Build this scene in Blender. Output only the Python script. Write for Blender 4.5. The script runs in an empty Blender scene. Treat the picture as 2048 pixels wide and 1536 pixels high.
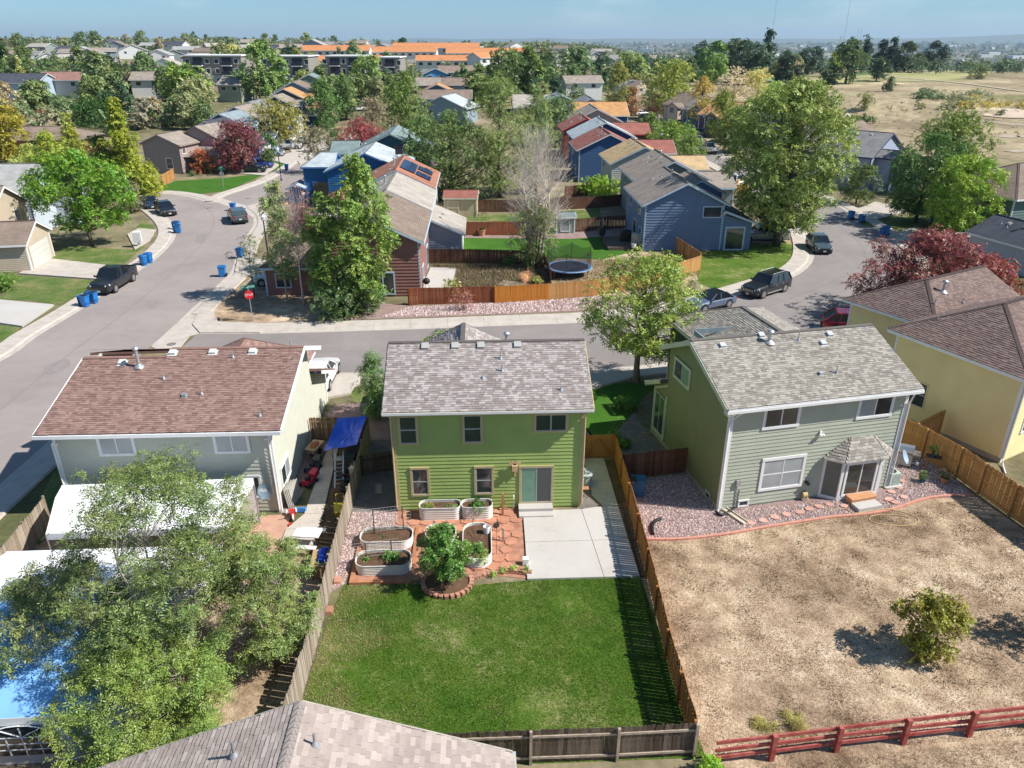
import bpy,math,random
import numpy as np
from mathutils import Vector,Matrix,Euler,noise as mnoise
R = math.radians
scene = bpy.context.scene
COL = scene.collection
# ------------------------------------------------------------------ camera
CAM_H,PITCH,YAW,FPX = 21.3,R(24.8),R(2.39),1500.0
cam = bpy.data.cameras.new('camera'); camo = bpy.data.objects.new('camera',cam); COL.objects.link(camo)
camo.location = (0,0,CAM_H)
camo.rotation_euler = (R(90) - PITCH,0,-YAW)
cam.sensor_width = 36; cam.lens = 36 * FPX / 2048
cam.clip_start = .5; cam.clip_end = 80000
scene.camera = camo
# ------------------------------------------------------------------ sun and sky
SUN_EL,SUN_AZ = 46.0,-13.0          # azimuth of the sun, degrees from +X towards +Y
sun = bpy.data.lights.new('sun','SUN'); suno = bpy.data.objects.new('sun',sun); COL.objects.link(suno)
sun.energy = 5.0; sun.angle = R(.53); sun.color = (1,.955,.885)
_d = Vector((math.cos(R(SUN_EL)) * math.cos(R(SUN_AZ)),math.cos(R(SUN_EL)) * math.sin(R(SUN_AZ)),math.sin(R(SUN_EL))))
suno.rotation_euler = _d.to_track_quat('Z','Y').to_euler()
world = bpy.data.worlds.new('World'); scene.world = world; world.use_nodes = True
wn = world.node_tree.nodes; wl = world.node_tree.links; wn.clear()
sky = wn.new('ShaderNodeTexSky'); sky.sky_type = 'NISHITA'; sky.sun_disc = False
sky.sun_elevation = R(SUN_EL); sky.sun_rotation = R(90 - SUN_AZ)
sky.altitude = 1600; sky.air_density = 1.0; sky.dust_density = .6; sky.ozone_density = 2.2
hs = wn.new('ShaderNodeHueSaturation'); hs.inputs['Saturation'].default_value = 1.0; hs.inputs['Hue'].default_value = .485
# thin fair-weather clouds, by direction
tcw = wn.new('ShaderNodeTexCoord'); mpw = wn.new('ShaderNodeMapping'); mpw.inputs['Scale'].default_value = (1,1,3.2)
cn = wn.new('ShaderNodeTexNoise'); cn.inputs['Scale'].default_value = 5.5; cn.inputs['Detail'].default_value = 7; cn.inputs['Roughness'].default_value = .55
cr = wn.new('ShaderNodeMapRange'); cr.inputs['From Min'].default_value = .52; cr.inputs['From Max'].default_value = .8; cr.inputs['To Max'].default_value = .5
cm = wn.new('ShaderNodeMixRGB'); cm.inputs['Color2'].default_value = (6.0,6.6,7.0,1)
tn = wn.new('ShaderNodeMixRGB'); tn.blend_type = 'MULTIPLY'; tn.inputs['Fac'].default_value = 1; tn.inputs['Color2'].default_value = (.42,.61,.79,1)
bg = wn.new('ShaderNodeBackground'); bg.inputs['Strength'].default_value = .108
wo = wn.new('ShaderNodeOutputWorld')
wl.new(tcw.outputs['Generated'],mpw.inputs['Vector']); wl.new(mpw.outputs[0],cn.inputs['Vector']); wl.new(cn.outputs['Fac'],cr.inputs['Value'])
wl.new(sky.outputs[0],hs.inputs['Color']); wl.new(hs.outputs[0],tn.inputs['Color1']); wl.new(tn.outputs[0],cm.inputs['Color1']); wl.new(cr.outputs[0],cm.inputs['Fac'])
wl.new(cm.outputs[0],bg.inputs['Color']); wl.new(bg.outputs[0],wo.inputs['Surface'])
scene.view_settings.view_transform = 'Standard'; scene.view_settings.look = 'None'
scene.view_settings.exposure = 0.45; scene.view_settings.gamma = 1
scene.view_settings.use_curve_mapping = False
scene.render.engine = 'CYCLES'
scene.cycles.use_denoising = True
scene.cycles.max_bounces = 6; scene.cycles.diffuse_bounces = 4; scene.cycles.transparent_max_bounces = 8
scene.cycles.volume_bounces = 0
scene.cycles.caustics_reflective = False; scene.cycles.caustics_refractive = False
# ------------------------------------------------------------------ survey helper: where a sight line meets the plane z
def G(px,py,z=0.0):
 u = (px - 1024) / FPX; v = (768 - py) / FPX
 fx,fy = math.sin(YAW),math.cos(YAW); rx,ry = fy,-fx
 c,s = math.cos(PITCH),math.sin(PITCH)
 hz = c + v * s; dz = -s + v * c
 if dz > -1e-4: dz = -1e-4
 t = (z - CAM_H) / dz
 return Vector((t * (fx * hz + rx * u),t * (fy * hz + ry * u),z))
def PX(x,y,z=0.0):
 fx,fy = math.sin(YAW),math.cos(YAW); rx,ry = fy,-fx
 a = x * fx + y * fy; b = x * rx + y * ry; c,s = math.cos(PITCH),math.sin(PITCH); h = z - CAM_H
 dep = a * c - h * s; up = a * s + h * c
 return (1024 + FPX * b / dep,768 - FPX * up / dep)
def ss(t):
 t = min(1.0,max(0.0,t)); return t * t * (3 - 2 * t)
def rng(seed): return random.Random(seed)
# ------------------------------------------------------------------ materials
MATS = {}
def _new(name):
 m = bpy.data.materials.new(name); m.use_nodes = True
 nt = m.node_tree; nt.nodes.clear()
 o = nt.nodes.new('ShaderNodeOutputMaterial'); b = nt.nodes.new('ShaderNodeBsdfPrincipled')
 nt.links.new(b.outputs[0],o.inputs['Surface'])
 return m,nt,b,o
def c4(c): return (c[0],c[1],c[2],1)
def mat(name,col,rough=.8,var=.12,scale=3.0,col2=None,bump=0.0,bscale=30.0,metal=0.0,coord='Object',island=0.0,spec=.3,detail=4,coat=0,objvar=0.0):
 if name in MATS: return MATS[name]
 m,nt,b,o = _new(name); N = nt.nodes; L = nt.links
 b.inputs['Roughness'].default_value = rough; b.inputs['Metallic'].default_value = metal
 b.inputs['Specular IOR Level'].default_value = spec
 if coat: b.inputs['Coat Weight'].default_value = coat; b.inputs['Coat Roughness'].default_value = .06
 tc = N.new('ShaderNodeTexCoord')
 nz = N.new('ShaderNodeTexNoise'); nz.inputs['Scale'].default_value = scale; nz.inputs['Detail'].default_value = detail
 L.new(tc.outputs[coord],nz.inputs['Vector'])
 rp = N.new('ShaderNodeMapRange'); rp.inputs['From Min'].default_value = .3; rp.inputs['From Max'].default_value = .7
 L.new(nz.outputs['Fac'],rp.inputs['Value'])
 mx = N.new('ShaderNodeMixRGB'); L.new(rp.outputs[0],mx.inputs['Fac'])
 if col2 is None:
  mx.inputs['Color1'].default_value = c4([x * (1 - var) for x in col]); mx.inputs['Color2'].default_value = c4([x * (1 + var) for x in col])
 else:
  mx.inputs['Color1'].default_value = c4(col); mx.inputs['Color2'].default_value = c4(col2)
 out = mx.outputs[0]
 if island or objvar:
  g = N.new('ShaderNodeNewGeometry') if island else N.new('ShaderNodeObjectInfo')
  mr = N.new('ShaderNodeMapRange'); k = island or objvar
  mr.inputs['To Min'].default_value = 1 - k; mr.inputs['To Max'].default_value = 1 + k
  L.new(g.outputs['Random Per Island' if island else 'Random'],mr.inputs['Value'])
  vm = N.new('ShaderNodeVectorMath'); vm.operation = 'SCALE'
  L.new(out,vm.inputs[0]); L.new(mr.outputs[0],vm.inputs['Scale']); out = vm.outputs[0]
 L.new(out,b.inputs['Base Color'])
 if bump:
  n2 = N.new('ShaderNodeTexNoise'); n2.inputs['Scale'].default_value = bscale; n2.inputs['Detail'].default_value = 5
  L.new(tc.outputs[coord],n2.inputs['Vector'])
  bp = N.new('ShaderNodeBump'); bp.inputs['Strength'].default_value = bump; bp.inputs['Distance'].default_value = .05
  L.new(n2.outputs['Fac'],bp.inputs['Height']); L.new(bp.outputs[0],b.inputs['Normal'])
 MATS[name] = m
 return m
def ramp_mat(name,stops,scales,rough=.95,bump=.3,bscale=20,coord='Object',spec=.15,warp=None):
 """layered noise through a colour ramp: ground covers"""
 if name in MATS: return MATS[name]
 m,nt,b,o = _new(name); N = nt.nodes; L = nt.links
 b.inputs['Roughness'].default_value = rough; b.inputs['Specular IOR Level'].default_value = spec
 tc = N.new('ShaderNodeTexCoord'); prev = None
 for i,(sc,w) in enumerate(scales):
  nz = N.new('ShaderNodeTexNoise'); nz.inputs['Scale'].default_value = sc; nz.inputs['Detail'].default_value = 5; nz.inputs['Roughness'].default_value = .6
  L.new(tc.outputs[coord],nz.inputs['Vector'])
  ml = N.new('ShaderNodeMath'); ml.operation = 'MULTIPLY_ADD'; ml.inputs[1].default_value = w
  ml.inputs[2].default_value = 0 if prev is None else 0
  L.new(nz.outputs['Fac'],ml.inputs[0])
  if prev is not None: L.new(prev,ml.inputs[2])
  prev = ml.outputs[0]
 cr_ = N.new('ShaderNodeValToRGB'); e = cr_.color_ramp.elements
 while len(e) < len(stops): e.new(.5)
 for k,(p,c) in enumerate(stops): e[k].position = p; e[k].color = c4(c)
 L.new(prev,cr_.inputs['Fac']); L.new(cr_.outputs[0],b.inputs['Base Color'])
 if bump:
  n2 = N.new('ShaderNodeTexNoise'); n2.inputs['Scale'].default_value = bscale; n2.inputs['Detail'].default_value = 4
  L.new(tc.outputs[coord],n2.inputs['Vector'])
  bp = N.new('ShaderNodeBump'); bp.inputs['Strength'].default_value = bump; bp.inputs['Distance'].default_value = .08
  L.new(n2.outputs['Fac'],bp.inputs['Height']); L.new(bp.outputs[0],b.inputs['Normal'])
 MATS[name] = m
 return m
def island_mat(name,cols,rough=.9,grain=.15,gscale=40,spec=.2,bump=.2,byobj=False):
 """pieces (shingles, stones, pickets) each take one of a few tones"""
 if name in MATS: return MATS[name]
 m,nt,b,o = _new(name); N = nt.nodes; L = nt.links
 b.inputs['Roughness'].default_value = rough; b.inputs['Specular IOR Level'].default_value = spec
 g = N.new('ShaderNodeObjectInfo') if byobj else N.new('ShaderNodeNewGeometry')
 cr_ = N.new('ShaderNodeValToRGB'); e = cr_.color_ramp.elements; cr_.color_ramp.interpolation = 'LINEAR' if byobj else 'CONSTANT'
 while len(e) < len(cols): e.new(.5)
 for k,c in enumerate(cols): e[k].position = k / len(cols); e[k].color = c4(c)
 L.new(g.outputs['Random' if byobj else 'Random Per Island'],cr_.inputs['Fac'])
 tc = N.new('ShaderNodeTexCoord'); nz = N.new('ShaderNodeTexNoise'); nz.inputs['Scale'].default_value = gscale; nz.inputs['Detail'].default_value = 3
 n3 = N.new('ShaderNodeTexNoise'); n3.inputs['Scale'].default_value = .9; n3.inputs['Detail'].default_value = 4
 L.new(tc.outputs['Object'],nz.inputs['Vector']); L.new(tc.outputs['Object'],n3.inputs['Vector'])
 ad = N.new('ShaderNodeMath'); ad.operation = 'ADD'; L.new(nz.outputs['Fac'],ad.inputs[0]); L.new(n3.outputs['Fac'],ad.inputs[1])
 mr = N.new('ShaderNodeMapRange'); mr.inputs['From Min'].default_value = .7; mr.inputs['From Max'].default_value = 1.3
 mr.inputs['To Min'].default_value = 1 - grain; mr.inputs['To Max'].default_value = 1 + grain
 L.new(ad.outputs[0],mr.inputs['Value'])
 vm = N.new('ShaderNodeVectorMath'); vm.operation = 'SCALE'; L.new(cr_.outputs[0],vm.inputs[0]); L.new(mr.outputs[0],vm.inputs['Scale'])
 L.new(vm.outputs[0],b.inputs['Base Color'])
 if bump:
  bp = N.new('ShaderNodeBump'); bp.inputs['Strength'].default_value = bump; bp.inputs['Distance'].default_value = .01
  L.new(nz.outputs['Fac'],bp.inputs['Height']); L.new(bp.outputs[0],b.inputs['Normal'])
 MATS[name] = m
 return m
def leaf_mat(name='leaf'):
 """foliage: tone from the object's colour, varied leaf by leaf, a little light coming through"""
 if name in MATS: return MATS[name]
 m = bpy.data.materials.new(name); m.use_nodes = True; nt = m.node_tree; N = nt.nodes; L = nt.links; N.clear()
 o = N.new('ShaderNodeOutputMaterial'); oi = N.new('ShaderNodeObjectInfo'); g = N.new('ShaderNodeNewGeometry')
 mr = N.new('ShaderNodeMapRange'); mr.inputs['To Min'].default_value = .55; mr.inputs['To Max'].default_value = 1.5
 L.new(g.outputs['Random Per Island'],mr.inputs['Value'])
 tc = N.new('ShaderNodeTexCoord'); nz = N.new('ShaderNodeTexNoise'); nz.inputs['Scale'].default_value = .9; nz.inputs['Detail'].default_value = 3
 L.new(tc.outputs['Object'],nz.inputs['Vector'])
 hv = N.new('ShaderNodeHueSaturation')
 m2 = N.new('ShaderNodeMapRange'); m2.inputs['From Min'].default_value = .3; m2.inputs['From Max'].default_value = .7
 m2.inputs['To Min'].default_value = .525; m2.inputs['To Max'].default_value = .47
 L.new(nz.outputs['Fac'],m2.inputs['Value']); L.new(m2.outputs[0],hv.inputs['Hue']); L.new(mr.outputs[0],hv.inputs['Value'])
 L.new(oi.outputs['Color'],hv.inputs['Color'])
 d = N.new('ShaderNodeBsdfDiffuse'); t = N.new('ShaderNodeBsdfTranslucent'); gl = N.new('ShaderNodeBsdfGlossy'); gl.inputs['Roughness'].default_value = .42
 gl.inputs['Color'].default_value = (.8,.85,.8,1)
 L.new(hv.outputs[0],d.inputs['Color']); L.new(hv.outputs[0],t.inputs['Color'])
 mx = N.new('ShaderNodeMixShader'); mx.inputs[0].default_value = .3; L.new(d.outputs[0],mx.inputs[1]); L.new(t.outputs[0],mx.inputs[2])
 m3 = N.new('ShaderNodeMixShader'); m3.inputs[0].default_value = .03; L.new(mx.outputs[0],m3.inputs[1]); L.new(gl.outputs[0],m3.inputs[2])
 L.new(m3.outputs[0],o.inputs['Surface']); MATS[name] = m
 return m
def shingle_tex(name,cols,course=.19):
 """roofing seen from afar: courses and tabs in texture (brick pattern over generated slope coordinates)"""
 if name in MATS: return MATS[name]
 m,nt,b,o = _new(name); N = nt.nodes; L = nt.links
 b.inputs['Roughness'].default_value = .9; b.inputs['Specular IOR Level'].default_value = .2
 uv = N.new('ShaderNodeUVMap'); uv.uv_map = 'UVMap'
 br = N.new('ShaderNodeTexBrick'); br.inputs['Scale'].default_value = 1; br.inputs['Brick Width'].default_value = .42; br.inputs['Row Height'].default_value = course
 br.inputs['Mortar Size'].default_value = .012; br.inputs['Mortar Smooth'].default_value = .6; br.offset = .37; br.inputs['Bias'].default_value = -.1
 br.inputs['Color1'].default_value = c4(cols[0]); br.inputs['Color2'].default_value = c4(cols[1]); br.inputs['Mortar'].default_value = c4([x * .5 for x in cols[0]])
 L.new(uv.outputs[0],br.inputs['Vector'])
 tc = N.new('ShaderNodeTexCoord'); nz = N.new('ShaderNodeTexNoise'); nz.inputs['Scale'].default_value = .7; nz.inputs['Detail'].default_value = 6
 L.new(tc.outputs['Object'],nz.inputs['Vector'])
 mr = N.new('ShaderNodeMapRange'); mr.inputs['From Min'].default_value = .3; mr.inputs['From Max'].default_value = .7; mr.inputs['To Min'].default_value = .82; mr.inputs['To Max'].default_value = 1.16
 L.new(nz.outputs['Fac'],mr.inputs['Value'])
 vm = N.new('ShaderNodeVectorMath'); vm.operation = 'SCALE'; L.new(br.outputs['Color'],vm.inputs[0]); L.new(mr.outputs[0],vm.inputs['Scale'])
 L.new(vm.outputs[0],b.inputs['Base Color'])
 bp = N.new('ShaderNodeBump'); bp.inputs['Strength'].default_value = .5; bp.inputs['Distance'].default_value = .02
 L.new(br.outputs['Fac'],bp.inputs['Height']); bp.invert = True; L.new(bp.outputs[0],b.inputs['Normal'])
 MATS[name] = m
 return m
CH = {}          # children of each object, by name (quicker than asking Blender)
# ------------------------------------------------------------------ mesh builder
class MB:
 def __init__(s): s.v = []; s.f = []; s.m = []; s.uv = {}
 def add(s,vs,fs,mi=0):
  b = len(s.v); s.v += [tuple(p) for p in vs]
  for f in fs: s.f.append([i + b for i in f]); s.m.append(mi)
  return s
 def box(s,x0,y0,z0,x1,y1,z1,mi=0,M=None):
  vs = [(x0,y0,z0),(x1,y0,z0),(x1,y1,z0),(x0,y1,z0),(x0,y0,z1),(x1,y0,z1),(x1,y1,z1),(x0,y1,z1)]
  if M is not None: vs = [M @ Vector(p) for p in vs]
  return s.add(vs,[(0,3,2,1),(4,5,6,7),(0,1,5,4),(1,2,6,5),(2,3,7,6),(3,0,4,7)],mi)
 def cbox(s,c,d,mi=0,M=None):
  return s.box(c[0] - d[0] / 2,c[1] - d[1] / 2,c[2] - d[2] / 2,c[0] + d[0] / 2,c[1] + d[1] / 2,c[2] + d[2] / 2,mi,M)
 def hull(s,bot,top,mi=0):
  """prism between two rings with the same count"""
  n = len(bot); fs = [tuple(range(n - 1,-1,-1)),tuple(range(n,2 * n))]
  for i in range(n): j = (i + 1) % n; fs.append((i,j,n + j,n + i))
  return s.add(list(bot) + list(top),fs,mi)
 def beam(s,p,q,w,h,mi=0,up=(0,0,1)):
  p,q = Vector(p),Vector(q); d = (q - p).normalized(); u = Vector(up)
  if abs(d.dot(u)) > .98: u = Vector((1,0,0))
  a = d.cross(u).normalized() * w / 2; b = a.cross(d).normalized() * h / 2
  return s.hull([p - a - b,p + a - b,p + a + b,p - a + b],[q - a - b,q + a - b,q + a + b,q - a + b],mi)
 def tube(s,pts,rad,n=6,mi=0,caps=True):
  pts = [Vector(p) for p in pts]
  if not hasattr(rad,'__len__'): rad = [rad] * len(pts)
  vs = []; fs = []
  for i,p in enumerate(pts):
   d = (pts[min(i + 1,len(pts) - 1)] - pts[max(i - 1,0)]).normalized()
   u = Vector((0,0,1)) if abs(d.z) < .9 else Vector((1,0,0))
   a = d.cross(u).normalized(); b = a.cross(d)
   for k in range(n):
    t = 2 * math.pi * k / n; vs.append(p + a * math.cos(t) * rad[i] + b * math.sin(t) * rad[i])
  for i in range(len(pts) - 1):
   for k in range(n):
    k2 = (k + 1) % n; fs.append((i * n + k,i * n + k2,(i + 1) * n + k2,(i + 1) * n + k))
  if caps: fs.append(tuple(range(n - 1,-1,-1))); fs.append(tuple(range((len(pts) - 1) * n,len(pts) * n)))
  return s.add(vs,fs,mi)
 def lathe(s,c,prof,n=12,mi=0,sx=1,sy=1,closed=False):
  vs = []; fs = []; m = len(prof)
  for k in range(n):
   t = 2 * math.pi * k / n
   for r,z in prof: vs.append((c[0] + r * math.cos(t) * sx,c[1] + r * math.sin(t) * sy,c[2] + z))
  for k in range(n):
   k2 = (k + 1) % n
   for j in range(m - 1): fs.append((k * m + j,k2 * m + j,k2 * m + j + 1,k * m + j + 1))
  return s.add(vs,fs,mi)
 def ell(s,c,r,mi=0,n=10,m=6):
  prof = [(max(1e-3,math.sin(math.pi * j / m)),-math.cos(math.pi * j / m)) for j in range(m + 1)]
  vs = []; fs = []
  for k in range(n):
   t = 2 * math.pi * k / n
   for a,z in prof: vs.append((c[0] + a * math.cos(t) * r[0],c[1] + a * math.sin(t) * r[1],c[2] + z * r[2]))
  for k in range(n):
   k2 = (k + 1) % n
   for j in range(m): fs.append((k * (m + 1) + j,k2 * (m + 1) + j,k2 * (m + 1) + j + 1,k * (m + 1) + j + 1))
  return s.add(vs,fs,mi)
 def mesh(s,name,mats,smooth=False):
  me = bpy.data.meshes.new(name); me.from_pydata(s.v,[],s.f)
  if not isinstance(mats,(list,tuple)): mats = [mats]
  for m in mats: me.materials.append(m)
  if len(mats) > 1: me.polygons.foreach_set('material_index',s.m)
  if smooth: me.polygons.foreach_set('use_smooth',[True] * len(s.f))
  if s.uv:
   ul = me.uv_layers.new(name='UVMap')
   for fi,uvs in s.uv.items():
    p = me.polygons[fi]
    for li,c in zip(p.loop_indices,uvs): ul.data[li].uv = c
  me.update()
  return me
 def obj(s,name,mats,parent=None,loc=None,rot=None,smooth=False,**props):
  return link(name,s.mesh(name,mats,smooth),parent,loc,rot,**props)
def link(name,me,parent=None,loc=None,rot=None,**props):
 o = bpy.data.objects.new(name,me); COL.objects.link(o)
 if parent is not None: o.parent = parent; CH.setdefault(parent.name,[]).append(o)
 if loc is not None: o.location = loc
 if rot is not None: o.rotation_euler = rot if hasattr(rot,'__len__') else (0,0,rot)
 for k,v in props.items(): o[k] = v
 return o
def thing(name,label,cat,loc=(0,0,0),rot=0,group=None):
 o = bpy.data.objects.new(name,None); COL.objects.link(o); o.location = loc
 o.rotation_euler = rot if hasattr(rot,'__len__') else (0,0,rot)
 o['label'] = label; o['category'] = cat; o.empty_display_size = .2
 if group: o['group'] = group
 return o
def tag(o,label,cat,group=None):
 o['label'] = label; o['category'] = cat
 if group: o['group'] = group
 return o
def kids(o):
 return CH.get(o.name,[])
def copy_thing(root,loc,rot=None,label=None,scale=None,color=None):
 """a copy of a thing with copies of its parts and sub-parts, meshes shared"""
 def rec(o,par):
  c = o.copy(); COL.objects.link(c); c.parent = par; CH.setdefault(par.name,[]).append(c)
  if color is not None and c.type == 'MESH' and c.name.startswith(('crown','body','tarp')): c.color = color
  for k in kids(o): rec(k,c)
  return c
 src = list(kids(root))
 c = root.copy(); COL.objects.link(c)
 for k in src: rec(k,c)
 c.location = loc
 if rot is not None: c.rotation_euler = rot if hasattr(rot,'__len__') else (0,0,rot)
 if label: c['label'] = label
 if scale is not None: c.scale = scale if hasattr(scale,'__len__') else (scale,) * 3
 return c
def setcol(root,col):
 for k in kids(root):
  if k.type == 'MESH' and k.name.startswith('crown'): k.color = c4(col)
 if root.type == 'MESH': root.color = c4(col)
# ------------------------------------------------------------------ common materials
M_white = mat('white_paint',(.78,.78,.77),.55,.04,2)
M_glass = mat('window_glass',(.035,.045,.05),.08,.3,.8,spec=.9)
M_glass2 = mat('window_glass_blind',(.34,.37,.38),.25,.12,1.2,spec=.7)
M_glassg = mat('window_glass_curtain',(.14,.3,.2),.2,.12,3,spec=.7)
M_black = mat('black_plastic',(.02,.02,.022),.5,.2)
M_dark = mat('dark_metal',(.05,.05,.055),.45,.2)
M_galv = mat('galvanised',(.5,.52,.54),.4,.12,8,metal=.6)
M_conc = ramp_mat('concrete',[(.35,(.40,.355,.31)),(.5,(.50,.45,.395)),(.65,(.56,.505,.45))],[(1.1,.55),(9,.45)],.9,.1,60)
M_conc2 = ramp_mat('concrete_new',[(.3,(.44,.405,.37)),(.45,(.51,.48,.445)),(.7,(.555,.53,.50))],[(.5,.65),(6,.35)],.85,.06,60)
M_conc3 = ramp_mat('concrete_old',[(.3,(.30,.28,.25)),(.55,(.4,.375,.335)),(.8,(.47,.44,.4))],[(1.1,.55),(9,.45)],.9,.1,60)
M_bark = mat('bark',(.12,.095,.075),.95,.35,6,bump=.6,bscale=14)
M_barkp = mat('bark_pale',(.42,.37,.32),.9,.25,5,bump=.4,bscale=14)
LEAF = leaf_mat()
# ------------------------------------------------------------------ terrain
def terr(x,y):
 r = math.hypot(x,y); az = math.degrees(math.atan2(x,y)) if r > 1 else 0     # 0 = straight ahead, + right
 if r < 185: return 0.0
 front = ss((80 - abs(az)) / 25)
 # ridge with houses across the left and middle distance
 ridge = 15.5 - 4.5 * ss((az + 12) / 14) - 9.0 * ss((az - 8) / 12)
 h = ridge * (.4 * ss((r - 185) / 120) * (1 - ss((az - 4) / 8)) + .6 * ss((r - 400) / 380)) * front
 # the land drops to the plain beyond
 h -= (ridge * front + 62) * ss((r - 980 + 380 * ss((az - 6) / 6)) / (1500 - 700 * ss((az - 6) / 6)))
 # brown mound of the park on the right, a dip with scrub behind it
 if az > 8:
  w = ss((az - 9) / 6)
  def bump(cx,cy,sx,sy,a,rot=0):
   dx,dy = x - cx,y - cy; c,s = math.cos(rot),math.sin(rot); u,v = dx * c + dy * s,-dx * s + dy * c
   return a * math.exp(-(u / sx) ** 2 - (v / sy) ** 2)
  k = ss((r - 235) / 30)
  h += k * w * (bump(118,246,46,24,5.5,-.5) + bump(186,268,62,22,-4.5,-.5) + bump(300,420,120,60,2.5))
 return h
def GT(px,py):
 """where a sight line meets the terrain"""
 d = G(px,py,0) - Vector((0,0,CAM_H)); d.normalize()
 t = 170.0; o = Vector((0,0,CAM_H))
 if py > 262: return G(px,py,0)
 while t < 30000:
  p = o + d * t
  if p.z <= terr(p.x,p.y): break
  t *= 1.004
 return Vector((p.x,p.y,terr(p.x,p.y)))
# ------------------------------------------------------------------ roofs, walls, windows
def clip_range(poly,t):
 """range of s where the horizontal line at t crosses a convex polygon of (s, t)"""
 xs = []
 n = len(poly)
 for i in range(n):
  (s0,t0),(s1,t1) = poly[i],poly[(i + 1) % n]
  if (t0 - t) * (t1 - t) <= 0 and abs(t1 - t0) > 1e-9:
   xs.append(s0 + (s1 - s0) * (t - t0) / (t1 - t0))
 if len(xs) < 2: return None
 return min(xs),max(xs)
def roof_plane(root,pts,matf,mode='tex',course=.14,thick=.13,seed=0,matu=None,wid=(.11,.32),lift=.02):
 """pts: 3-D corners, pts[0]-pts[1] the eave. mode tex | stuff | parts"""
 P = [Vector(p) for p in pts]
 e = (P[1] - P[0]).normalized(); n = e.cross(P[2] - P[0] if len(P) > 3 else P[-1] - P[0]).normalized()
 if n.z < 0: n = -n
 up = n.cross(e).normalized()
 if up.z < 0: up = -up
 st = [((p - P[0]).dot(e),(p - P[0]).dot(up)) for p in P]
 mb = MB(); k = len(P); top = [p + n * thick for p in P]
 mb.hull(P,top)
 mb.uv[1] = [c for c in st]
 base = mb.obj('roof',[matf if mode == 'tex' else (matu or matf)],root)
 if not base.data.uv_layers: pass
 if mode == 'tex': return base
 r = rng(seed); tmax = max(t for s,t in st); sh = MB(); first = []
 t = -.03; row = 0
 while t < tmax - .03:
  t1 = min(t + course,tmax); tm = max(.002,min((t + t1) / 2,tmax - .002))
  rg = clip_range(st,tm)
  if rg:
   s = rg[0] - r.random() * .3; s_end = rg[1]
   while s < s_end:
    w = r.uniform(*wid); a = max(s,rg[0]); b = min(s + w - .004,s_end)
    if b - a > .04:
     # lower edge proud, upper edge tucked under
     hl = lift * r.uniform(.8,1.7); tl = t + r.uniform(-.012,.012) - .01
     A = P[0] + e * a + up * tl + n * thick; B = P[0] + e * b + up * tl + n * thick
     C = P[0] + e * b + up * (t1 + .004) + n * thick; D = P[0] + e * a + up * (t1 + .004) + n * thick
     sh.add([A,B,A + n * hl,B + n * hl,C + n * .003,D + n * .003],
                           [(2,3,4,5),(0,1,3,2),(0,2,5),(1,4,3)])
    s += w
  t = t1; row += 1
 sh.obj('shingles',[matf],root,kind='stuff')
 return base
def wall_face(root,O,D,poly,m,siding=None,name='wall',thick=.12,seed=0,expo=.19,seams=False):
 """a wall standing on the line O + u*D, outline poly of (u, z); siding None | stuff | parts"""
 O = Vector((O[0],O[1],0)); D = Vector((D[0],D[1],0)).normalized(); N = Vector((D.y,-D.x,0))
 W = lambda u,z,o=0: O + D * u + N * o + Vector((0,0,z))
 mb = MB(); mb.hull([W(u,z,0) for u,z in poly],[W(u,z,-thick) for u,z in poly])
 w = mb.obj(name,[m],root)
 if siding:
  r = rng(seed); zmax = max(z for u,z in poly); z = min(z for u,z in poly) + .12
  allb = MB()
  while z < zmax - .05:
   z1 = min(z + expo,zmax - .01); r0 = clip_range(poly,z + .002); r1 = clip_range(poly,z1 - .002)
   if r0 and r1:
    cuts = [r0[0]]
    if seams:
     u = r0[0] + r.uniform(.8,3.6)
     while u < r0[1] - .5: cuts.append(u); u += 3.66
    cuts.append(r0[1])
    for i in range(len(cuts) - 1):
     a,b = cuts[i] + (.005 if i else 0),cuts[i + 1]
     a1 = r1[0] if i == 0 else a; b1 = r1[1] if i == len(cuts) - 2 else b
     if b - a < .05: continue
     o = (.034 if siding == 'parts' else .04) * expo / .2 + r.uniform(-.002,.003)
     vs = [W(a,z,0.001),W(b,z,.001),W(b1,z1,.001),W(a1,z1,.001),W(a,z,o),W(b,z,o),W(b1,z1,.008),W(a1,z1,.008)]
     fs = [(0,1,2,3),(4,7,6,5),(0,4,5,1),(3,2,6,7),(0,3,7,4),(1,5,6,2)]
     if siding == 'parts':
      x = MB(); x.add(vs,fs); x.obj('siding_board',[m],root)
     else: allb.add(vs,fs)
   z = z1
  if siding == 'stuff' and allb.v: allb.obj('siding_boards',[m],root,kind='stuff')
 return w
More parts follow.
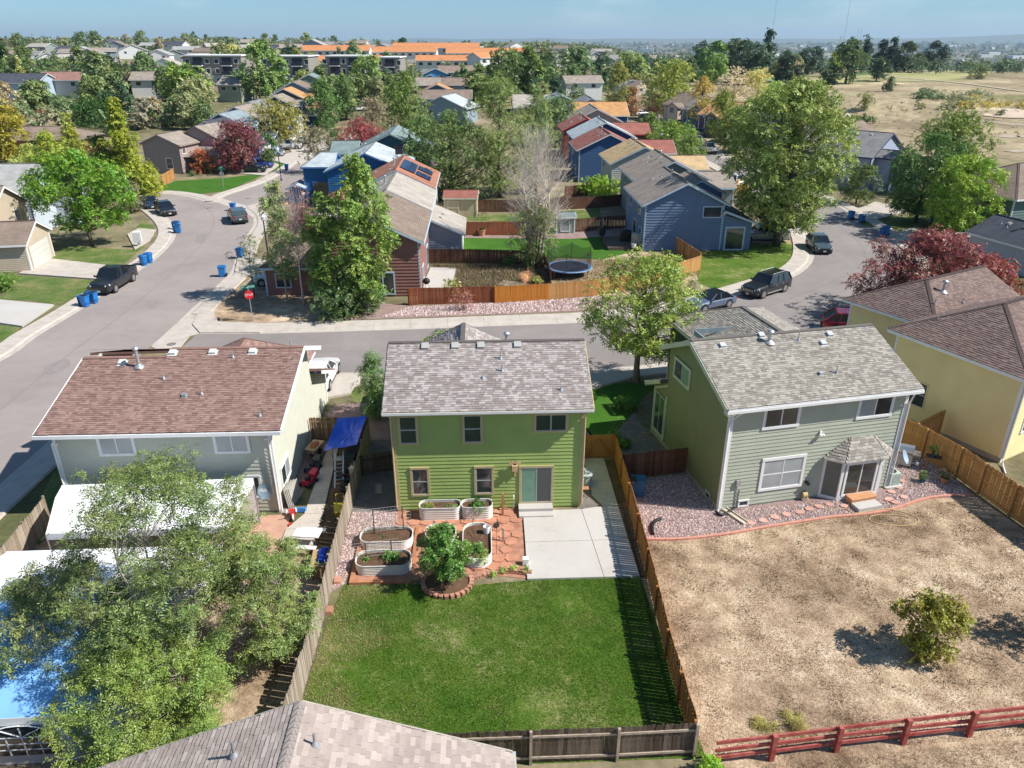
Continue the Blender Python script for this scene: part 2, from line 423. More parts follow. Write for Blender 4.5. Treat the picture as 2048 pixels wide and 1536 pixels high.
def window(root,O,D,u,z,w,h,trim=M_white,kind='slider',panes=('d','d'),tw=.1,off=.04,detail=True):
 """u,z lower left corner of the glass opening on wall line O + u*D"""
 O = Vector((O[0],O[1],0)); D = Vector((D[0],D[1],0)).normalized(); N = Vector((D.y,-D.x,0))
 def bx(mb,u0,z0,u1,z1,o0,o1):
  W = lambda a,b,o: O + D * a + N * o + Vector((0,0,b))
  mb.hull([W(u0,z0,o0),W(u1,z0,o0),W(u1,z1,o0),W(u0,z1,o0)],[W(u0,z0,o1),W(u1,z0,o1),W(u1,z1,o1),W(u0,z1,o1)])
 fr = MB(); t = tw
 bx(fr,u - t,z - t,u + w + t,z,0,off + .035); bx(fr,u - t,z + h,u + w + t,z + h + t * 1.15,0,off + .045)
 bx(fr,u - t,z,u,z + h,0,off + .03); bx(fr,u + w,z,u + w + t,z + h,0,off + .03)
 f = fr.obj('window',[trim],root)
 G_ = {'d': M_glass,'b': M_glass2,'g': M_glassg}
 if kind == 'slider': cells = [(u,z,u + w / 2,z + h),(u + w / 2,z,u + w,z + h)]
 elif kind == 'hung': cells = [(u,z,u + w,z + h / 2),(u,z + h / 2,u + w,z + h)]
 elif kind == 'grid': cells = [(u,z,u + w / 2,z + h / 2),(u + w / 2,z,u + w,z + h / 2),(u,z + h / 2,u + w / 2,z + h),(u + w / 2,z + h / 2,u + w,z + h)]
 else: cells = [(u,z,u + w,z + h)]
 for i,(a,b,c,d) in enumerate(cells):
  p = MB(); g = .028
  bx(p,a + g,b + g,c - g,d - g,.004,off + .004)
  p.obj('pane',[G_[panes[i % len(panes)]]],f)
 if detail:
  sm = MB(); g = .03
  for i,(a,b,c,d) in enumerate(cells):
   o = off + (.014 if i % 2 == 0 else .02)
   bx(sm,a,b,c,b + g,.002,o); bx(sm,a,d - g,c,d,.002,o); bx(sm,a,b + g,a + g,d - g,.002,o); bx(sm,c - g,b + g,c,d - g,.002,o)
  sm.obj('sash',[M_white if trim is M_white else M_trimgrey],f)
 return f
M_trimgrey = mat('sash_grey',(.45,.46,.46),.5,.05)
def block(root,x0,x1,y0,y1,ze,ridge='y',xr=None,pitch=.5,ov=.45,rake=.35,wm=None,rm=None,tm=M_white,z0=0,siding=None,
          mode='tex',hip=(0,0),seed=1,course=.14,matu=None,gutter=True,corner=True,sidefaces=None,wallname='wall',expo=.19,seams=False,zeR=None,wid=(.11,.32),gm=None):
 """gabled or hipped volume. ridge 'y': gables face -y/+y. Returns dict of wall lines."""
 sw = ridge == 'x'
 T = (lambda a,b,z: (b,a,z)) if sw else (lambda a,b,z: (a,b,z))
 a0,a1,b0,b1 = (y0,y1,x0,x1) if sw else (x0,x1,y0,y1)
 am = (a0 + a1) / 2 if xr is None else xr
 zr = ze + (am - a0) * pitch; pR = pitch if zeR is None else (zr - zeR) / (a1 - am)
 zer = zr - (a1 - am) * pR
 # four walls
 faces = {}
 def prof(rev):
  p = [(0,z0),(a1 - a0,z0),(a1 - a0,zer),(am - a0,zr),(0,ze)]
  if rev: p = [(0,z0),(a1 - a0,z0),(a1 - a0,ze),(a1 - am,zr),(0,zer)]
  return p
 sdf = sidefaces or {}
 def face(key,O,D,poly):
  sd = sdf.get(key,siding)
  faces[key] = (O,D)
  wall_face(root,O,D,poly,wm,sd,wallname,seed=seed * 7 + len(faces),expo=expo,seams=seams)
 gabN = not hip[0]; gabF = not hip[1]
 boxp = lambda w,z: [(0,z0),(w,z0),(w,z),(0,z)]
 if not sw:
  face('S',(x0,y0),(1,0),prof(False) if gabN else boxp(x1 - x0,ze))
  face('N',(x1,y1),(-1,0),prof(True) if gabF else boxp(x1 - x0,ze))
  face('E',(x1,y0),(0,1),boxp(y1 - y0,zer)); face('W',(x0,y1),(0,-1),boxp(y1 - y0,ze))
 else:
  face('W',(x0,y1),(0,-1),prof(True) if gabN else boxp(y1 - y0,ze))
  face('E',(x1,y0),(0,1),prof(False) if gabF else boxp(y1 - y0,ze))
  face('S',(x0,y0),(1,0),boxp(x1 - x0,ze)); face('N',(x1,y1),(-1,0),boxp(x1 - x0,zer))
 # roof
 bA,bB = b0 - rake,b1 + rake
 hA = min((am - a0) + ov,(b1 - b0) / 2 + rake) if hip[0] else 0; hB = min((am - a0) + ov,(b1 - b0) / 2 + rake) if hip[1] else 0
 up = .03
 L0 = T(a0 - ov,bA,ze - ov * pitch + up); L1 = T(a0 - ov,bB,ze - ov * pitch + up)
 R0 = T(a1 + ov,bA,zer - ov * pR + up); R1 = T(a1 + ov,bB,zer - ov * pR + up)
 K0 = T(am,bA + hA,zr + up); K1 = T(am,bB - hB,zr + up)
 rp = lambda pts,sd: roof_plane(root,pts,rm,mode,course,seed=seed + sd,matu=matu,wid=wid)
 rp([L0,L1,K1,K0],1); rp([R0,R1,K1,K0],2)
 if hip[0]: rp([L0,R0,K0],3)
 if hip[1]: rp([L1,R1,K1],4)
 # ridge cap
 rc = MB(); rc.beam(Vector(K0) + Vector((0,0,.135)),Vector(K1) + Vector((0,0,.135)),.26,.05)
 if hip[0]: rc.beam(Vector(K0) + Vector((0,0,.135)),Vector(L0) + Vector((0,0,.11)),.22,.05); rc.beam(Vector(K0) + Vector((0,0,.137)),Vector(R0) + Vector((0,0,.11)),.22,.05)
 if hip[1]: rc.beam(Vector(K1) + Vector((0,0,.135)),Vector(L1) + Vector((0,0,.11)),.22,.05); rc.beam(Vector(K1) + Vector((0,0,.137)),Vector(R1) + Vector((0,0,.11)),.22,.05)
 rc.obj('ridge_cap',[matu or rm],root)
 # fascia / gutter / rakes
 fa = MB(); gm = gm or tm
 def edge(p,q,h=.17,w=.04,mi=0,out=(0,0,0)):
  o = Vector(out); p = Vector(p) + o; q = Vector(q) + o
  fa.hull([p + Vector((0,0,-h + .06)),q + Vector((0,0,-h + .06)),q + o.normalized() * w + Vector((0,0,-h + .06)),p + o.normalized() * w + Vector((0,0,-h + .06))],
    [p + Vector((0,0,.08)),q + Vector((0,0,.08)),q + o.normalized() * w + Vector((0,0,.08)),p + o.normalized() * w + Vector((0,0,.08))])
 av = Vector(T(1,0,0)); bv = Vector(T(0,1,0)); e = .012
 edge(L0,L1,out=-av * e,w=.09); edge(R0,R1,out=av * e,w=.09)
 if gabN: edge(L0,K0,out=-bv * e); edge(R0,K0,out=-bv * e)
 else: edge(L0,R0,out=-bv * e,w=.09)
 if gabF: edge(L1,K1,out=bv * e); edge(R1,K1,out=bv * e)
 else: edge(L1,R1,out=bv * e,w=.09)
 fa.obj('fascia',[tm],root)
 if corner:
  co = MB(); w = .11; d = .045
  for (cx,cy,zt) in ((x0,y0,ze),(x1,y0,ze if sw else zer),(x1,y1,zer),(x0,y1,zer if sw else ze)):
   sx = -1 if cx == x0 else 1; sy = -1 if cy == y0 else 1
   xa,xb = sorted((cx + sx * d,cx - sx * w)); ya,yb = sorted((cy + sy * d,cy - sy * w))
   co = MB(); co.box(xa,ya,z0,xb,yb,zt - .02); co.obj('corner_trim',[tm],root)
 return dict(f=faces,zr=zr,am=am,zer=zer,K0=K0,K1=K1)
def vent_box(root,p,slope_dir,m,s=.36):
 """low box vent lying on a slope; slope_dir = downhill unit vector in plan, pitch"""
 mb = MB(); mb.box(-s / 2,-s / 2,.02,s / 2,s / 2,.13); mb.box(-s * .7,-s * .75,0,s * .7,s * .6,.02)
 (dx,dy),pt = slope_dir
 o = mb.obj('roof_vent',[m],root,loc=p); n = Vector((dx * math.sin(math.atan(pt)),dy * math.sin(math.atan(pt)),math.cos(math.atan(pt))))
 o.rotation_euler = n.to_track_quat('Z','Y').to_euler(); return o
def vent_pipe(root,p,h=.45,r=.045,m=None,cap=False,base=True):
 mb = MB(); mb.tube([(0,0,-.1),(0,0,h)],r,10)
 if cap: mb.lathe((0,0,h - .08),[(.001,0),(r * 1.7,0),(r * 1.9,.08),(r * 1.2,.15),(.001,.17)],12)
 if base: mb.lathe((0,0,-.05),[(r * 3.2,.03),(r * 2.6,.09),(r * 1.15,.18),(r,.2)],12,1)
 return mb.obj('vent_pipe',[m or M_galv,M_galv],root,loc=p)
# ------------------------------------------------------------------ fences
def board_fence(name,label,pts,h,m,mpost=None,seed=0,pw=.14,gap=.006,each=True,rail_side=1,group=None,posts=True,lean=0,rails=2,dog=True,cap=False,mrail=None,zig=0.0,cat='fence',pt=.018):
 """vertical board fence along ground points; every board its own part when each"""
 P = [Vector((p[0],p[1],p[2] if len(p) > 2 else 0)) for p in pts]
 root = thing(name,label,cat,P[0],0,group); O = P[0]; r = rng(seed); mpost = mpost or m; mrail = mrail or mpost
 pk = MB(); c = .035
 prof = [(-pw / 2,0),(pw / 2,0),(pw / 2,h - c),(pw / 2 - c,h),(-pw / 2 + c,h),(-pw / 2,h - c)] if dog else [(-pw / 2,0),(pw / 2,0),(pw / 2,h),(-pw / 2,h)]
 pk.hull([(x,-pt / 2,z) for x,z in prof],[(x,pt / 2,z) for x,z in prof]); me = pk.mesh('fence_board',[m])
 stuff = MB(); cnt = 0; po = MB()
 for i in range(len(P) - 1):
  a,b = P[i],P[i + 1]; d = (b - a).xy.to_3d(); L = d.length; d.normalize(); n = Vector((d.y,-d.x,0)) * rail_side; ang = math.atan2(d.y,d.x)
  k = int(L / (pw + gap)); k = max(k,1)
  for j in range(k):
   t = (j + .5) / k; p = a.lerp(b,t) - O; zz = .03 + r.uniform(-.015,.015) * (1 + zig)
   if each and cnt < 300:
    o = link('fence_board',me,root,loc=(p.x,p.y,p.z + zz),rot=(r.uniform(-.01,.01) + lean,r.uniform(-.008,.008) * (1 + zig),ang)); cnt += 1
   else:
    M = Matrix.Translation((p.x,p.y,p.z + zz)) @ Euler((lean,r.uniform(-.008,.008) * (1 + zig),ang)).to_matrix().to_4x4()
    stuff.hull([M @ Vector((x,-pt / 2,z)) for x,z in prof],[M @ Vector((x,pt / 2,z)) for x,z in prof])
  # rails
  for q in range(rails):
   z = (.25 + q * (h - .5) / max(1,rails - 1)) if rails > 1 else h - .3
   rl = MB(); o2 = n * (pt / 2 + .022)
   rl.beam(a - O + o2 + Vector((0,0,z)),b - O + o2 + Vector((0,0,z)),.04,.09)
   rl.obj('rail',[mrail],root)
  if cap:
   rl = MB(); rl.beam(a - O + Vector((0,0,h + .05)),b - O + Vector((0,0,h + .05)),.14,.035); rl.obj('cap_rail',[mrail],root)
  if posts:
   np_ = max(1,round(L / 2.4))
   for j in range(np_ + (1 if i == len(P) - 2 else 0)):
    p = a.lerp(b,j / np_) - O + n * (pt / 2 + .06)
    q = MB(); q.box(-.045,-.045,0,.045,.045,h + .04); q.obj('post',[mpost],root,loc=p,rot=(0,0,ang))
 if stuff.v: stuff.obj('fence_boards',[m],root,kind='stuff')
 return root
def poly_patch(name,pts,z,m,kind='structure',parent=None,sub=0,**props):
 """flat sheet on the ground"""
 import mathutils
 tri = mathutils.geometry.tessellate_polygon([[Vector((p[0],p[1],0)) for p in pts]])
 mb = MB(); mb.add([(p[0],p[1],z) for p in pts],[tuple(t) for t in tri])
 me = mb.mesh(name,[m])
 if me.polygons and me.polygons[0].normal.z < 0: me.flip_normals()
 return link(name,me,parent,kind=kind,**props) if kind else link(name,me,parent,**props)
def slab(name,pts,z0,z1,m,kind='structure',parent=None,**props):
 import mathutils
 tri = mathutils.geometry.tessellate_polygon([[Vector((p[0],p[1],0)) for p in pts]])
 mb = MB(); n = len(pts); mb.add([(p[0],p[1],z1) for p in pts] + [(p[0],p[1],z0) for p in pts],[tuple(t) for t in tri] + [(i,(i + 1) % n,n + (i + 1) % n,n + i) for i in range(n)])
 o = mb.obj(name,[m],parent,**props)
 if kind: o['kind'] = kind
 return o
def smooth_line(pts,n=6,closed=False):
 P = [Vector((p[0],p[1],p[2] if len(p) > 2 else 0)) for p in pts]; out = []; N = len(P)
 rngi = range(N if closed else N - 1)
 for i in rngi:
  p0 = P[i - 1] if (i > 0 or closed) else P[0]; p1 = P[i]; p2 = P[(i + 1) % N]; p3 = P[(i + 2) % N] if (i + 2 < N or closed) else P[-1]
  for k in range(n):
   t = k / n
   out.append(.5 * ((2 * p1) + (p2 - p0) * t + (2 * p0 - 5 * p1 + 4 * p2 - p3) * t * t + (3 * p1 - p0 - 3 * p2 + p3) * t ** 3))
 if not closed: out.append(P[-1])
 return out
def sweep_side(name,line,prof_pieces,m,side=1,kind='structure',seg=3.0,gap=.015,parent_name=None,piece='slab'):
 """kerb and pavement following a line: chopped into cast slabs; profile = list of (offset, z)"""
 root = bpy.data.objects.new(name,None); COL.objects.link(root); root['kind'] = kind
 # resample at seg
 L = [0];
 for i in range(1,len(line)): L.append(L[-1] + (line[i] - line[i - 1]).length)
 def at(s):
  s = max(0,min(L[-1],s))
  for i in range(1,len(L)):
   if s <= L[i] or i == len(L) - 1:
    t = (s - L[i - 1]) / max(1e-6,L[i] - L[i - 1]); return line[i - 1].lerp(line[i],t)
 def nrm(s):
  d = (at(s + .5) - at(s - .5)); d.z = 0; d.normalize(); return Vector((d.y,-d.x,0)) * side
 s = 0
 while s < L[-1] - .2:
  e = min(s + seg,L[-1]); mb = MB(); k = len(prof_pieces); cuts = [s + gap / 2,(s + e) / 2,e - gap / 2]
  vs = []
  for q in cuts:
   p = at(q); n = nrm(q)
   for off,z in prof_pieces: vs.append(p + n * off + Vector((0,0,z)))
  fs = []
  for a in range(2):
   for j in range(k - 1): fs.append((a * k + j,a * k + j + 1,(a + 1) * k + j + 1,(a + 1) * k + j))
  fs.append(tuple(range(k))); fs.append(tuple(range(3 * k - 1,2 * k - 1,-1)))
  mb.add(vs,fs); mb.obj(piece,[m],root); s = e
 return root
# ------------------------------------------------------------------ foliage
def quads_mesh(name,C,A,B,mats,tri=False):
 """leaf faces: centres C, half axes A, B (numpy n x 3); pointed leaves (4 corners: tip, side, base, side)"""
 n = len(C); V = np.empty((n,4,3),np.float32)
 V[:,0] = C - A; V[:,1] = C + B - A * .1; V[:,2] = C + A; V[:,3] = C - B - A * .1
 me = bpy.data.meshes.new(name)
 me.vertices.add(n * 4); me.vertices.foreach_set('co',V.reshape(-1))
 me.loops.add(n * 4); me.loops.foreach_set('vertex_index',np.arange(n * 4,dtype=np.int32))
 me.polygons.add(n); me.polygons.foreach_set('loop_start',np.arange(0,n * 4,4,dtype=np.int32)); me.polygons.foreach_set('loop_total',np.full(n,4,np.int32))
 for m in mats: me.materials.append(m)
 me.update(calc_edges=True); return me
def leaf_arrays(centres,radii,n,size,aspect,rs,squash=.8,droop=0.0,flat=.35,hollow=.5,K=9):
 """n leaves in sprays of K along short twigs, spread over clumps (centres k x 3, radii k)"""
 m = max(1,n // K); w = radii ** 2; w = w / w.sum(); idx = rs.choice(len(centres),m,p=w)
 d = rs.normal(size=(m,3)); d /= np.linalg.norm(d,axis=1)[:,None]
 rr = (hollow + (1 - hollow) * rs.random(m)) ** .8 * rs.uniform(.7,1.1,m)
 off = d * (rr * radii[idx])[:,None]; off[:,2] *= squash
 O = centres[idx] + off; O[:,2] -= droop * rs.random(m) ** 2 * radii[idx]
 N = rs.normal(size=(m,3)) * (1 - flat) * .8 + d * .7; N[:,2] += flat * 1.5 + .25; N[:,0] += .2; N /= np.linalg.norm(N,axis=1)[:,None]
 D = d * .9 + rs.normal(size=(m,3)) * .6; D[:,2] -= .1; D -= N * (D * N).sum(1)[:,None]; D /= np.linalg.norm(D,axis=1)[:,None]; S = np.cross(D,N)
 L = size * K * .3; C = []; AA = []; BB = []
 for k in range(K):
  t = (k + .5) / K; sg = 1 if k % 2 else -1; s = (size * rs.uniform(.7,1.3,m))[:,None] / 2
  n2 = N + rs.normal(size=(m,3)) * .28; a = D * .6 + S * sg * .8 + rs.normal(size=(m,3)) * .12; a -= n2 * ((a * n2).sum(1) / (n2 * n2).sum(1))[:,None]; a /= np.linalg.norm(a,axis=1)[:,None]
  b_ = np.cross(n2,a); b_ /= np.linalg.norm(b_,axis=1)[:,None]
  C.append(O + D * (L * (t - .35)) + a * s - np.array([0,0,1.]) * (L * .25 * t * t)); AA.append(a * s); BB.append(b_ * s * aspect)
 return np.concatenate(C),np.concatenate(AA),np.concatenate(BB)
def envelope(kind,u,rs):
 """relative radius of a crown at relative height u (0 bottom, 1 top)"""
 if kind == 'round': return math.sqrt(max(0,1 - (2 * u - 1) ** 2)) ** .8
 if kind == 'oval': return math.sin(math.pi * min(1,u * .93 + .07)) ** .7
 if kind == 'cone': return max(.04,(1 - u)) ** .85
 if kind == 'column': return (.35 + .65 * math.sin(math.pi * min(1,u * .9 + .08))) * (1 if u < .85 else .75)
 if kind == 'vase': return .35 + .75 * math.sin(math.pi * min(1,u * .8 + .12)) if u < .9 else .6
 if kind == 'broad': return math.sin(math.pi * min(1,.12 + u * .86)) ** .5
 return 1
BR = 2.3
def make_tree(name,label,loc,h,w,kind='round',leaves=6000,size=.16,aspect=.6,clumps=60,clump_r=None,base=.22,color=(.07,.12,.03),seed=1,
              trunk_r=None,bark=None,group=None,bare=0.0,one=False,cat='tree',lean=(0,0),squash=.75,stems=1,gapf=.0,droop=0,flat=.35,hollow=.45,bare_up=0.0):
 rs = np.random.RandomState(seed); r = rng(seed); bark = bark or M_bark
 trunk_r = trunk_r or max(.04,h * .018); clump_r = clump_r or w * .16
 root = thing(name,label,cat,loc,r.uniform(0,6.28) if not one else 0,group)
 C = []; Rr = []; z0 = h * base; tries = 0
 while len(C) < clumps and tries < clumps * 20:
  tries += 1
  u = rs.random() if kind != 'cone' else rs.random() ** 1.5; a = rs.random() * 6.283
  e = envelope(kind,u,rs) * w / 2; rad = e * (rs.random() ** .45)
  cr = clump_r * rs.uniform(.65,1.3) * (.55 + .45 * min(1,e / (w * .35)))
  rad = max(0,rad - cr * .5)
  p = (rad * math.cos(a) + lean[0] * u * h,rad * math.sin(a) + lean[1] * u * h,z0 + u * (h - z0 - cr * .5))
  if gapf and C and rs.random() < gapf and min((p[0] - q[0]) ** 2 + (p[1] - q[1]) ** 2 + (p[2] - q[2]) ** 2 for q in C) > (clump_r * 1.5) ** 2: continue
  C.append(p); Rr.append(cr)
 C = np.array(C,np.float64); Rr = np.array(Rr)
 # wood: stems, limbs to the clumps
 wd = MB(); tops = []
 for s in range(stems):
  ba = 6.283 * s / stems + r.random(); bx,by = (0,0) if stems == 1 else (math.cos(ba) * trunk_r * 1.6,math.sin(ba) * trunk_r * 1.6)
  hh = h * (.8 if kind in ('cone','column') else .62) * r.uniform(.85,1.05); spread = 0 if stems == 1 else w * .16
  tp = [(bx,by,-.15)]
  for k in range(1,6):
   f = k / 5; tp.append((bx + math.cos(ba) * spread * f + r.uniform(-1,1) * trunk_r * .7 + lean[0] * f * hh,by + math.sin(ba) * spread * f + r.uniform(-1,1) * trunk_r * .7 + lean[1] * f * hh,hh * f))
  wd.tube(tp,[trunk_r * (1.25 if k == 0 else 1) * (1 - .8 * (k / 5) ** 1.1) for k in range(6)],8); tops.append(tp)
 order = list(range(len(C)))
 for i in order:
  tp = tops[i % stems]; c = Vector(C[i]); dist = math.hypot(c.x,c.y)
  zt = max(z0 * .75,min(c.z - dist * .55,tp[-1][2] * .98)); f = zt / max(.01,tp[-1][2]); k = min(4,int(f * 5)); q = Vector(tp[k]).lerp(Vector(tp[k + 1]),f * 5 - k)
  mid = q.lerp(c,.5) + Vector((r.uniform(-.1,.1),r.uniform(-.1,.1),-.05)) * dist
  rb = max(.012,trunk_r * .3 * (1 - f * .6))
  wd.tube([q,mid,c],[rb,rb * .6,rb * .22],4,caps=False)
  if bare or bare_up:
   nb = 5
   for b_ in range(nb):
    dd = Vector((r.gauss(0,1),r.gauss(0,1),abs(r.gauss(0,1)) * (1.5 if bare_up else .5) + .3)).normalized() * Rr[i] * r.uniform(.8,1.6)
    wd.tube([mid.lerp(c,r.random()),c + dd * .6 + Vector((0,0,.1)),c + dd],[rb * .4,rb * .25,rb * .1],3,caps=False)
 n = int(leaves * (1 - bare))
 if one:
  # far trees: wood and leaves in one mesh
  me = wd.mesh('tree',[bark],True)
 tr = wd.obj('trunk',[bark],root,smooth=True)
 if n > 0:
  cc,A,B = leaf_arrays(C,Rr,n,size,aspect,rs,squash,droop,flat,hollow)
  o = link('crown',quads_mesh('crown',cc,A,B,[LEAF]),root); o.color = c4([color[0] * BR * 1.12,color[1] * BR * 1.06,color[2] * BR * .85])
 return root
def far_tree_mesh(kind,h,w,n,size,seed,trunk=True):
 """small-in-view tree: crown leaves plus trunk in one mesh"""
 rs = np.random.RandomState(seed); C = []; Rr = []
 k = 26 if kind != 'cone' else 34
 for i in range(k):
  u = rs.random() if kind != 'cone' else rs.random() ** 1.4; a = rs.random() * 6.283; e = envelope(kind,u,rs) * w / 2
  cr = w * .17 * rs.uniform(.7,1.3) * (.5 + .5 * min(1,e / (w * .35))); rad = max(0,e * rs.random() ** .4 - cr * .5)
  C.append((rad * math.cos(a),rad * math.sin(a),h * .14 + u * (h * .86 - cr * .4))); Rr.append(cr)
 cc,A,B = leaf_arrays(np.array(C),np.array(Rr),n,size,.75,rs,.8,0,.35,.55)
 n = len(cc); V = np.empty((n,4,3),np.float32); V[:,0] = cc - A; V[:,1] = cc + B; V[:,2] = cc + A; V[:,3] = cc - B
 mb = MB(); mb.tube([(0,0,-1),(0,0,h * .45)],[w * .035,w * .02],5); nv = len(mb.v)
 verts = np.concatenate([np.array(mb.v,np.float32),V.reshape(-1,3)])
 me = bpy.data.meshes.new('tree'); me.vertices.add(len(verts)); me.vertices.foreach_set('co',verts.reshape(-1))
 loops = [i for f in mb.f for i in f] + list(range(nv,nv + n * 4)); tot = [len(f) for f in mb.f] + [4] * n
 me.loops.add(len(loops)); me.loops.foreach_set('vertex_index',loops); st = np.concatenate([[0],np.cumsum(tot)[:-1]])
 me.polygons.add(len(tot)); me.polygons.foreach_set('loop_start',st.astype(np.int32)); me.polygons.foreach_set('loop_total',tot)
 me.materials.append(LEAF); me.materials.append(M_bark); me.polygons.foreach_set('material_index',[1] * len(mb.f) + [0] * n)
 me.update(calc_edges=True); return me
def bush(name,label,loc,w,h,n=1500,size=.09,color=(.06,.1,.03),seed=1,cat='shrub',group=None,aspect=.6,depth=None,k=14):
 rs = np.random.RandomState(seed); depth = depth or w; C = []; Rr = []
 for i in range(k):
  a = rs.random() * 6.283; q = rs.random() ** .5; cr = min(w,h) * .27 * rs.uniform(.7,1.3)
  C.append((math.cos(a) * q * max(0,w / 2 - cr),math.sin(a) * q * max(0,depth / 2 - cr),cr * .6 + rs.random() * max(0,h - cr * 1.5) * (1 - q * .5))); Rr.append(cr)
 cc,A,B = leaf_arrays(np.array(C),np.array(Rr),n,size,aspect,rs,.9,0,.3,.4)
 cc[:,2] = np.maximum(cc[:,2],.02)
 root = thing(name,label,cat,loc,0,group)
 wd = MB(); r = rng(seed)
 for c in C: wd.tube([(c[0] * .15,c[1] * .15,-.05),(c[0] * .7,c[1] * .7,c[2] * .6),tuple(c)],[.02,.014,.006],4,caps=False)
 wd.obj('stems',[M_bark],root)
 o = link('foliage',quads_mesh('foliage',cc,A,B,[LEAF]),root); o.color = c4([color[0] * BR * 1.12,color[1] * BR * 1.06,color[2] * BR * .85])
 return root
# ------------------------------------------------------------------ ground sheet to the horizon
def build_ground():
 rad = [0,30,80,150] + list(range(185,420,5)) + [420,440,465,490,520,560,600,650,700,760,820,880,940,1000,1080,1180,1300,1450,1600,1800,2100,2500,3200,4200,5600,7500,10000,14000,20000,30000]
 angs = [math.radians(a) for a in list(range(-180,-60,10)) + [i * .5 for i in range(-120,120)] + list(range(60,180,10))]
 V = []; F = []; C = []
 for r_ in rad:
  for a in angs:
   x,y = r_ * math.sin(a),r_ * math.cos(a); V.append((x,y,terr(x,y) - (.0 if r_ < 236 else 0)))
   d = math.degrees(a)
   n = mnoise.noise(Vector((x * .008,y * .008,0))); n2 = mnoise.noise(Vector((x * .03,y * .03,3)))
   if r_ > 1500: c = Vector((.07,.085,.06)).lerp(Vector((.2,.18,.12)),ss(.5 + n * 1.2))
   elif d > 14 and r_ > 170: c = Vector((.40,.33,.21)).lerp(Vector((.28,.225,.145)),ss(.5 + n2 * 1.6)); c = c.lerp(Vector((.17,.17,.07)),ss((n - .1) * 4) * ss((r_ - 330) / 60))
   else: c = Vector((.12,.13,.055)).lerp(Vector((.25,.205,.135)),ss(.6 + n2 * 1.3))
   C.append((c[0],c[1],c[2],1))
 k = len(angs)
 for i in range(len(rad) - 1):
  for j in range(k):
   j2 = (j + 1) % k
   F.append((i * k + j,i * k + j2,(i + 1) * k + j2,(i + 1) * k + j))
 me = bpy.data.meshes.new('ground'); me.from_pydata(V,[],F)
 ca = me.color_attributes.new('Col','FLOAT_COLOR','POINT'); ca.data.foreach_set('color',[x for c in C for x in c])
 me.polygons.foreach_set('use_smooth',[True] * len(F))
 m,nt,b,o = _new('ground'); N = nt.nodes; L = nt.links; b.inputs['Roughness'].default_value = 1; b.inputs['Specular IOR Level'].default_value = .05
 at = N.new('ShaderNodeVertexColor'); at.layer_name = 'Col'; tc = N.new('ShaderNodeTexCoord')
 prev = at.outputs[0]
 for sc,lo,hi in ((.35,.72,1.3),(.05,.75,1.28),(3.0,.8,1.2),(.008,.85,1.2)):
  nz = N.new('ShaderNodeTexNoise'); nz.inputs['Scale'].default_value = sc; nz.inputs['Detail'].default_value = 6; L.new(tc.outputs['Object'],nz.inputs['Vector'])
  mr = N.new('ShaderNodeMapRange'); mr.inputs['From Min'].default_value = .3; mr.inputs['From Max'].default_value = .7; mr.inputs['To Min'].default_value = lo; mr.inputs['To Max'].default_value = hi
  L.new(nz.outputs['Fac'],mr.inputs['Value']); vm = N.new('ShaderNodeVectorMath'); vm.operation = 'SCALE'
  L.new(prev,vm.inputs[0]); L.new(mr.outputs[0],vm.inputs['Scale']); prev = vm.outputs[0]
 L.new(prev,b.inputs['Base Color']); me.materials.append(m)
 link('ground',me,kind='structure')
build_ground()
# ground covers -------------------------------------------------------
M_asph = ramp_mat('asphalt',[(.3,(.252,.217,.204)),(.5,(.316,.275,.257)),(.7,(.381,.335,.311))],[(.12,.55),(.9,.25),(30,.2)],.92,.15,90,spec=.2)
M_asph2 = ramp_mat('asphalt_south',[(.3,(.211,.190,.182)),(.5,(.258,.232,.220)),(.7,(.326,.292,.275))],[(.15,.55),(.9,.25),(30,.2)],.92,.15,90,spec=.2)
M_lawn = ramp_mat('lawn',[(.38,(.045,.105,.01)),(.45,(.075,.145,.016)),(.52,(.11,.175,.028)),(.57,(.19,.22,.065)),(.65,(.36,.33,.17))],[(.3,.5),(2.0,.3),(11,.2)],.95,.5,45)
M_lawn2 = ramp_mat('lawn_even',[(.3,(.035,.115,.012)),(.55,(.06,.155,.018)),(.75,(.12,.21,.04))],[(.4,.5),(6,.5)],.95,.5,45)
M_lawn3 = ramp_mat('lawn_patchy',[(.34,(.05,.12,.018)),(.5,(.12,.17,.045)),(.62,(.26,.23,.11)),(.75,(.36,.29,.19))],[(.45,.55),(5,.45)],.95,.4,45)
M_dry = ramp_mat('dry_grass',[(.385,(.165,.11,.07)),(.44,(.285,.2,.13)),(.49,(.4,.29,.195)),(.54,(.53,.4,.27)),(.61,(.72,.59,.43))],[(.22,.44),(1.2,.3),(8.5,.26)],1,.7,26)
M_grav = ramp_mat('pink_gravel',[(.35,(.2,.135,.125)),(.5,(.34,.24,.22)),(.62,(.45,.34,.31)),(.75,(.54,.43,.4))],[(1.2,.3),(16,.7)],.95,.9,22)
M_gravg = ramp_mat('grey_gravel',[(.35,(.13,.12,.12)),(.5,(.22,.195,.185)),(.62,(.33,.28,.26)),(.75,(.45,.38,.36))],[(1.2,.3),(16,.7)],.95,.9,22)
M_mulch = ramp_mat('bark_mulch',[(.35,(.09,.06,.038)),(.55,(.18,.125,.08)),(.72,(.3,.22,.145))],[(1.6,.4),(18,.6)],1,.9,24)
M_soil = ramp_mat('soil',[(.3,(.085,.05,.03)),(.55,(.16,.095,.06)),(.8,(.24,.155,.1))],[(3,.5),(22,.5)],1,.8,30)
M_weeds = ramp_mat('dry_weeds',[(.32,(.1,.085,.05)),(.48,(.2,.155,.095)),(.6,(.27,.2,.13)),(.7,(.13,.15,.06))],[(.5,.5),(5,.5)],1,.8,20)
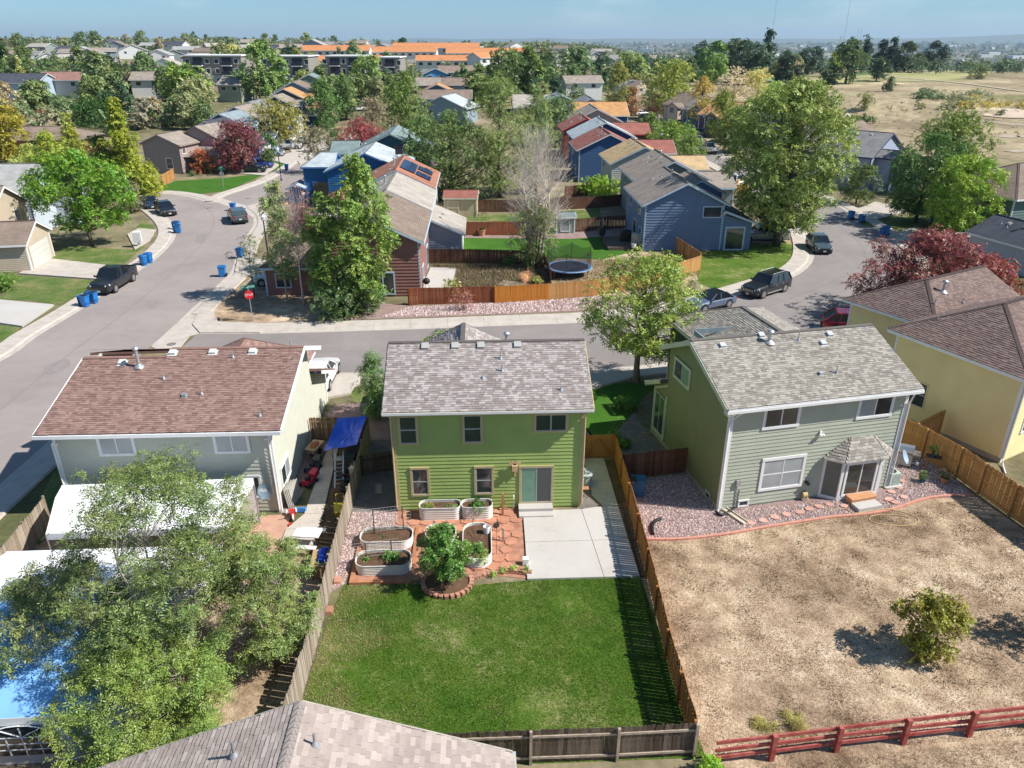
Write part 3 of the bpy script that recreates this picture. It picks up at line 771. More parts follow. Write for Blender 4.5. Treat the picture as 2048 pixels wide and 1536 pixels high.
M_flag = mat('flagstone',(.46,.2,.125),.9,.2,2.5,bump=.3,bscale=12,detail=6)
M_brick = island_mat('edging_brick',[(.36,.15,.1),(.48,.24,.16),(.42,.2,.13),(.5,.3,.22)],grain=.2)
M_pinkedge = mat('pink_kerbing',(.56,.27,.2),.85,.12,5,bump=.2)
def GP(l): return [G(*p) for p in l]
# ---- roads
left_edge = GP([(-420,960),(-150,800),(17,714),(75,672),(150,627),(212,586),(262,553),(307,522),(330,502),(348,480),(352,460),(342,442),(322,424),(296,408),(268,397),(230,386),(150,372)])
north_edge = GP([(150,358),(240,376),(290,386),(335,388),(378,394),(428,406)])
jl = GP([(428,406),(452,392),(500,376),(540,361),(575,341),(600,322),(625,300),(650,276),(672,254),(690,235)])
jr = GP([(716,238),(704,258),(690,280),(672,305),(650,330),(612,362),(570,388),(522,405),(487,414)])
right_edge = GP([(487,414),(503,430),(507,448),(497,465),(480,492),(470,520),(460,547),(425,580),(370,630),(330,666),(300,694),(215,765),(100,880),(0,968),(-120,1075),(-330,1290)])
RD = smooth_line(left_edge,4) + smooth_line(north_edge,3) + smooth_line(jl,3) + smooth_line(jr,3) + smooth_line(right_edge,4)
poly_patch('road',RD,.006,M_asph)
n_edge = GP([(395,668),(440,668),(512,667.5),(640,664.5),(812,659),(1024,651),(1164,645.5),(1290,634),(1370,619),(1440,601),(1520,577),(1583,556),(1614,537),(1628,515),(1624,482),(1611,462),(1590,437),(1560,410),(1520,380),(1475,352),(1430,328),(1395,310),(1360,290),(1330,268),(1308,250),(1296,236)])
s_edge = GP([(340,716),(390,742),(520,750),(640,749),(760,748),(980,744),(1180,738),(1290,730),(1400,712),(1540,677),(1640,650),(1736,627),(1790,600),(1822,570),(1828,540),(1812,508),(1781,480),(1733,446),(1696,424),(1661,405),(1610,385),(1560,362),(1510,343),(1463,325),(1425,306),(1390,285),(1355,262),(1332,244),(1322,232)])
RD2 = smooth_line(n_edge,4) + list(reversed(smooth_line(s_edge,4)))
poly_patch('road',RD2,.011,M_asph2)
M_patch = mat('asphalt_patch',(.27,.24,.225),.95,.12,2); r_ = rng(19)
for q in ([(300,600),(318,604),(306,618),(288,612)],[(560,690),(610,690),(612,700),(556,701)],[(1560,600),(1600,594),(1606,602),(1566,608)],[(1500,628),(1530,622),(1540,630),(1508,636)],[(395,470),(412,470),(408,486),(392,484)],[(90,735),(130,718),(140,730),(100,750)]): poly_patch('road_patch',smooth_line(GP(q),4,True),.0145,M_patch)
# tar seams and repair marks on the carriageway
M_tar = mat('tar_seal',(.2,.175,.165),.8,.2,3)
def seam(name,pts,w=.03):
 L_ = smooth_line(GP(pts),6); mb = MB()
 for i in range(len(L_) - 1):
  a,b = L_[i],L_[i + 1]; d = (b - a).normalized(); n = Vector((d.y,-d.x,0)) * w / 2; z = Vector((0,0,.016))
  mb.add([a - n + z,a + n + z,b + n + z,b - n + z],[(0,1,2,3)])
 mb.obj(name,[M_tar],kind='structure')
seam('road_seam',[(0,820),(130,715),(250,625),(350,540),(410,480),(428,440),(405,412),(350,396)],.04)
seam('road_seam',[(520,706),(760,702),(1180,690)],.04)
seam('road_seam',[(1290,690),(1500,625),(1640,575),(1720,530),(1722,490),(1660,440)],.05)
# pavements, kerbs
KP = [(-.02,.0),(0,.014),(.42,.016),(.6,.1),(1.95,.125),(2.0,.0)]
M_walk = M_conc
def cl(pts,n=4): return smooth_line(pts,n)
sweep_side('pavement',cl(left_edge),KP,M_walk,side=-1)
sweep_side('pavement',cl(north_edge + jl[1:]),KP,M_walk,side=-1)
sweep_side('pavement',cl(jr + right_edge[1:9]),KP,M_walk,side=-1)
sweep_side('pavement',cl(right_edge[11:]),KP,M_walk,side=-1)
sweep_side('pavement',cl(n_edge[1:]),[(a * 1.12,b) for a,b in KP],M_walk,side=-1)
sweep_side('pavement',cl(s_edge[1:]),KP,M_walk,side=1)
# cross pans over the side-street mouths and the curved corner
slab('cross_pan',GP([(302,693),(370,631),(424,583),(432,615),(425,640),(470,668),(395,668),(380,672),(346,715)]),0,.022,M_walk)
slab('pavement_corner',GP([(424,583),(452,556),(500,548),(470,575),(432,600),(424,625),(436,645),(520,648),(520,667),(400,667),(385,650),(400,618)]),0,.105,M_walk)
slab('cross_pan',GP([(378,393.5),(430,404),(479,421),(508,436),(497,413),(470,405),(433,393)]),0,.024,M_walk)
# ---- yards: middle house
sheets = [0]
def Zs(): sheets[0] += 1; return .004 * (1 + sheets[0] % 6)
lawn_pts = [(-6.1,25.9),(-2.9,25.75),(-.5,25.6),(1.7,25.8),(6.65,25.8),(7.0,16.8),(-6.5,16.8),(-6.55,21),(-6.4,24)]
poly_patch('lawn',lawn_pts,.008,M_lawn)
poly_patch('gravel_bed',[(-6.75,25.2),(-6.6,31.3),(-4.3,31.3),(-4.3,30.9),(-4,29),(-5.9,28.9),(-6.1,25.9)],.012,M_grav)
poly_patch('gravel_bed',[(4.7,31.1),(5.6,31.2),(5.95,31.9),(5.5,33.2),(5.3,35.9),(4.7,35.9)],.012,M_gravg)
poly_patch('mulch_strip',[(6.55,25.8),(7.05,25.8),(7.3,35.8),(6.6,35.8),(6.6,31)],.008,M_mulch)
poly_patch('gravel_bed',[(-6.9,31.3),(-4.3,31.3),(-4.3,38.5),(-6.7,38.5)],.012,M_gravg)
poly_patch('flagstone_bed',[(-4.45,31.25),(1.75,31.25),(1.75,25.9),(.3,26.2),(-.6,26.3),(-2.6,26.3),(-3.0,26),(-4.3,25.95),(-5.9,25.75),(-6.05,29.2),(-4.6,29.4)],.018,mat('red_dirt',(.4,.2,.135),.95,.25,3,bump=.3))
# ---- sage house yard
poly_patch('gravel_bed',[(6.95,27.6),(7.3,33.6),(11.1,34.3),(11.5,30.7),(21,32.4),(20.5,36),(24.2,37),(24.95,33.3),(25.0,31.3),(22.6,31.3),(20.2,30.35),(18.5,29.95),(16.9,29.85),(13.5,29.2),(10.4,28.55),(7.6,28.5)],.022,M_grav)
poly_patch('dry_lawn',[(7.0,16.6),(7.3,28.6),(13.5,29.3),(16.9,29.9),(20.2,30.5),(22.6,31.4),(25,31.5),(25.6,28.5),(26.5,15),(7,15)],.010,M_dry)
poly_patch('dry_lawn',[(6.8,16.4),(40,17.7),(60,2),(-10,2)],.006,M_dry)
poly_patch('lawn',[(5.9,40.3),(5.4,45.6),(12.2,46.1),(10.4,43.6),(8.6,40.2),(7.6,38.7),(6.3,38.3)],.014,M_lawn2)
poly_patch('mulch_bed',[(7.3,34),(11,34.5),(9.6,38.5),(9.4,41.5),(10.6,43.6),(8.6,40.2),(7.6,38.7),(6.3,38.3),(7.2,36)],.018,M_gravg)
poly_patch('gravel_bed',[(4.9,35.8),(6.5,38.2),(5.9,40.3),(5.2,44.5),(4.8,40)],.014,M_grav)
# ---- left house yard
poly_patch('gravel_bed',[(-10.1,31),(-9.6,31),(-8.95,38.5),(-10.1,38.5)],.012,M_grav)
poly_patch('mulch_strip',[(-8.1,28),(-6.65,25),(-6.8,37.5),(-8.3,38.4),(-7.95,31)],.012,M_mulch)
poly_patch('dirt_yard',[(-22,31),(-10,31),(-8.1,28),(-6.65,25),(-6.6,10),(-22,10)],.006,M_dry)
poly_patch('gravel_bed',[(-9.9,42),(-6.8,38.6),(-4.9,38.6),(-5.2,43.5),(-9.4,43.5)],.014,M_grav)
poly_patch('lawn',[(-8.4,43.7),(-5.5,43.7),(-6.2,46.0),(-9.2,46.0)],.016,M_lawn3)
poly_patch('dark_lawn',GP([(118,925),(140,900),(150,1000),(80,1090),(40,1075)]),.016,M_lawn3)
# ---- across the street
poly_patch('gravel_bed',GP([(520,646),(640,642),(812,636),(1024,628),(1164,622),(1290,612),(1370,596),(1400,580),(1396,560),(1250,590),(1190,592),(990,605),(820,612),(700,600),(560,600)]),.012,M_grav)
poly_patch('dry_lawn',GP([(424,618),(428,640),(470,647),(600,642),(720,634),(700,606),(600,560),(505,556),(450,590)]),.016,M_dry)
poly_patch('lawn',GP([(1398,566),(1380,505),(1475,498),(1560,484),(1586,490),(1587,506),(1575,528),(1540,552),(1480,574),(1430,580)]),.016,M_lawn)
poly_patch('dirt_yard',GP([(850,530),(1060,532),(1100,560),(985,606),(820,612),(905,580),(915,540)]),.010,M_weeds)
poly_patch('dirt_yard',GP([(1100,560),(1110,500),(1250,505),(1400,505),(1398,560),(1250,592),(1120,592)]),.008,M_dry)
poly_patch('lawn',GP([(855,502),(930,476),(1140,474),(1218,474),(1262,505),(1200,520),(1115,516),(1095,530),(1085,505)]),.013,M_lawn2)
poly_patch('lawn',GP([(925,440),(930,430),(1020,428),(1200,418),(1200,438),(1000,443)]),.012,M_lawn3)
poly_patch('gravel_bed',GP([(926,476),(926,470),(1090,472),(1140,460),(1250,455),(1252,470),(1140,478)]),.018,M_grav)
poly_patch('lawn',GP([(345,388),(310,380),(350,362),(450,356),(540,345),(555,330),(530,348),(500,362),(455,382),(400,388)]),.018,M_lawn2)
poly_patch('lawn',GP([(520,328),(555,322),(573,328),(548,342),(528,342)]),.02,M_lawn2)
poly_patch('dry_lawn',GP([(90,520),(130,492),(262,500),(292,490),(250,527),(203,532),(150,530)]),.02,M_lawn3)
poly_patch('dry_lawn',GP([(270,458),(285,440),(303,450),(312,460),(295,462)]),.02,M_lawn3)
poly_patch('lawn',GP([(0,600),(35,552),(185,560),(170,585),(120,610),(60,600)]),.02,M_lawn3)
poly_patch('lawn',GP([(-60,690),(-40,645),(42,655),(20,680)]),.02,M_lawn3)
poly_patch('lawn',GP([(1722,450),(1735,432),(1830,430),(1830,452),(1780,460)]),.02,M_lawn3)
poly_patch('lawn',GP([(1822,482),(1870,470),(1905,478),(1870,490)]),.02,M_lawn3)
# driveways
DRV = [0]
def drive(pts,z=.13,m=None):
 DRV[0] += 1; z += .0045 * (DRV[0] % 9)
 slab('driveway',GP(pts),0,z,m or M_conc)
drive([(38,549),(92,518),(218,533),(193,560)],.14); drive([(-20,600),(108,612),(45,655),(-60,640)],.14,M_conc2); drive([(255,470),(278,458),(312,461),(300,482),(270,500)],.12)
drive([(470,545),(520,560),(600,575),(600,540),(520,520),(478,508)],.13); drive([(640,750),(728,749),(700,790),(650,800),(610,800)],.14); drive([(1130,752),(1240,740),(1260,760),(1150,790)],.13)
drive([(1480,640),(1540,680),(1600,662),(1540,630)],.12); drive([(1475,470),(1560,440),(1590,450),(1555,485),(1480,485)],.12); drive([(1735,444),(1700,425),(1750,405),(1830,420)],.12); drive([(1775,472),(1830,455),(1900,470),(1860,500),(1810,505)],.12)
drive([(445,345),(520,318),(560,330),(530,352)],.1); drive([(535,318),(620,296),(650,300),(575,330)],.1); drive([(600,330),(580,300),(640,285),(655,300)],.1)
# ---- middle house patio: cast panels with open joints
pat = thing('patio','pale concrete patio slab beside the vegetable beds behind the lime green house','patio')
def panel(par,pts,z1=.1,m=M_conc2): slab('concrete_panel',pts,0,z1,m,kind=None,parent=par)
xl0,xl1 = 1.83,1.74   # left edge far/near
g = .012
panel(pat,[(1.83,30.9),(4.72,30.95),(4.9,28.42),(1.8,28.4)]); panel(pat,[(1.8,28.38),(4.9,28.4),(5.06,25.8),(1.74,25.8)])
panel(pat,[(4.745,30.95),(5.42,31.1),(6.6,31.15),(6.6,28.42),(4.92,28.42)]); panel(pat,[(4.925,28.4),(6.6,28.4),(6.62,25.8),(5.085,25.8)])
wk = thing('side_path','narrow concrete path in square panels along the right side of the lime green house','path')
for i in range(4):
 y0,y1 = 31.17 + i * 1.18,31.17 + (i + 1) * 1.18 - .02; xa = 5.62 if i == 0 else 5.45
 panel(wk,[(5.9 if i == 0 else 5.5,y0),(6.6,y0),(6.6,y1),(5.42,y1)],.095,M_conc)
sp = thing('side_path','long concrete path between the pale sage house and the weathered fence','path')
ys = [28.6,29.9,31.15,33.0,34.8,36.6,38.45]
for i in range(6):
 f0,f1 = (ys[i] - 31.1) / 7.3,(ys[i + 1] - .02 - 31.1) / 7.3
 xl = lambda f,y: (-9.5 if y < 31 else -8.9 - .05 * f); xr_ = lambda f: -7.99 - .38 * max(0,f)
 panel(sp,[(xl(f0,ys[i] + .1),ys[i]),(xr_(f0),ys[i]),(xr_(f1),ys[i + 1] - .02),(xl(f1,ys[i + 1] - .1),ys[i + 1] - .02)],.09,M_conc)
poly_patch('terrace',[(-13.5,31.2),(-9.6,31.2),(-9.3,28.3),(-12,28)],.02,mat('salmon_concrete',(.5,.3,.22),.9,.12,2))
# ------------------------------------------------------------------ middle house (lime green)
SH_mid = island_mat('shingles_grey_mauve',[(.265,.225,.21),(.32,.28,.265),(.385,.345,.325),(.29,.25,.235),(.435,.395,.375)],grain=.14)
SH_mid_u = mat('shingle_base_grey',(.13,.11,.105),.95,.1)
SH_brn = island_mat('shingles_red_brown',[(.26,.165,.138),(.31,.2,.168),(.225,.14,.118),(.34,.225,.19),(.285,.182,.152)],grain=.14)
SH_brn_u = mat('shingle_base_brown',(.16,.09,.07),.95,.1)
SH_sage = island_mat('shingles_tan_grey',[(.24,.22,.19),(.39,.36,.315),(.31,.285,.248),(.265,.243,.21),(.36,.333,.29)],grain=.14)
SH_sage_u = mat('shingle_base_tan',(.15,.135,.12),.95,.1)
SH_yel = island_mat('shingles_plum_brown',[(.168,.119,.106),(.213,.154,.135),(.190,.132,.117),(.241,.176,.153)],grain=.12)
SH_yel_u = mat('shingle_base_plum',(.08,.058,.052),.95,.1)
SH_bot = island_mat('shingles_taupe',[(.36,.295,.262),(.40,.33,.293),(.43,.36,.32),(.375,.31,.275),(.475,.402,.358)],grain=.12)
SH_bot_u = mat('shingle_base_taupe',(.2,.17,.155),.95,.1)
M_lime = mat('lime_siding',(.36,.46,.14),.75,.09,.6)
M_tan = mat('tan_trim',(.5,.41,.22),.6,.06)
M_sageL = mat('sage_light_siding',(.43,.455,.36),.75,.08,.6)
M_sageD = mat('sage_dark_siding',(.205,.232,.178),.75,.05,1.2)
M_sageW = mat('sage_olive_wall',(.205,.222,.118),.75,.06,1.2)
M_cream = mat('pale_sage_siding',(.52,.53,.44),.75,.05,1.2)
M_yel = mat('yellow_siding',(.80,.68,.36),.75,.07,.6)
mid = thing('house','lime green two-storey house with mottled grey-mauve roof in the middle of the photo','house',(0,0,0))
mW = block(mid,-4.3,4.7,31.3,38.4,5.78,'x',xr=34.85,pitch=.455,ov=.42,rake=.38,wm=M_lime,rm=SH_mid,tm=M_tan,gm=M_white,mode='stuff',matu=SH_mid_u,siding=None,sidefaces={'S': 'parts'},seams=True,course=.138,seed=3,expo=.195)
O,D = (-4.3,31.3),(1,0)
def mwin(x0,z0,x1,z1,kind,panes): window(mid,O,D,x0 + 4.3,z0,x1 - x0,z1 - z0,M_tan,kind,panes)
mwin(-3.97,3.85,-3.2,5.25,'hung','dd'); mwin(-.96,3.85,-.16,5.25,'hung','dd'); mwin(2.42,4.38,3.87,5.22,'slider','dd')
mwin(-3.53,.98,-2.8,2.4,'hung','dd'); mwin(-.44,.98,.32,2.4,'hung','dd'); mwin(1.75,.38,3.24,2.36,'slider','gd')
st = MB(); st.box(1.62,30.75,0,3.3,31.26,.32); st.box(1.62,30.35,0,3.3,30.74,.17); tag(st.obj('step',[M_conc2]),'two pale concrete steps below the sliding door of the lime green house','steps')
# gutter line and downspouts
g_ = MB(); g_.box(-4.69,30.75,5.57,5.09,30.86,5.69); g_.obj('gutter',[M_white],mid)
for x in (-4.36,4.76):
 d_ = MB(); d_.tube([(x,30.82,5.58),(x,30.95,5.4),(x,31.2,5.1),(x,31.2,.25)],.045,6); d_.obj('downspout',[M_tan],mid)
pR = .455
def onmid(x,y): return (x,y,5.78 + .16 + (y - 31.3) * pR)
for x in (-2.85,-1.37,-.1,1.72): vent_box(mid,onmid(x,34.55),((0,-1),pR),mat('vent_grey',(.42,.42,.4),.6))
for (x,y,h) in ((.85,33.75,.38),(.9,33.0,.38),(3.65,31.85,.25),(-.02,32.6,.12)): vent_pipe(mid,onmid(x,y),h,.035)
vent_pipe(mid,(1.2,35.3,6.95),.85,.09,cap=True,base=False); vent_pipe(mid,(-1.6,35.6,6.9),.75,.07,base=False); vent_pipe(mid,(-1.9,35.6,6.9),.6,.03,base=False); vent_pipe(mid,(-1.3,35.6,6.9),.6,.03,base=False)
# garage wing at the front
block(mid,-3.9,1.7,38.45,43.4,3.9,'y',pitch=.8,ov=.4,rake=.3,wm=M_lime,rm=SH_mid,tm=M_tan,mode='stuff',matu=SH_mid_u,hip=(0,1),seed=5)
ob = MB(); ob.box(4.72,31.45,.9,4.86,31.75,1.5); ob.obj('meter_box',[M_white],mid)
# ------------------------------------------------------------------ left house (pale sage, brown roof)
lft = thing('house','pale sage house with reddish brown shingle roof behind the bushy trees and white tents','house',(0,0,0))
def left_roof():
 z = lambda y: 4.86 + .265 * (y - 31.5)
 wall_face(lft,(-20.05,31.5),(1,0),[(0,0),(9.95,0),(9.95,4.86),(0,4.86)],M_cream,'parts',seed=2,expo=.21,seams=True)
 wall_face(lft,(-10.1,31.5),(0,1),[(0,0),(12.4,0),(12.4,2.0),(8.8,3.55),(8.77,5.0),(5.65,6.36),(0,4.86)],mat('pale_stucco',(.62,.62,.52),.85,.04,2),None,name='side_wall')
 wall_face(lft,(-20.05,40.3),(0,-1),[(0,0),(8.8,0),(8.8,4.62),(3.15,6.3),(0,5)],M_cream,None)
 roof_plane(lft,[(-20.55,31.0,z(31.0)),(-16.3,31.0,z(31.0)),(-16.3,36.5,z(36.5)),(-20.55,36.5,z(36.5))],SH_brn,'stuff',.14,seed=4,matu=SH_brn_u)
 roof_plane(lft,[(-16.3,31.0,z(31.0)),(-9.45,31.0,z(31.0)),(-9.45,37.15,z(37.15)),(-16.3,37.15,z(37.15))],SH_brn,'stuff',.14,seed=9,matu=SH_brn_u)
 roof_plane(lft,[(-20.55,40.8,4.9),(-9.45,40.8,4.9),(-9.45,37.15,6.35),(-20.55,37.15,6.2)],SH_brn,'stuff',.14,seed=12,matu=SH_brn_u)
 zr = z(36.5); zz = z(37.15)
 for a,b,y,q in ((-20.55,-16.3,36.5,zr),(-16.3,-9.45,37.15,zz)):
  m_ = MB(); m_.box(a,y - .14,q + .1,b,y + .14,q + .165); m_.obj('ridge_cap',[SH_brn_u if 0 else mat('ridge_brown',(.26,.15,.12),.9,.15,4)],lft)
 f = MB()
 f.box(-20.6,30.86,z(31) - .1,-9.4,30.985,z(31) + .07); f.obj('gutter',[M_white],lft)
 f = MB()
 f.beam((-9.4,30.98,z(31) + .03),(-9.4,37.15,zz + .06),.05,.24); f.beam((-9.4,37.15,zz + .06),(-9.4,40.8,4.97),.05,.24)
 f.beam((-20.58,30.98,z(31) + .03),(-20.58,36.5,zr + .06),.05,.2); f.beam((-9.4,40.35,3.62),(-9.4,43.9,2.1),.05,.2)
 f.obj('fascia',[M_white],lft)
 # white soffit under the rake, outside the side wall
 s_ = MB(); s_.hull([(-10.05,37.15,zz - .1),(-9.42,37.15,zz - .1),(-9.42,40.8,4.82),(-10.05,40.8,4.82)],[(-10.05,37.15,zz - .04),(-9.42,37.15,zz - .04),(-9.42,40.8,4.87),(-10.05,40.8,4.87)])
 s_.hull([(-10.05,31.0,z(31) - .1),(-9.42,31,z(31) - .1),(-9.42,37.1,zz - .1),(-10.05,37.1,zz - .1)],[(-10.05,31.0,z(31) - .05),(-9.42,31,z(31) - .05),(-9.42,37.1,zz - .05),(-10.05,37.1,zz - .05)])
 s_.obj('soffit',[M_white],lft)
 roof_plane(lft,[(-9.45,44.2,2.0),(-14,44.2,2.0),(-14,40.3,3.7),(-9.45,40.3,3.7)],SH_brn,'stuff',seed=3,matu=SH_brn_u)
 for q in ((-20.12,31.44,0,-19.98,31.56,4.8),(-10.2,31.44,0,-10.04,31.6,4.8),(-10.13,43.75,0,-10.03,43.92,2.0)): c = MB(); c.box(*q); c.obj('corner_trim',[M_white],lft)
 d = MB(); d.tube([(-19.8,30.92,4.4),(-19.75,31.2,4.2),(-20.15,31.4,4.1),(-20.15,31.42,0.2)],.04,6); d.obj('downspout',[M_white],lft)
 d = MB(); d.tube([(-10.15,30.92,4.4),(-10.15,31.35,4.2),(-10.15,31.4,.2)],.04,6); d.obj('downspout',[M_white],lft)
 O,D = (-20.05,31.5),(1,0)
 window(lft,O,D,2.05,3.5,1.5,.88,M_white,'slider','bb',tw=.12); window(lft,O,D,7.4,3.5,1.45,.88,M_white,'slider','bb',tw=.12)
 window(lft,O,D,8.0,.95,1.1,1.1,M_white,'slider','dd',tw=.1)
 window(lft,(-10.1,31.5),(0,1),.75,.95,1.5,1.0,M_white,'slider','db',tw=.12)
 on = lambda x,y: (x,y,z(y) + .16)
 for x,y in ((-18.4,36.0),(-16.1,36.75),(-14.05,36.75),(-12.0,36.75)): vent_box(lft,on(x,y),((0,-1),.265),mat('vent_white',(.6,.6,.58),.6),.34)
 vent_pipe(lft,on(-17.45,35.7),1.0,.085,cap=True)
 for x,y in ((-15.9,34.7),(-13.7,33.5),(-12.9,36.3),(-10.55,31.9)): vent_pipe(lft,on(x,y),.32,.03)
 vent_box(lft,on(-14.5,33.4),((0,-1),.265),M_galv,.2)
 for x in (-11.4,-10.1 - .1): vent_pipe(lft,(x,37.4,zz + .1),.32,.03,base=False)
left_roof()
# hipped garage roof behind the ridge
block(lft,-17.6,-11.6,40.6,46.2,2.6,'y',pitch=.62,ov=.4,rake=.3,wm=M_cream,rm=SH_brn,mode='stuff',matu=SH_brn_u,hip=(0,1),seed=15,siding=None)
# ------------------------------------------------------------------ sage house (right)
sag = thing('house','sage green house with tan mottled roof and bay door, behind the dry brown yard','house',(11.5,30.7,0),R(10.5))
sW = block(sag,0,9.5,0,6.9,5.86,'x',xr=3.95,pitch=.39,ov=.38,rake=.42,wm=M_sageL,rm=SH_sage,mode='stuff',matu=SH_sage_u,sidefaces={'S': 'parts'},seed=21,expo=.2,seams=True,zeR=6.0,corner=False,gm=M_white)
# darker olive tone laid over the side wall
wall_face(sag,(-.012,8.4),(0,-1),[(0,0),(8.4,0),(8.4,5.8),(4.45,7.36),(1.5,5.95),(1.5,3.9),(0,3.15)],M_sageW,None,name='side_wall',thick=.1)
foot = MB(); foot.box(-.03,0,0,-.013,8.4,.22); foot.obj('foundation',[mat('foundation',(.36,.35,.3),.9)],sag)
O,D = (0,0),(1,0)
window(sag,O,D,1.83,4.45,1.7,.98,M_white,'slider','dd',tw=.13); window(sag,O,D,6.9,4.42,1.75,1.0,M_white,'slider','bd',tw=.13); window(sag,O,D,2.15,.95,2.15,1.6,M_white,'grid','bbbb',tw=.13)
WO,WD = (-.02,8.4),(0,-1)
M_sgtrim = mat('sage_trim',(.5,.52,.4),.6)
window(sag,WO,WD,8.4 - 6.1,4.72,1.75,.95,M_sgtrim,'slider','dg',tw=.12)
window(sag,(0,0),(1,0),1.1,.12,.45,.26,M_white,'one','d',tw=.07,detail=False)
for u in (7.15,3.7): window(sag,WO,WD,u,.1,.4,.26,M_sgtrim,'one','d',tw=.07,detail=False)
# corner boards, downspouts
c = MB(); c.box(-.06,-.06,0,.16,.1,5.7); c.obj('corner_trim',[M_white],sag); c = MB(); c.box(9.38,-.06,0,9.56,.12,5.7); c.obj('corner_trim',[M_white],sag)
d = MB(); d.tube([(.35,-.44,5.6),(.2,-.3,5.4),(-.08,-.12,4.85),(-.08,-.12,.25),(-.12,-.2,.1)],.05,6); d.obj('downspout',[M_white],sag)
d = MB(); d.tube([(9.5,-.44,5.6),(9.62,-.1,4.9),(9.62,-.1,.2)],.05,6); d.obj('downspout',[M_white],sag)
g_ = MB(); g_.box(-.46,-.5,5.6,9.96,-.385,5.74); g_.obj('gutter',[M_white],sag)
fr = MB()
for (y0,z0,y1,z1) in ((-.38,5.74,3.95,7.43),(3.95,7.43,7.35,5.85)): fr.beam((-.45,y0,z0),(-.45,y1,z1),.05,.24)
fr.box(-.47,-.48,5.52,-.02,-.15,5.68); fr.obj('fascia',[M_sgtrim],sag)
# bay with sliding door
bay = MB(); ring = [(5.55,-.02),(6.25,-.55),(8.4,-.55),(8.95,-.02)]
bay.hull([(x,y,0) for x,y in ring],[(x,y,2.3) for x,y in ring]); b_ = bay.obj('bay',[mat('bay_panel',(.17,.185,.155),.8,.05)],sag)
tr = MB()
for x,y in ring: tr.box(x - .07,y - .06,0,x + .07,y + .03,2.32)
tr.box(6.3,-.62,0,8.36,-.56,.3); tr.box(6.3,-.61,2.12,8.36,-.56,2.32); tr.beam((5.58,-.06,.1),(6.22,-.57,.1),.04,.2); tr.beam((8.42,-.58,.1),(8.93,-.06,.1),.04,.2)
tr.beam((5.5,-.1,2.33),(6.2,-.66,2.33),.06,.2); tr.beam((6.2,-.66,2.33),(8.45,-.66,2.33),.06,.2); tr.beam((8.45,-.66,2.33),(9.05,-.1,2.33),.06,.2)
tr.obj('trim',[M_white],b_)
window(sag,(0,-.56),(1,0),6.5,.34,1.62,1.74,M_white,'slider','dd',tw=.1)
for pts,s_ in (([(5.35,-.12,2.36),(6.1,-.78,2.36),(6.75,-.02,3.3)],1),([(6.1,-.78,2.36),(8.55,-.78,2.36),(7.95,-.02,3.3),(6.75,-.02,3.3)],2),([(8.55,-.78,2.36),(9.2,-.1,2.36),(7.95,-.02,3.3)],3)):
 roof_plane(sag,pts,SH_sage,'stuff',.15,thick=.06,seed=30 + s_,matu=SH_sage_u)
pS = .39
ons = lambda x,y: (x,y,5.86 + .17 + y * pS)
for x,y in ((1.05,3.4),(7.1,3.5),(6.4,2.95),(3.4,3.85)): vent_box(sag,ons(x,y),((0,-1),pS),mat('vent_pale',(.52,.53,.52),.6),.3)
vent_pipe(sag,ons(3.6,3.35),.6,.09,cap=True); vent_pipe(sag,ons(5.2,3.3),.45,.03); vent_pipe(sag,ons(6.0,1.0),.42,.03); vent_pipe(sag,ons(3.9,3.9),.35,.03); vent_box(sag,ons(5.15,1.05),((0,-1),pS),M_galv,.18)
# meter boxes, lamp, dish
mb = MB(); mb.box(.75,-.14,1.35,.98,-.03,1.68); mb.tube([(.86,-.06,1.35),(.86,-.05,.2)],.02,5); mb.tube([(1.02,-.05,1.1),(1.02,-.05,.1)],.02,5); mb.obj('meter_box',[M_galv],sag)
mb = MB(); mb.box(4.9,-.1,3.75,5.02,-.03,3.9); mb.ell((4.9,-.16,3.72),(.08,.08,.06)); mb.ell((5.05,-.16,3.72),(.08,.08,.06)); mb.obj('floodlight',[M_white],sag)
mb = MB(); mb.tube([(4.7,-.03,1.0),(4.7,-.25,1.0)],.09,8); mb.obj('hose_bib',[M_black],sag)
# porch at the front side
roof_plane(sag,[(-.5,8.9,3.0),(3.6,8.9,3.0),(3.6,6.9,3.95),(-.5,6.9,3.95)],SH_sage,'stuff',.14,seed=44,matu=SH_sage_u)
fr = MB(); fr.beam((-.48,8.9,3.04),(-.48,6.9,4.0),.05,.22); fr.box(-.45,8.86,2.86,3.6,8.94,3.02)
fr.obj('porch_fascia',[M_sgtrim],sag)
po = MB(); po.beam((-.04,8.35,0),(-.04,8.35,3.1),.12,.1,up=(1,0,0)); po.beam((-.04,6.75,.3),(-.04,6.75,3.1),.12,.1,up=(1,0,0)); po.beam((-.04,8.35,2.95),(-.04,6.75,3.75),.06,.14); po.beam((-.045,8.35,.4),(-.045,6.75,.4),.06,.16)
po.obj('porch_frame',[M_sgtrim],sag)
window(sag,(-.03,8.3),(0,-1),.15,.5,1.25,2.3,M_sgtrim,'slider','dd',tw=.04)
# front garage with hip roof and the roof recess
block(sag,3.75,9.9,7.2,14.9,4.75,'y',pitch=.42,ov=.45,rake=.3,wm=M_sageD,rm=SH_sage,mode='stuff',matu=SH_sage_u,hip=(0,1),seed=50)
rw = MB(); M_rw = mat('roof_well_trim',(.28,.36,.4),.6)
for a,b in (((3.1,8.8,5.3),(6.2,8.8,5.3)),((3.1,8.8,5.3),(3.1,10.4,5.3)),((3.1,10.4,5.36),(6.4,9.9,5.5)),((6.4,9.9,5.5),(6.2,8.8,5.3))): rw.beam(a,b,.06,.3)
rw.obj('roof_well',[M_rw],sag); rw = MB(); rw.box(3.15,8.85,4.9,6.2,10.0,5.12); rw.obj('roof_well_floor',[M_sageD],sag)
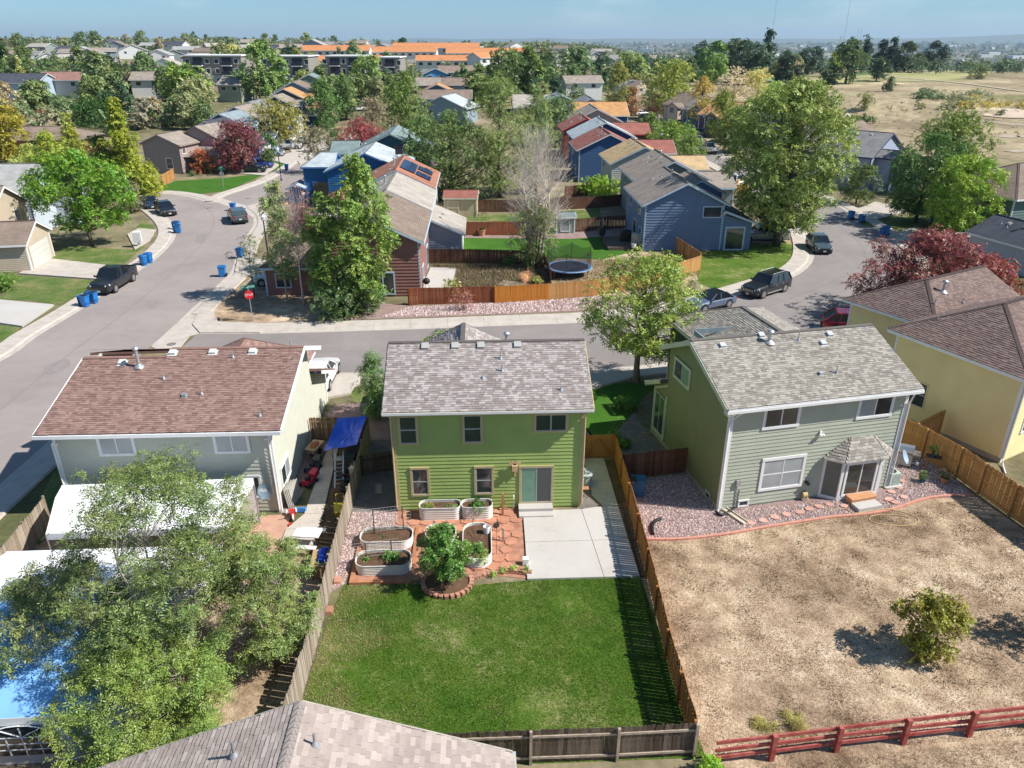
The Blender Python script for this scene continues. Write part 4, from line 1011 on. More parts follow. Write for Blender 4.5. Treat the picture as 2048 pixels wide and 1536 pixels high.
# ------------------------------------------------------------------ yellow house
yel = thing('house','pale yellow house with plum brown hipped roof behind the cedar fence','house',(28.35,34.6,0),R(27.4))
block(yel,0,8.5,0,7.4,5.3,'x',xr=3.9,pitch=.5,ov=.4,rake=.4,wm=M_yel,rm=SH_yel,mode='stuff',matu=SH_yel_u,sidefaces={'S': 'stuff','W': 'parts'},hip=(1,0),seed=61,expo=.18,course=.16)
block(yel,3.8,13,7.45,13.5,5.0,'x',pitch=.5,ov=.4,rake=.4,wm=M_yel,rm=SH_yel,mode='stuff',matu=SH_yel_u,sidefaces={'W': 'parts'},hip=(1,0),seed=66,expo=.18,course=.16)
window(yel,(0,7.4),(0,-1),1.6,1.25,.95,1.5,M_yel,'hung','dd',tw=.05)
window(yel,(0,0),(1,0),1.3,1.6,1.6,1.4,M_white,'grid','dddd',tw=.12)
ony = lambda x,y: (x,y,5.3 + .16 + x * .5)
vent_pipe(yel,(1.3,6.0,6.1),.35,.03); vent_pipe(yel,(5.2,8.6,5.75),.38,.03); vent_pipe(yel,(7.0,9.3,6.1),.75,.09,cap=True); vent_pipe(yel,(7.6,8.2,5.6),.35,.03)
vent_box(yel,(5.0,2.4,6.7),((0,-1),.5),mat('vent_tan',(.35,.26,.22),.7),.3)
f = MB(); f.box(-.06,-.03,0,-.01,7.4,.3); f.obj('foundation',[MATS['foundation']],yel)
d = MB(); d.tube([(.1,-.1,5.0),(.05,-.09,.3),(-.3,-.35,.1),(-1.0,-.9,.06)],.05,6); d.obj('downspout',[M_white],yel)
# ------------------------------------------------------------------ roof at the bottom of the frame
bot = thing('house','taupe shingled gable roof poking up at the bottom edge of the photo','house',(0,0,0))
def bottom_house():
 xr,zr,y1 = -5.05,5.0,14.9; p = .392; xe,xw = .6,-11.6
 ze = zr - (xe - xr) * p; zw = zr - (xr - xw) * p
 roof_plane(bot,[(xe,4.0,ze),(xe,y1,ze),(xr,y1,zr),(xr,4.0,zr)],SH_bot,'stuff',.145,seed=71,matu=SH_bot_u,wid=(.16,.34))
 roof_plane(bot,[(xw,4.0,zw),(xw,y1,zw),(xr,y1,zr),(xr,4.0,zr)],SH_bot,'stuff',.145,seed=72,matu=SH_bot_u,wid=(.16,.34))
 r = rng(5); y = y1
 me = MB(); me.hull([(-.15,0,-.06),(0,0,0),(.15,0,-.06),(.15,-.26,-.045),(0,-.26,.015),(-.15,-.26,-.045)],[(-.15,0,-.04),(0,0,.02),(.15,0,-.04),(.15,-.26,-.02),(0,-.26,.04),(-.15,-.26,-.02)])
 me = me.mesh('ridge_shingle',[SH_bot_u if 0 else mat('ridge_taupe',(.3,.26,.235),.9,.12,6)])
 while y > 10: link('ridge_shingle',me,bot,loc=(xr,y,zr + .155)); y -= .2
 w = MB(); w.hull([(xw + .6,y1 - .4,0),(xe - .5,y1 - .4,0),(xe - .5,y1 - .4,ze + .1),(xr,y1 - .4,zr - .05),(xw + .6,y1 - .4,zw + .15)],[(xw + .6,4.2,0),(xe - .5,4.2,0),(xe - .5,4.2,ze + .1),(xr,4.2,zr - .05),(xw + .6,4.2,zw + .15)])
 w.obj('wall',[mat('tan_wall',(.45,.38,.3),.8)],bot)
 f = MB(); f.beam((xe,y1 + .03,ze + .05),(xr,y1 + .03,zr + .05),.05,.2); f.beam((xw,y1 + .03,zw + .05),(xr,y1 + .03,zr + .05),.05,.2); f.obj('fascia',[mat('tan_fascia',(.4,.36,.3),.7)],bot)
 g = MB(); g.box(xe,4,ze - .08,xe + .13,y1 + .05,ze + .1); g.obj('gutter',[mat('grey_gutter',(.42,.47,.5),.5)],bot)
 v1 = lambda x,y: (x,y,zr - abs(x - xr) * p + .16)
 vent_pipe(bot,v1(-4.45,13.7),.4,.035,m=mat('pipe_dark',(.25,.25,.27),.5)); vent_pipe(bot,v1(-6.55,13.75),.5,.04,m=MATS['pipe_dark'])
bottom_house()
# ------------------------------------------------------------------ fences near
W_orange = island_mat('cedar_stained',[(.40,.17,.05),(.46,.2,.06),(.36,.15,.045),(.43,.19,.065)],byobj=True,grain=.2,gscale=12)
W_weather = island_mat('weathered_boards',[(.30,.235,.175),(.38,.31,.24),(.25,.195,.145),(.44,.37,.29)],byobj=True,grain=.3,gscale=10)
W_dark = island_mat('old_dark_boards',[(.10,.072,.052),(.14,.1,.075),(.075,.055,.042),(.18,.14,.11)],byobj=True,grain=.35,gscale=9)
W_cedar = island_mat('cedar_boards',[(.48,.25,.085),(.53,.29,.105),(.43,.22,.072),(.5,.27,.1)],byobj=True,grain=.18,gscale=10)
W_darkred = island_mat('dark_red_boards',[(.16,.062,.032),(.2,.08,.042),(.13,.05,.028),(.24,.1,.055)],byobj=True,grain=.3,gscale=9)
W_redrail = mat('red_rail_paint',(.30,.04,.035),.8,.25,3,col2=(.46,.15,.12))
W_postgrey = mat('grey_post',(.4,.33,.26),.9,.25,6,bump=.3)
board_fence('fence','long orange-brown board fence down the right side of the green lawn',[(7.2,35.85),(7.1,31),(6.95,25.8),(6.7,21),(6.65,16.95)],1.5,W_orange,seed=2,each=True,rail_side=1,dog=True,gap=.012)
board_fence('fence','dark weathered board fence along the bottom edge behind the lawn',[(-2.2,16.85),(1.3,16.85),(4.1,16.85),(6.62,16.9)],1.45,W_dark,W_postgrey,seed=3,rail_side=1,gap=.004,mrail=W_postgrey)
board_fence('fence','leaning weathered fence between the pale sage house and the vegetable beds',[(-6.6,38.3),(-6.65,31.2),(-6.62,26),(-6.6,22),(-6.7,18.2),(-6.9,15.5)],1.5,W_weather,W_weather,seed=4,rail_side=1,lean=0,zig=2.0,gap=.005)
board_fence('fence','brown fence closing the far end of the cluttered side yard',[(-9.95,38.55),(-6.65,38.45)],1.55,W_dark if 0 else island_mat('brown_boards',[(.2,.12,.075),(.26,.17,.11),(.16,.1,.06),(.3,.21,.14)],byobj=True,grain=.3,gscale=9),seed=5,rail_side=1)
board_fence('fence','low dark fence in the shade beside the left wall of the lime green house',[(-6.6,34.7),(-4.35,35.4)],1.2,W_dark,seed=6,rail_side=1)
board_fence('fence','dark red-brown fence from the orange fence to the olive side wall',[(7.25,33.75),(10.95,34.35)],1.5,W_darkred,seed=7,rail_side=-1,rails=2)
gt = board_fence('gate','orange cedar gate with crossed braces beside the lime green house',[(4.78,35.95),(7.15,35.95)],1.5,W_orange,seed=8,rail_side=1,cat='gate',posts=True)
for a,b in (((.15,1.3),(.75,.3)),((.8,.3),(1.4,1.3)),((1.5,1.3),(2.2,.3))):
 mb = MB(); mb.beam((a[0],-.06,a[1]),(b[0],-.06,b[1]),.03,.09,up=(0,1,0)); mb.obj('brace',[W_orange],gt)
board_fence('fence','cedar fence of honey coloured boards between the sage and yellow houses',[(23.6,37.1),(24.35,35.3),(25.05,33.2),(25.05,31.6) if 0 else (25.3,31.6),(25.6,29.6),(26.1,27),(27.2,22)],1.8,W_cedar,seed=9,rail_side=1,rails=3)
board_fence('fence','short cedar fence running up to the yellow wall',[(24.1,36.0),(26.45,37.5)],1.8,W_cedar,seed=10,rail_side=1,rails=2)
board_fence('fence','weathered brown fence by the pavement left of the white tents',[(-20.95,31.0),(-20.8,28.9),(-20.7,26.5),(-20.6,22)],1.5,W_weather,seed=11,rail_side=1)
board_fence('fence','dark board fence under the bushy trees in the bottom left corner',[(-20,15.2),(-14.5,15.9),(-11.0,16.2)],1.3,W_dark,seed=12,rail_side=1)
# red three-rail fence
rf = thing('rail_fence','red three-rail fence along the bottom right edge of the dry field','fence',(7.2,16.5,0))
rp = [(7.2,16.45),(9.1,16.62),(11.35,16.85),(13.7,17.05),(16.05,17.25),(18.6,17.45),(21.2,17.6)]
for i,(x,y) in enumerate(rp):
 if i: mb = MB(); mb.box(-.075,-.075,0,.075,.075,1.12); mb.obj('post',[W_redrail],rf,loc=(x - 7.2,y - 16.5,0),rot=(0,0,.06))
 if i < len(rp) - 1:
  x2,y2 = rp[i + 1]
  for z in (.28,.62,.96):
   mb = MB(); mb.beam((x - 7.2,y - 16.5 + .1,z),(x2 - 7.2,y2 - 16.5 + .1,z + rng(i * 5 + int(z * 10)).uniform(-.03,.03)),.05,.14); mb.obj('rail',[W_redrail],rf)
# ------------------------------------------------------------------ vegetable beds
M_bedw = mat('bed_steel',(.66,.65,.6),.45,.06,2,spec=.5)
def bed(name,label,cx,cy,L,W,h,rot=0,fill=.12,soil=M_soil,rr=None):
 t = thing(name,label,'raised bed',(cx,cy,.02),rot)
 rr = rr or W / 2 * .8; n = 7; ring = []
 for (sx,sy,a0) in ((1,1,0),(-1,1,90),(-1,-1,180),(1,-1,270)):
  for k in range(n): a = R(a0 + 90 * k / (n - 1)); ring.append((sx * (L / 2 - rr) + math.cos(a) * rr,sy * (W / 2 - rr) + math.sin(a) * rr))
 def shr(r_,d):
  return [(x - d * (x / (math.hypot(x,y) + 1e-6)),y - d * (y / (math.hypot(x,y) + 1e-6))) for x,y in r_]
 mb = MB(); rows = 24; N_ = len(ring); vs = []
 for j in range(rows + 1):
  z = h * j / rows; o = .014 * math.sin(j * math.pi / 2)
  for x,y in shr(ring,-o): vs.append((x,y,z))
 fs = [(j * N_ + i,j * N_ + (i + 1) % N_,(j + 1) * N_ + (i + 1) % N_,(j + 1) * N_ + i) for j in range(rows) for i in range(N_)]
 b = len(vs); inn = shr(ring,.03)
 vs += [(x,y,h) for x,y in inn] + [(x,y,h - fill - .05) for x,y in inn]
 for i in range(N_): j = (i + 1) % N_; fs += [(rows * N_ + i,rows * N_ + j,b + j,b + i),(b + i,b + j,b + N_ + j,b + N_ + i)]
 mb.add(vs,fs); mb.obj('bed_wall',[M_bedw],t)
 rm = MB()
 for i in range(N_): rm.beam((*ring[i],h),(*ring[(i + 1) % N_],h),.035,.03)
 rm.obj('rim',[mat('bed_rim',(.7,.69,.66),.4)],t)
 s = MB(); r_ = rng(int(cx * 10)); cs = shr(ring,.03); s.add([(0,0,h - fill + .02)] + [(x * .6 + r_.uniform(-.02,.02),y * .6,h - fill + r_.uniform(-.02,.03)) for x,y in cs] + [(x,y,h - fill) for x,y in cs],[(0,1 + i,1 + (i + 1) % N_) for i in range(N_)] + [(1 + i,1 + N_ + i,1 + N_ + (i + 1) % N_,1 + (i + 1) % N_) for i in range(N_)])
 s.obj('soil',[soil],t); return t
bed('raised_bed','white ribbed steel bed with leafy greens, against the green wall under the left lower window',-2.22,30.72,2.0,.75,.72)
bed('raised_bed','shorter white ribbed bed holding a tall green plant against the green wall',-.43,30.72,1.5,.75,.72)
bed('raised_bed','white ribbed bed of bare soil under the wire trellis',-4.6,28.75,2.4,1.15,.45)
bed('raised_bed','nearest white ribbed bed on the timber edging, with seedlings',-4.54,26.95,2.4,1.15,.5)
bed('raised_bed','white ribbed bed mostly hidden behind the small fruit tree',-2.1,28.75,1.4,1.15,.55)
bed('raised_bed','long white ribbed bed with a white bucket standing in it',-.42,28.0,1.3,2.7,.55,rr=.55)
bush('leafy_vegetable','tall leafy green plant growing out of the shorter bed at the wall',(-.35,30.6,.35),.8,1.15,900,.1,(.055,.12,.03),3,'plant')
bush('leafy_vegetable','spiky pale green herb at the left end of the bed by the wall',(-2.75,30.7,.5),.55,.5,300,.14,(.15,.2,.05),4,'plant',aspect=.15)
bush('leafy_vegetable','low green herbs at the right end of the long bed by the wall',(-1.75,30.7,.5),.8,.3,300,.08,(.08,.14,.04),5,'plant',depth=.45)
bush('leafy_vegetable','bushy green vegetable in the middle of the nearest bed',(-4.2,27.05,.3),1.0,.6,700,.08,(.07,.14,.045),6,'plant',depth=.7)
bush('leafy_vegetable','small green vegetable at the left end of the nearest bed',(-5.25,27.0,.3),.5,.35,260,.07,(.09,.16,.05),7,'plant')
bush('leafy_vegetable','single seedling in the middle of the trellised bed',(-4.75,28.7,.35),.22,.18,60,.06,(.07,.14,.04),8,'plant')
bush('leafy_vegetable','trailing tomato plant hanging over the near end of the bucket bed',(-.5,27.4,.3),1.2,.75,1100,.09,(.07,.13,.04),9,'plant',depth=1.2)
bush('leafy_vegetable','feathery asparagus plant at the near corner of the bucket bed',(-.15,26.75,.1),.8,.95,800,.06,(.14,.2,.05),10,'plant',aspect=.3)
# wire trellis panels
def wire_panel(name,label,p,q,h,z0=0,nx=9,nz=5):
 t = thing(name,label,'trellis',(p[0],p[1],z0)); dx,dy = q[0] - p[0],q[1] - p[1]; mb = MB()
 for i in range(nx + 1): f = i / nx; mb.tube([(dx * f,dy * f,0),(dx * f,dy * f,h)],.006,3)
 for k in range(nz + 1): z = h * k / nz; mb.tube([(0,0,z),(dx,dy,z)],.006,3)
 mb.obj('wire_mesh',[mat('wire_grey',(.4,.4,.38),.5)],t)
 for f in (.3,.85): m2 = MB(); m2.box(dx * f - .02,dy * f - .03,-z0,dx * f + .02,dy * f + .01,h); m2.obj('stake',[mat('stake_dark',(.12,.08,.06),.8)],t)
 return t
wire_panel('trellis','wire mesh trellis standing across the far bare-soil bed',(-5.9,28.9),(-3.5,29.3),1.25,.45,14,7)
wire_panel('trellis','wire mesh trellis leaning over the nearest bed',(-5.9,27.0),(-3.9,27.35),.75,.5,12,5)
tm = thing('timber_edging','reddish timber border under the nearest bed','edging',(-5.9,25.8,0))
M_timb = mat('red_timber',(.42,.19,.1),.85,.2,4,bump=.3)
for (x0,y0,x1,y1,z) in ((0,0,1.2,.18,.15),(1.22,0,2.7,.18,.15),(0,.19,.18,3.0,.15),(0,3.02,.16,3.8,.13),(2.55,1.2,2.72,4.0,.12)):
 mb = MB(); mb.box(x0,y0,0,x1,y1,z); mb.obj('timber',[M_timb],tm)
# flagstones laid as pieces
fs_ = thing('flagstone_terrace','terrace of irregular salmon-red flagstones around the raised beds','terrace',(0,0,.02))
r = rng(9); xs = np.arange(-4.4,1.6,.62); ys_ = np.arange(26.5,31.2,.58)
for i,x in enumerate(xs):
 for j,y in enumerate(ys_):
  if x < -2.8 and y < 29.2: continue
  cx,cy = x + .3 + r.uniform(-.06,.06) + (.2 if j % 2 else 0),y + .28 + r.uniform(-.05,.05)
  if cx > 1.5: continue
  k = r.choice((5,6,7)); ring = [(cx + math.cos(a * 6.283 / k + r.uniform(-.15,.15)) * .33 * r.uniform(.85,1.05),cy + math.sin(a * 6.283 / k) * .31 * r.uniform(.85,1.05)) for a in range(k)]
  mb = MB(); mb.hull([(a,b,0) for a,b in ring],[(a,b,.035 + r.uniform(0,.01)) for a,b in ring]); mb.obj('flagstone',[mat('flagstone_v',(.5,.235,.15),.9,.2,2,bump=.3,objvar=.14)],fs_)
# small fruit tree in a brick ring
ring_ = thing('brick_ring','horseshoe of salmon edging blocks around the small fruit tree','edging',(-1.7,25.75,0))
for k in range(17):
 a = R(165 + 210 * k / 16); x,y = math.cos(a) * 1.05,math.sin(a) * .95
 for lv in range(2):
  mb = MB(); mb.hull([(-.1,-.09,0),(.1,-.09,0),(.075,.09,0),(-.075,.09,0)],[(-.1,-.09,.085),(.1,-.09,.085),(.075,.09,.085),(-.075,.09,.085)])
  mb.obj('edging_block',[mat('block_salmon',(.47,.24,.165),.9,.12,4,objvar=.22)],ring_,loc=(x,y,lv * .09),rot=(0,0,a + math.pi / 2 + math.pi + (0 if not lv else .05)))
mb = MB(); mb.lathe((0,0,.02),[(.001,.16),(.6,.13),(.93,.08)],20,sy=.9); mb.obj('mulch',[M_soil],ring_)
eb = thing('block_edging','line of stacked salmon blocks from the fruit tree to the patio','edging',(-.6,25.9,0)); r = rng(4)
for k in range(13):
 for lv in range(2):
  f = k / 12; x = f * 2.35; y = .12 + .35 * math.sin(f * 2.6)
  mb = MB(); mb.box(-.11,-.09,0,.11,.09,.085); mb.obj('edging_block',[MATS['block_salmon']],eb,loc=(x + r.uniform(-.03,.03) + .09 * lv,y + r.uniform(-.03,.03),lv * .088),rot=(0,0,.5 * math.cos(f * 2.6) + r.uniform(-.2,.2)))
make_tree('fruit_tree','small leafy fruit tree inside the salmon brick ring at the lawn edge',(-1.72,25.75,.1),3.1,2.5,'oval',8600,.115,.55,60,.38,.14,(.06,.12,.03),12,.05,flat=.3)
for i,(x,y,w,h,lab) in enumerate(((.3,26.1,.4,.5,'feathery green plant at the left end of the block edging'),(.75,26.3,.4,.42,'green sprawling plant in the block edging by the patio'),(1.2,26.45,.5,.5,'bushy herb beside the white planter at the patio corner'),(1.75,26.3,.45,.55,'tall sprig leaning over the corner of the patio'))):
 bush('garden_plant',lab,(x,y,.05),w,h,320,.06,(.16,.24,.06),30 + i,'plant',aspect=.3)
o = MB(); o.box(-.13,-.13,0,.13,.13,.3); o.box(-.1,-.1,.3,.1,.1,.31); tag(o.obj('planter',[M_white],loc=(1.72,26.9,.05)),'small white square planter at the corner of the patio','planter')
# bucket, posts, flower ornament, birdhouse
t = thing('bucket','white plastic bucket standing in the long raised bed','bucket',(0.02,28.7,.46)); mb = MB(); mb.lathe((0,0,0),[(.001,0),(.13,0),(.16,.36),(.15,.36),(.125,.03),(.001,.03)],14); mb.obj('pail',[M_white],t); mb = MB(); mb.tube([(.16 * math.cos(a / 6 * math.pi),-.05 - .1 * math.sin(a / 6 * math.pi),.34) for a in range(7)],.006,4); mb.obj('handle',[M_galv],t)
for (x,y,h,lab) in ((.82,30.72,1.25,'reddish wooden post standing near the green wall'),(.78,28.6,.75,'grey wooden post on the red terrace')):
 mb = MB(); mb.box(-.05,-.05,0,.05,.05,h - .03); mb.hull([(-.05,-.05,h - .03),(.05,-.05,h - .03),(.05,.05,h - .03),(-.05,.05,h - .03)],[(-.03,-.03,h),(.03,-.03,h),(.03,.03,h),(-.03,.03,h)]); tag(mb.obj('wooden_post',[M_timb if h > 1 else W_postgrey],loc=(x,y,.03)),lab,'post')
t = thing('garden_spinner','dark metal flower ornament on a thin stake over the red terrace','ornament',(.45,27.6,.03)); mb = MB(); mb.tube([(0,0,0),(0,0,1.6)],.01,5); mb.obj('stake',[M_dark],t)
for k in range(9):
 a = k * .7; mb = MB(); mb.hull([(0,0,-.03),(.1,0,-.05),(.2,0,0),(.1,0,.05)],[(0,.012,-.03),(.1,.012,-.05),(.2,.012,0),(.1,.012,.05)]); mb.obj('petal',[M_dark],t,loc=(0,0,1.6),rot=(0,a,.3))
t = thing('birdhouse','little wooden birdhouse fixed to the green wall left of the sliding door','birdhouse',(1.43,31.15,2.28))
mb = MB(); mb.box(-.13,-.1,0,.13,.12,.3); mb.obj('box',[mat('pine',(.6,.42,.24),.8)],t); mb = MB(); mb.beam((-.2,0,.28),(.0,0,.42),.34,.02,up=(0,1,0)); mb.beam((.2,0,.28),(0,0,.42),.34,.02,up=(0,1,0)); mb.obj('roof',[MATS['pine']],t); mb = MB(); mb.box(-.02,.02,-.35,.02,.12,0); mb.obj('bracket',[MATS['pine']],t)
t = thing('water_tap','white hose tap on a short pipe low on the green wall','tap',(1.38,31.12,.1)); mb = MB(); mb.tube([(0,0,0),(0,0,.75)],.02,6); mb.obj('pipe',[M_galv],t); mb = MB(); mb.tube([(0,.06,.75),(0,-.1,.75),(0,-.12,.68)],.03,6); mb.obj('tap',[M_white],t)
# air conditioner
def ac_round(loc):
 t = thing('air_conditioner','round grey-blue air conditioner between the lime wall and the path','air conditioner',loc)
 mb = MB(); mb.lathe((0,0,0),[(.001,0),(.36,0),(.36,.75),(.44,.78),(.44,.84),(.28,.86)],20); mb.obj('casing',[mat('ac_grey',(.36,.4,.4),.6)],t)
 mb = MB(); mb.lathe((0,0,.8),[(.001,0),(.28,0)],16); mb.obj('fan_well',[M_dark],t)
 for k in range(4): m2 = MB(); m2.hull([(0,-.03,0),(.25,-.08,.02),(.25,.06,.05),(0,.03,.02)],[(0,-.03,.01),(.25,-.08,.03),(.25,.06,.06),(0,.03,.03)]); m2.obj('fan_blade',[M_galv],t,loc=(0,0,.81),rot=(0,0,k * 1.571))
 gr = MB(); [gr.tube([(0,0,.87),(.3 * math.cos(a * .524),.3 * math.sin(a * .524),.865)],.006,3) for a in range(12)]; gr.obj('grille',[M_galv],t)
ac_round((5.2,33.2,0))
t = thing('step_stool','small folding wooden stool by the round air conditioner','stool',(5.05,32.2,.02))
for s in (-.14,.14): mb = MB(); mb.beam((s,-.15,0),(s,.12,.5),.03,.03); mb.obj('leg',[M_dark],t); mb = MB(); mb.beam((s,.15,0),(s,-.12,.5),.03,.03); mb.obj('leg',[M_dark],t)
mb = MB(); mb.box(-.2,-.15,.48,.2,.15,.51); mb.obj('seat',[M_timb],t)
# ------------------------------------------------------------------ sage yard objects
ED = thing('kerb_edging','curving pink concrete edging between the gravel and the dry lawn','edging',(0,0,0))
el = smooth_line([(7.5,28.45),(8.9,28.4),(10.4,28.55),(12,28.85),(13.5,29.2),(15.3,29.55),(16.9,29.85),(18.5,30.0),(20.1,30.35),(21.4,30.9),(22.6,31.3),(23.8,31.45),(24.95,31.4)],3)
for i in range(len(el) - 1):
 mb = MB(); mb.beam(el[i] + Vector((0,0,.045)),el[i].lerp(el[i + 1],.98) + Vector((0,0,.045)),.14,.1); mb.obj('edging_piece',[M_pinkedge],ED)
r = rng(2)
SPt = thing('stepping_stones','curved row of pinkish stepping stones across the gravel of the sage house','stepping stones',(0,0,.03))
for (x,y) in [(12.75,29.5),(13.4,29.7),(14.1,29.95),(14.75,30.15),(15.45,30.3),(16.05,30.55),(16.6,30.75),(17.2,30.9),(17.9,30.75),(20.4,31.2),(20.9,31.9),(21.5,32.3),(22.0,32.9),(22.1,33.5),(20.6,30.95),(21.3,31.4)]:
 k = 7; ring = [(x + math.cos(a * 6.283 / k) * .24 * r.uniform(.8,1.1),y + math.sin(a * 6.283 / k) * .2 * r.uniform(.8,1.1)) for a in range(k)]
 mb = MB(); mb.hull([(a,b,0) for a,b in ring],[(a,b,.05) for a,b in ring]); mb.obj('stepping_stone',[mat('stone_pink',(.55,.32,.26),.9,.12,4,objvar=.12)],SPt)
t = thing('door_step','orange wooden step on a concrete block below the bay door','step',(18.95,30.95,.02),R(13)); mb = MB(); mb.box(-.75,-.62,0,.62,-.05,.2); mb.obj('concrete_block',[M_conc2],t)
for k in range(6): mb = MB(); mb.box(-.7,-.02 + k * .105,.3,.75,.075 + k * .105,.34); mb.obj('board',[mat('step_pine',(.58,.3,.15),.8,.12,4,objvar=.1)],t)
mb = MB(); mb.box(-.68,0,0,.73,.6,.3); mb.obj('frame',[MATS['step_pine']],t)
def ac_box(loc,rot):
 t = thing('air_conditioner','square pale air conditioner on a pad at the right corner of the sage house','air conditioner',loc,rot)
 mb = MB(); mb.box(-.5,-.5,0,.5,.5,.08); mb.obj('pad',[M_conc2],t); mb = MB(); mb.box(-.36,-.36,.08,.36,.36,.78); mb.obj('casing',[mat('ac_green',(.42,.5,.44),.6)],t)
 for k in range(6): m2 = MB(); m2.box(-.365,-.37,.16 + k * .1,.365,.37,.19 + k * .1); m2.obj('louvre',[mat('ac_louvre',(.32,.39,.34),.6)],t)
 m2 = MB(); m2.lathe((0,0,.785),[(.001,0),(.24,0),(.27,.015)],14); m2.obj('fan_grille',[M_dark],t)
ac_box((21.15,32.75,.02),R(10))
t = thing('barbecue_grill','stainless steel barbecue grill by the cedar fence','grill',(22.85,34.6,.02),R(-28)); S_ = mat('stainless',(.55,.55,.53),.3,.08,3,metal=.8)
mb = MB(); mb.box(-.4,-.28,.1,.4,.28,.8); mb.obj('cabinet',[mat('grill_grey',(.4,.4,.39),.45,.08,2,metal=.4)],t); mb = MB(); mb.box(-.78,-.28,.82,.78,.28,.87); mb.obj('side_shelf',[S_],t)
mb = MB(); pr_ = [(-.28,.9),(-.28,1.05),(-.18,1.2),(0,1.27),(.18,1.2),(.28,1.05),(.28,.9)]; mb.hull([(-.42,y,z) for y,z in pr_],[(.42,y,z) for y,z in pr_]); mb.obj('lid',[S_],t); mb = MB(); mb.tube([(-.35,-.33,1.05),(.35,-.33,1.05)],.018,6); mb.obj('handle',[S_],t)
for k in range(5): mb = MB(); mb.tube([(-.3 + k * .15,-.28,.84),(-.3 + k * .15,-.33,.84)],.03,8); mb.obj('knob',[M_black],t)
for sx in (-.34,.34):
 for sy in (-.2,.2): mb = MB(); mb.tube([(sx - .02,sy,.05),(sx + .02,sy,.05)],.05,8); mb.obj('caster',[M_black],t)
t = thing('plant_stand','dark wooden plant stand holding a green potted plant against the cedar fence','stand',(24.15,34.0,.02),R(-25))
for sx in (-.3,.3):
 for sy in (-.18,.18): mb = MB(); mb.beam((sx * 1.15,sy,0),(sx * .9,sy,.8),.04,.04); mb.obj('leg',[M_timb],t)
mb = MB(); mb.box(-.38,-.22,.8,.38,.22,.84); mb.obj('top',[M_dark],t)
def pot(lab,loc,rad,h,m,pl,pcol,seed):
 t = thing('flower_pot',lab,'potted plant',loc); mb = MB(); mb.lathe((0,0,0),[(.001,0),(rad * .7,0),(rad,h),(rad * 1.08,h),(rad * 1.08,h * .88),(rad * .97,h * .86)],14); mb.lathe((0,0,h * .85),[(.001,0),(rad * .95,0)],14,1); mb.obj('pot',[m,M_soil],t)
 rs = np.random.RandomState(seed); k = 9; C = np.column_stack([rs.uniform(-.4,.4,k) * pl,rs.uniform(-.4,.4,k) * pl,h + rs.uniform(.05,.8,k) * pl]); cc,A,B = leaf_arrays(C,np.full(k,pl * .3),260,.1,.35,rs)
 o = link('leaves',quads_mesh('leaves',cc,A,B,[LEAF]),t); o.color = c4(pcol)
M_terra = mat('terracotta',(.5,.25,.15),.8,.1,4); M_bluepot = mat('blue_glaze',(.06,.12,.22),.3,.1,4)
pot('green plant in a dark pot on top of the plant stand',(24.15,34.0,.86),.16,.22,M_dark,.5,(.06,.13,.03),1)
pot('bright green plant in a blue pot on the gravel near the cedar fence',(23.0,32.8,.02),.2,.3,M_bluepot,.55,(.12,.2,.03),2)
pot('large dark green plant in a terracotta pot at the foot of the cedar fence',(24.15,32.7,.02),.26,.32,M_terra,.8,(.04,.08,.025),3)
pot('small orange-brown pot hung on the far side of the orange fence',(7.45,32.0,.9),.1,.15,M_terra,.15,(.08,.12,.03),4)
def dish(label,loc,rot,r0=.33,mast=.5,col=(.33,.42,.5)):
 t = thing('satellite_dish',label,'satellite dish',loc,rot)
 mb = MB(); prof = [(r0 * k / 6,.16 * r0 * (k / 6) ** 2 * 2) for k in range(7)]; mb.lathe((0,0,0),prof,20,sy=1.15); mb.lathe((0,0,-.012),prof,20,sy=1.15)
 o = mb.obj('reflector',[mat('dish_%d' % int(col[0] * 100),col,.4,.04)],t,loc=(0,-.1,mast + .15),rot=(R(62),0,0),smooth=True)
 mb = MB(); mb.tube([(0,.1,0),(0,.05,mast),(0,-.05,mast + .12)],.025,6); mb.obj('mast',[M_galv],t); mb = MB(); mb.tube([(0,-.08,mast - .1),(0,-.75,mast - .02)],.015,5); mb.box(-.06,-.82,mast - .06,.06,-.7,mast + .06); mb.obj('feed_arm',[M_galv],t)
 return t
dish('blue-grey satellite dish on an arm at the right corner of the sage house',(20.95,31.9,1.5),R(50))
dl = dish('blue-grey satellite dish at the near corner of the pale sage house',(-10.5,31.0,.95),R(-10),.36,.5,(.2,.27,.33))
# lettering on the dish: the word as painted on it
def text3d(name,s,parent,loc,rot,size,m,thick=.004):
 cu = bpy.data.curves.new(name,'FONT'); cu.body = s; cu.size = size; cu.align_x = 'CENTER'; cu.align_y = 'CENTER'; cu.extrude = thick
 tmp = bpy.data.objects.new(name,cu); COL.objects.link(tmp); dg = bpy.context.evaluated_depsgraph_get(); me = bpy.data.meshes.new_from_object(tmp.evaluated_get(dg)); bpy.data.objects.remove(tmp); bpy.data.curves.remove(cu)
 me.materials.clear(); me.materials.append(m); return link(name,me,parent,loc,rot)
text3d('lettering','dish',dl,(0,-.33,.83),(R(62),0,0),.24,M_white)
hz_m = mat('hose_tan',(.55,.42,.2),.6)
def hose(lab,pts,rad=.02,m=hz_m,n=6): L_ = smooth_line(pts,n); mb = MB(); mb.tube(L_,rad,5); return tag(mb.obj('garden_hose',[m],smooth=True),lab,'hose')
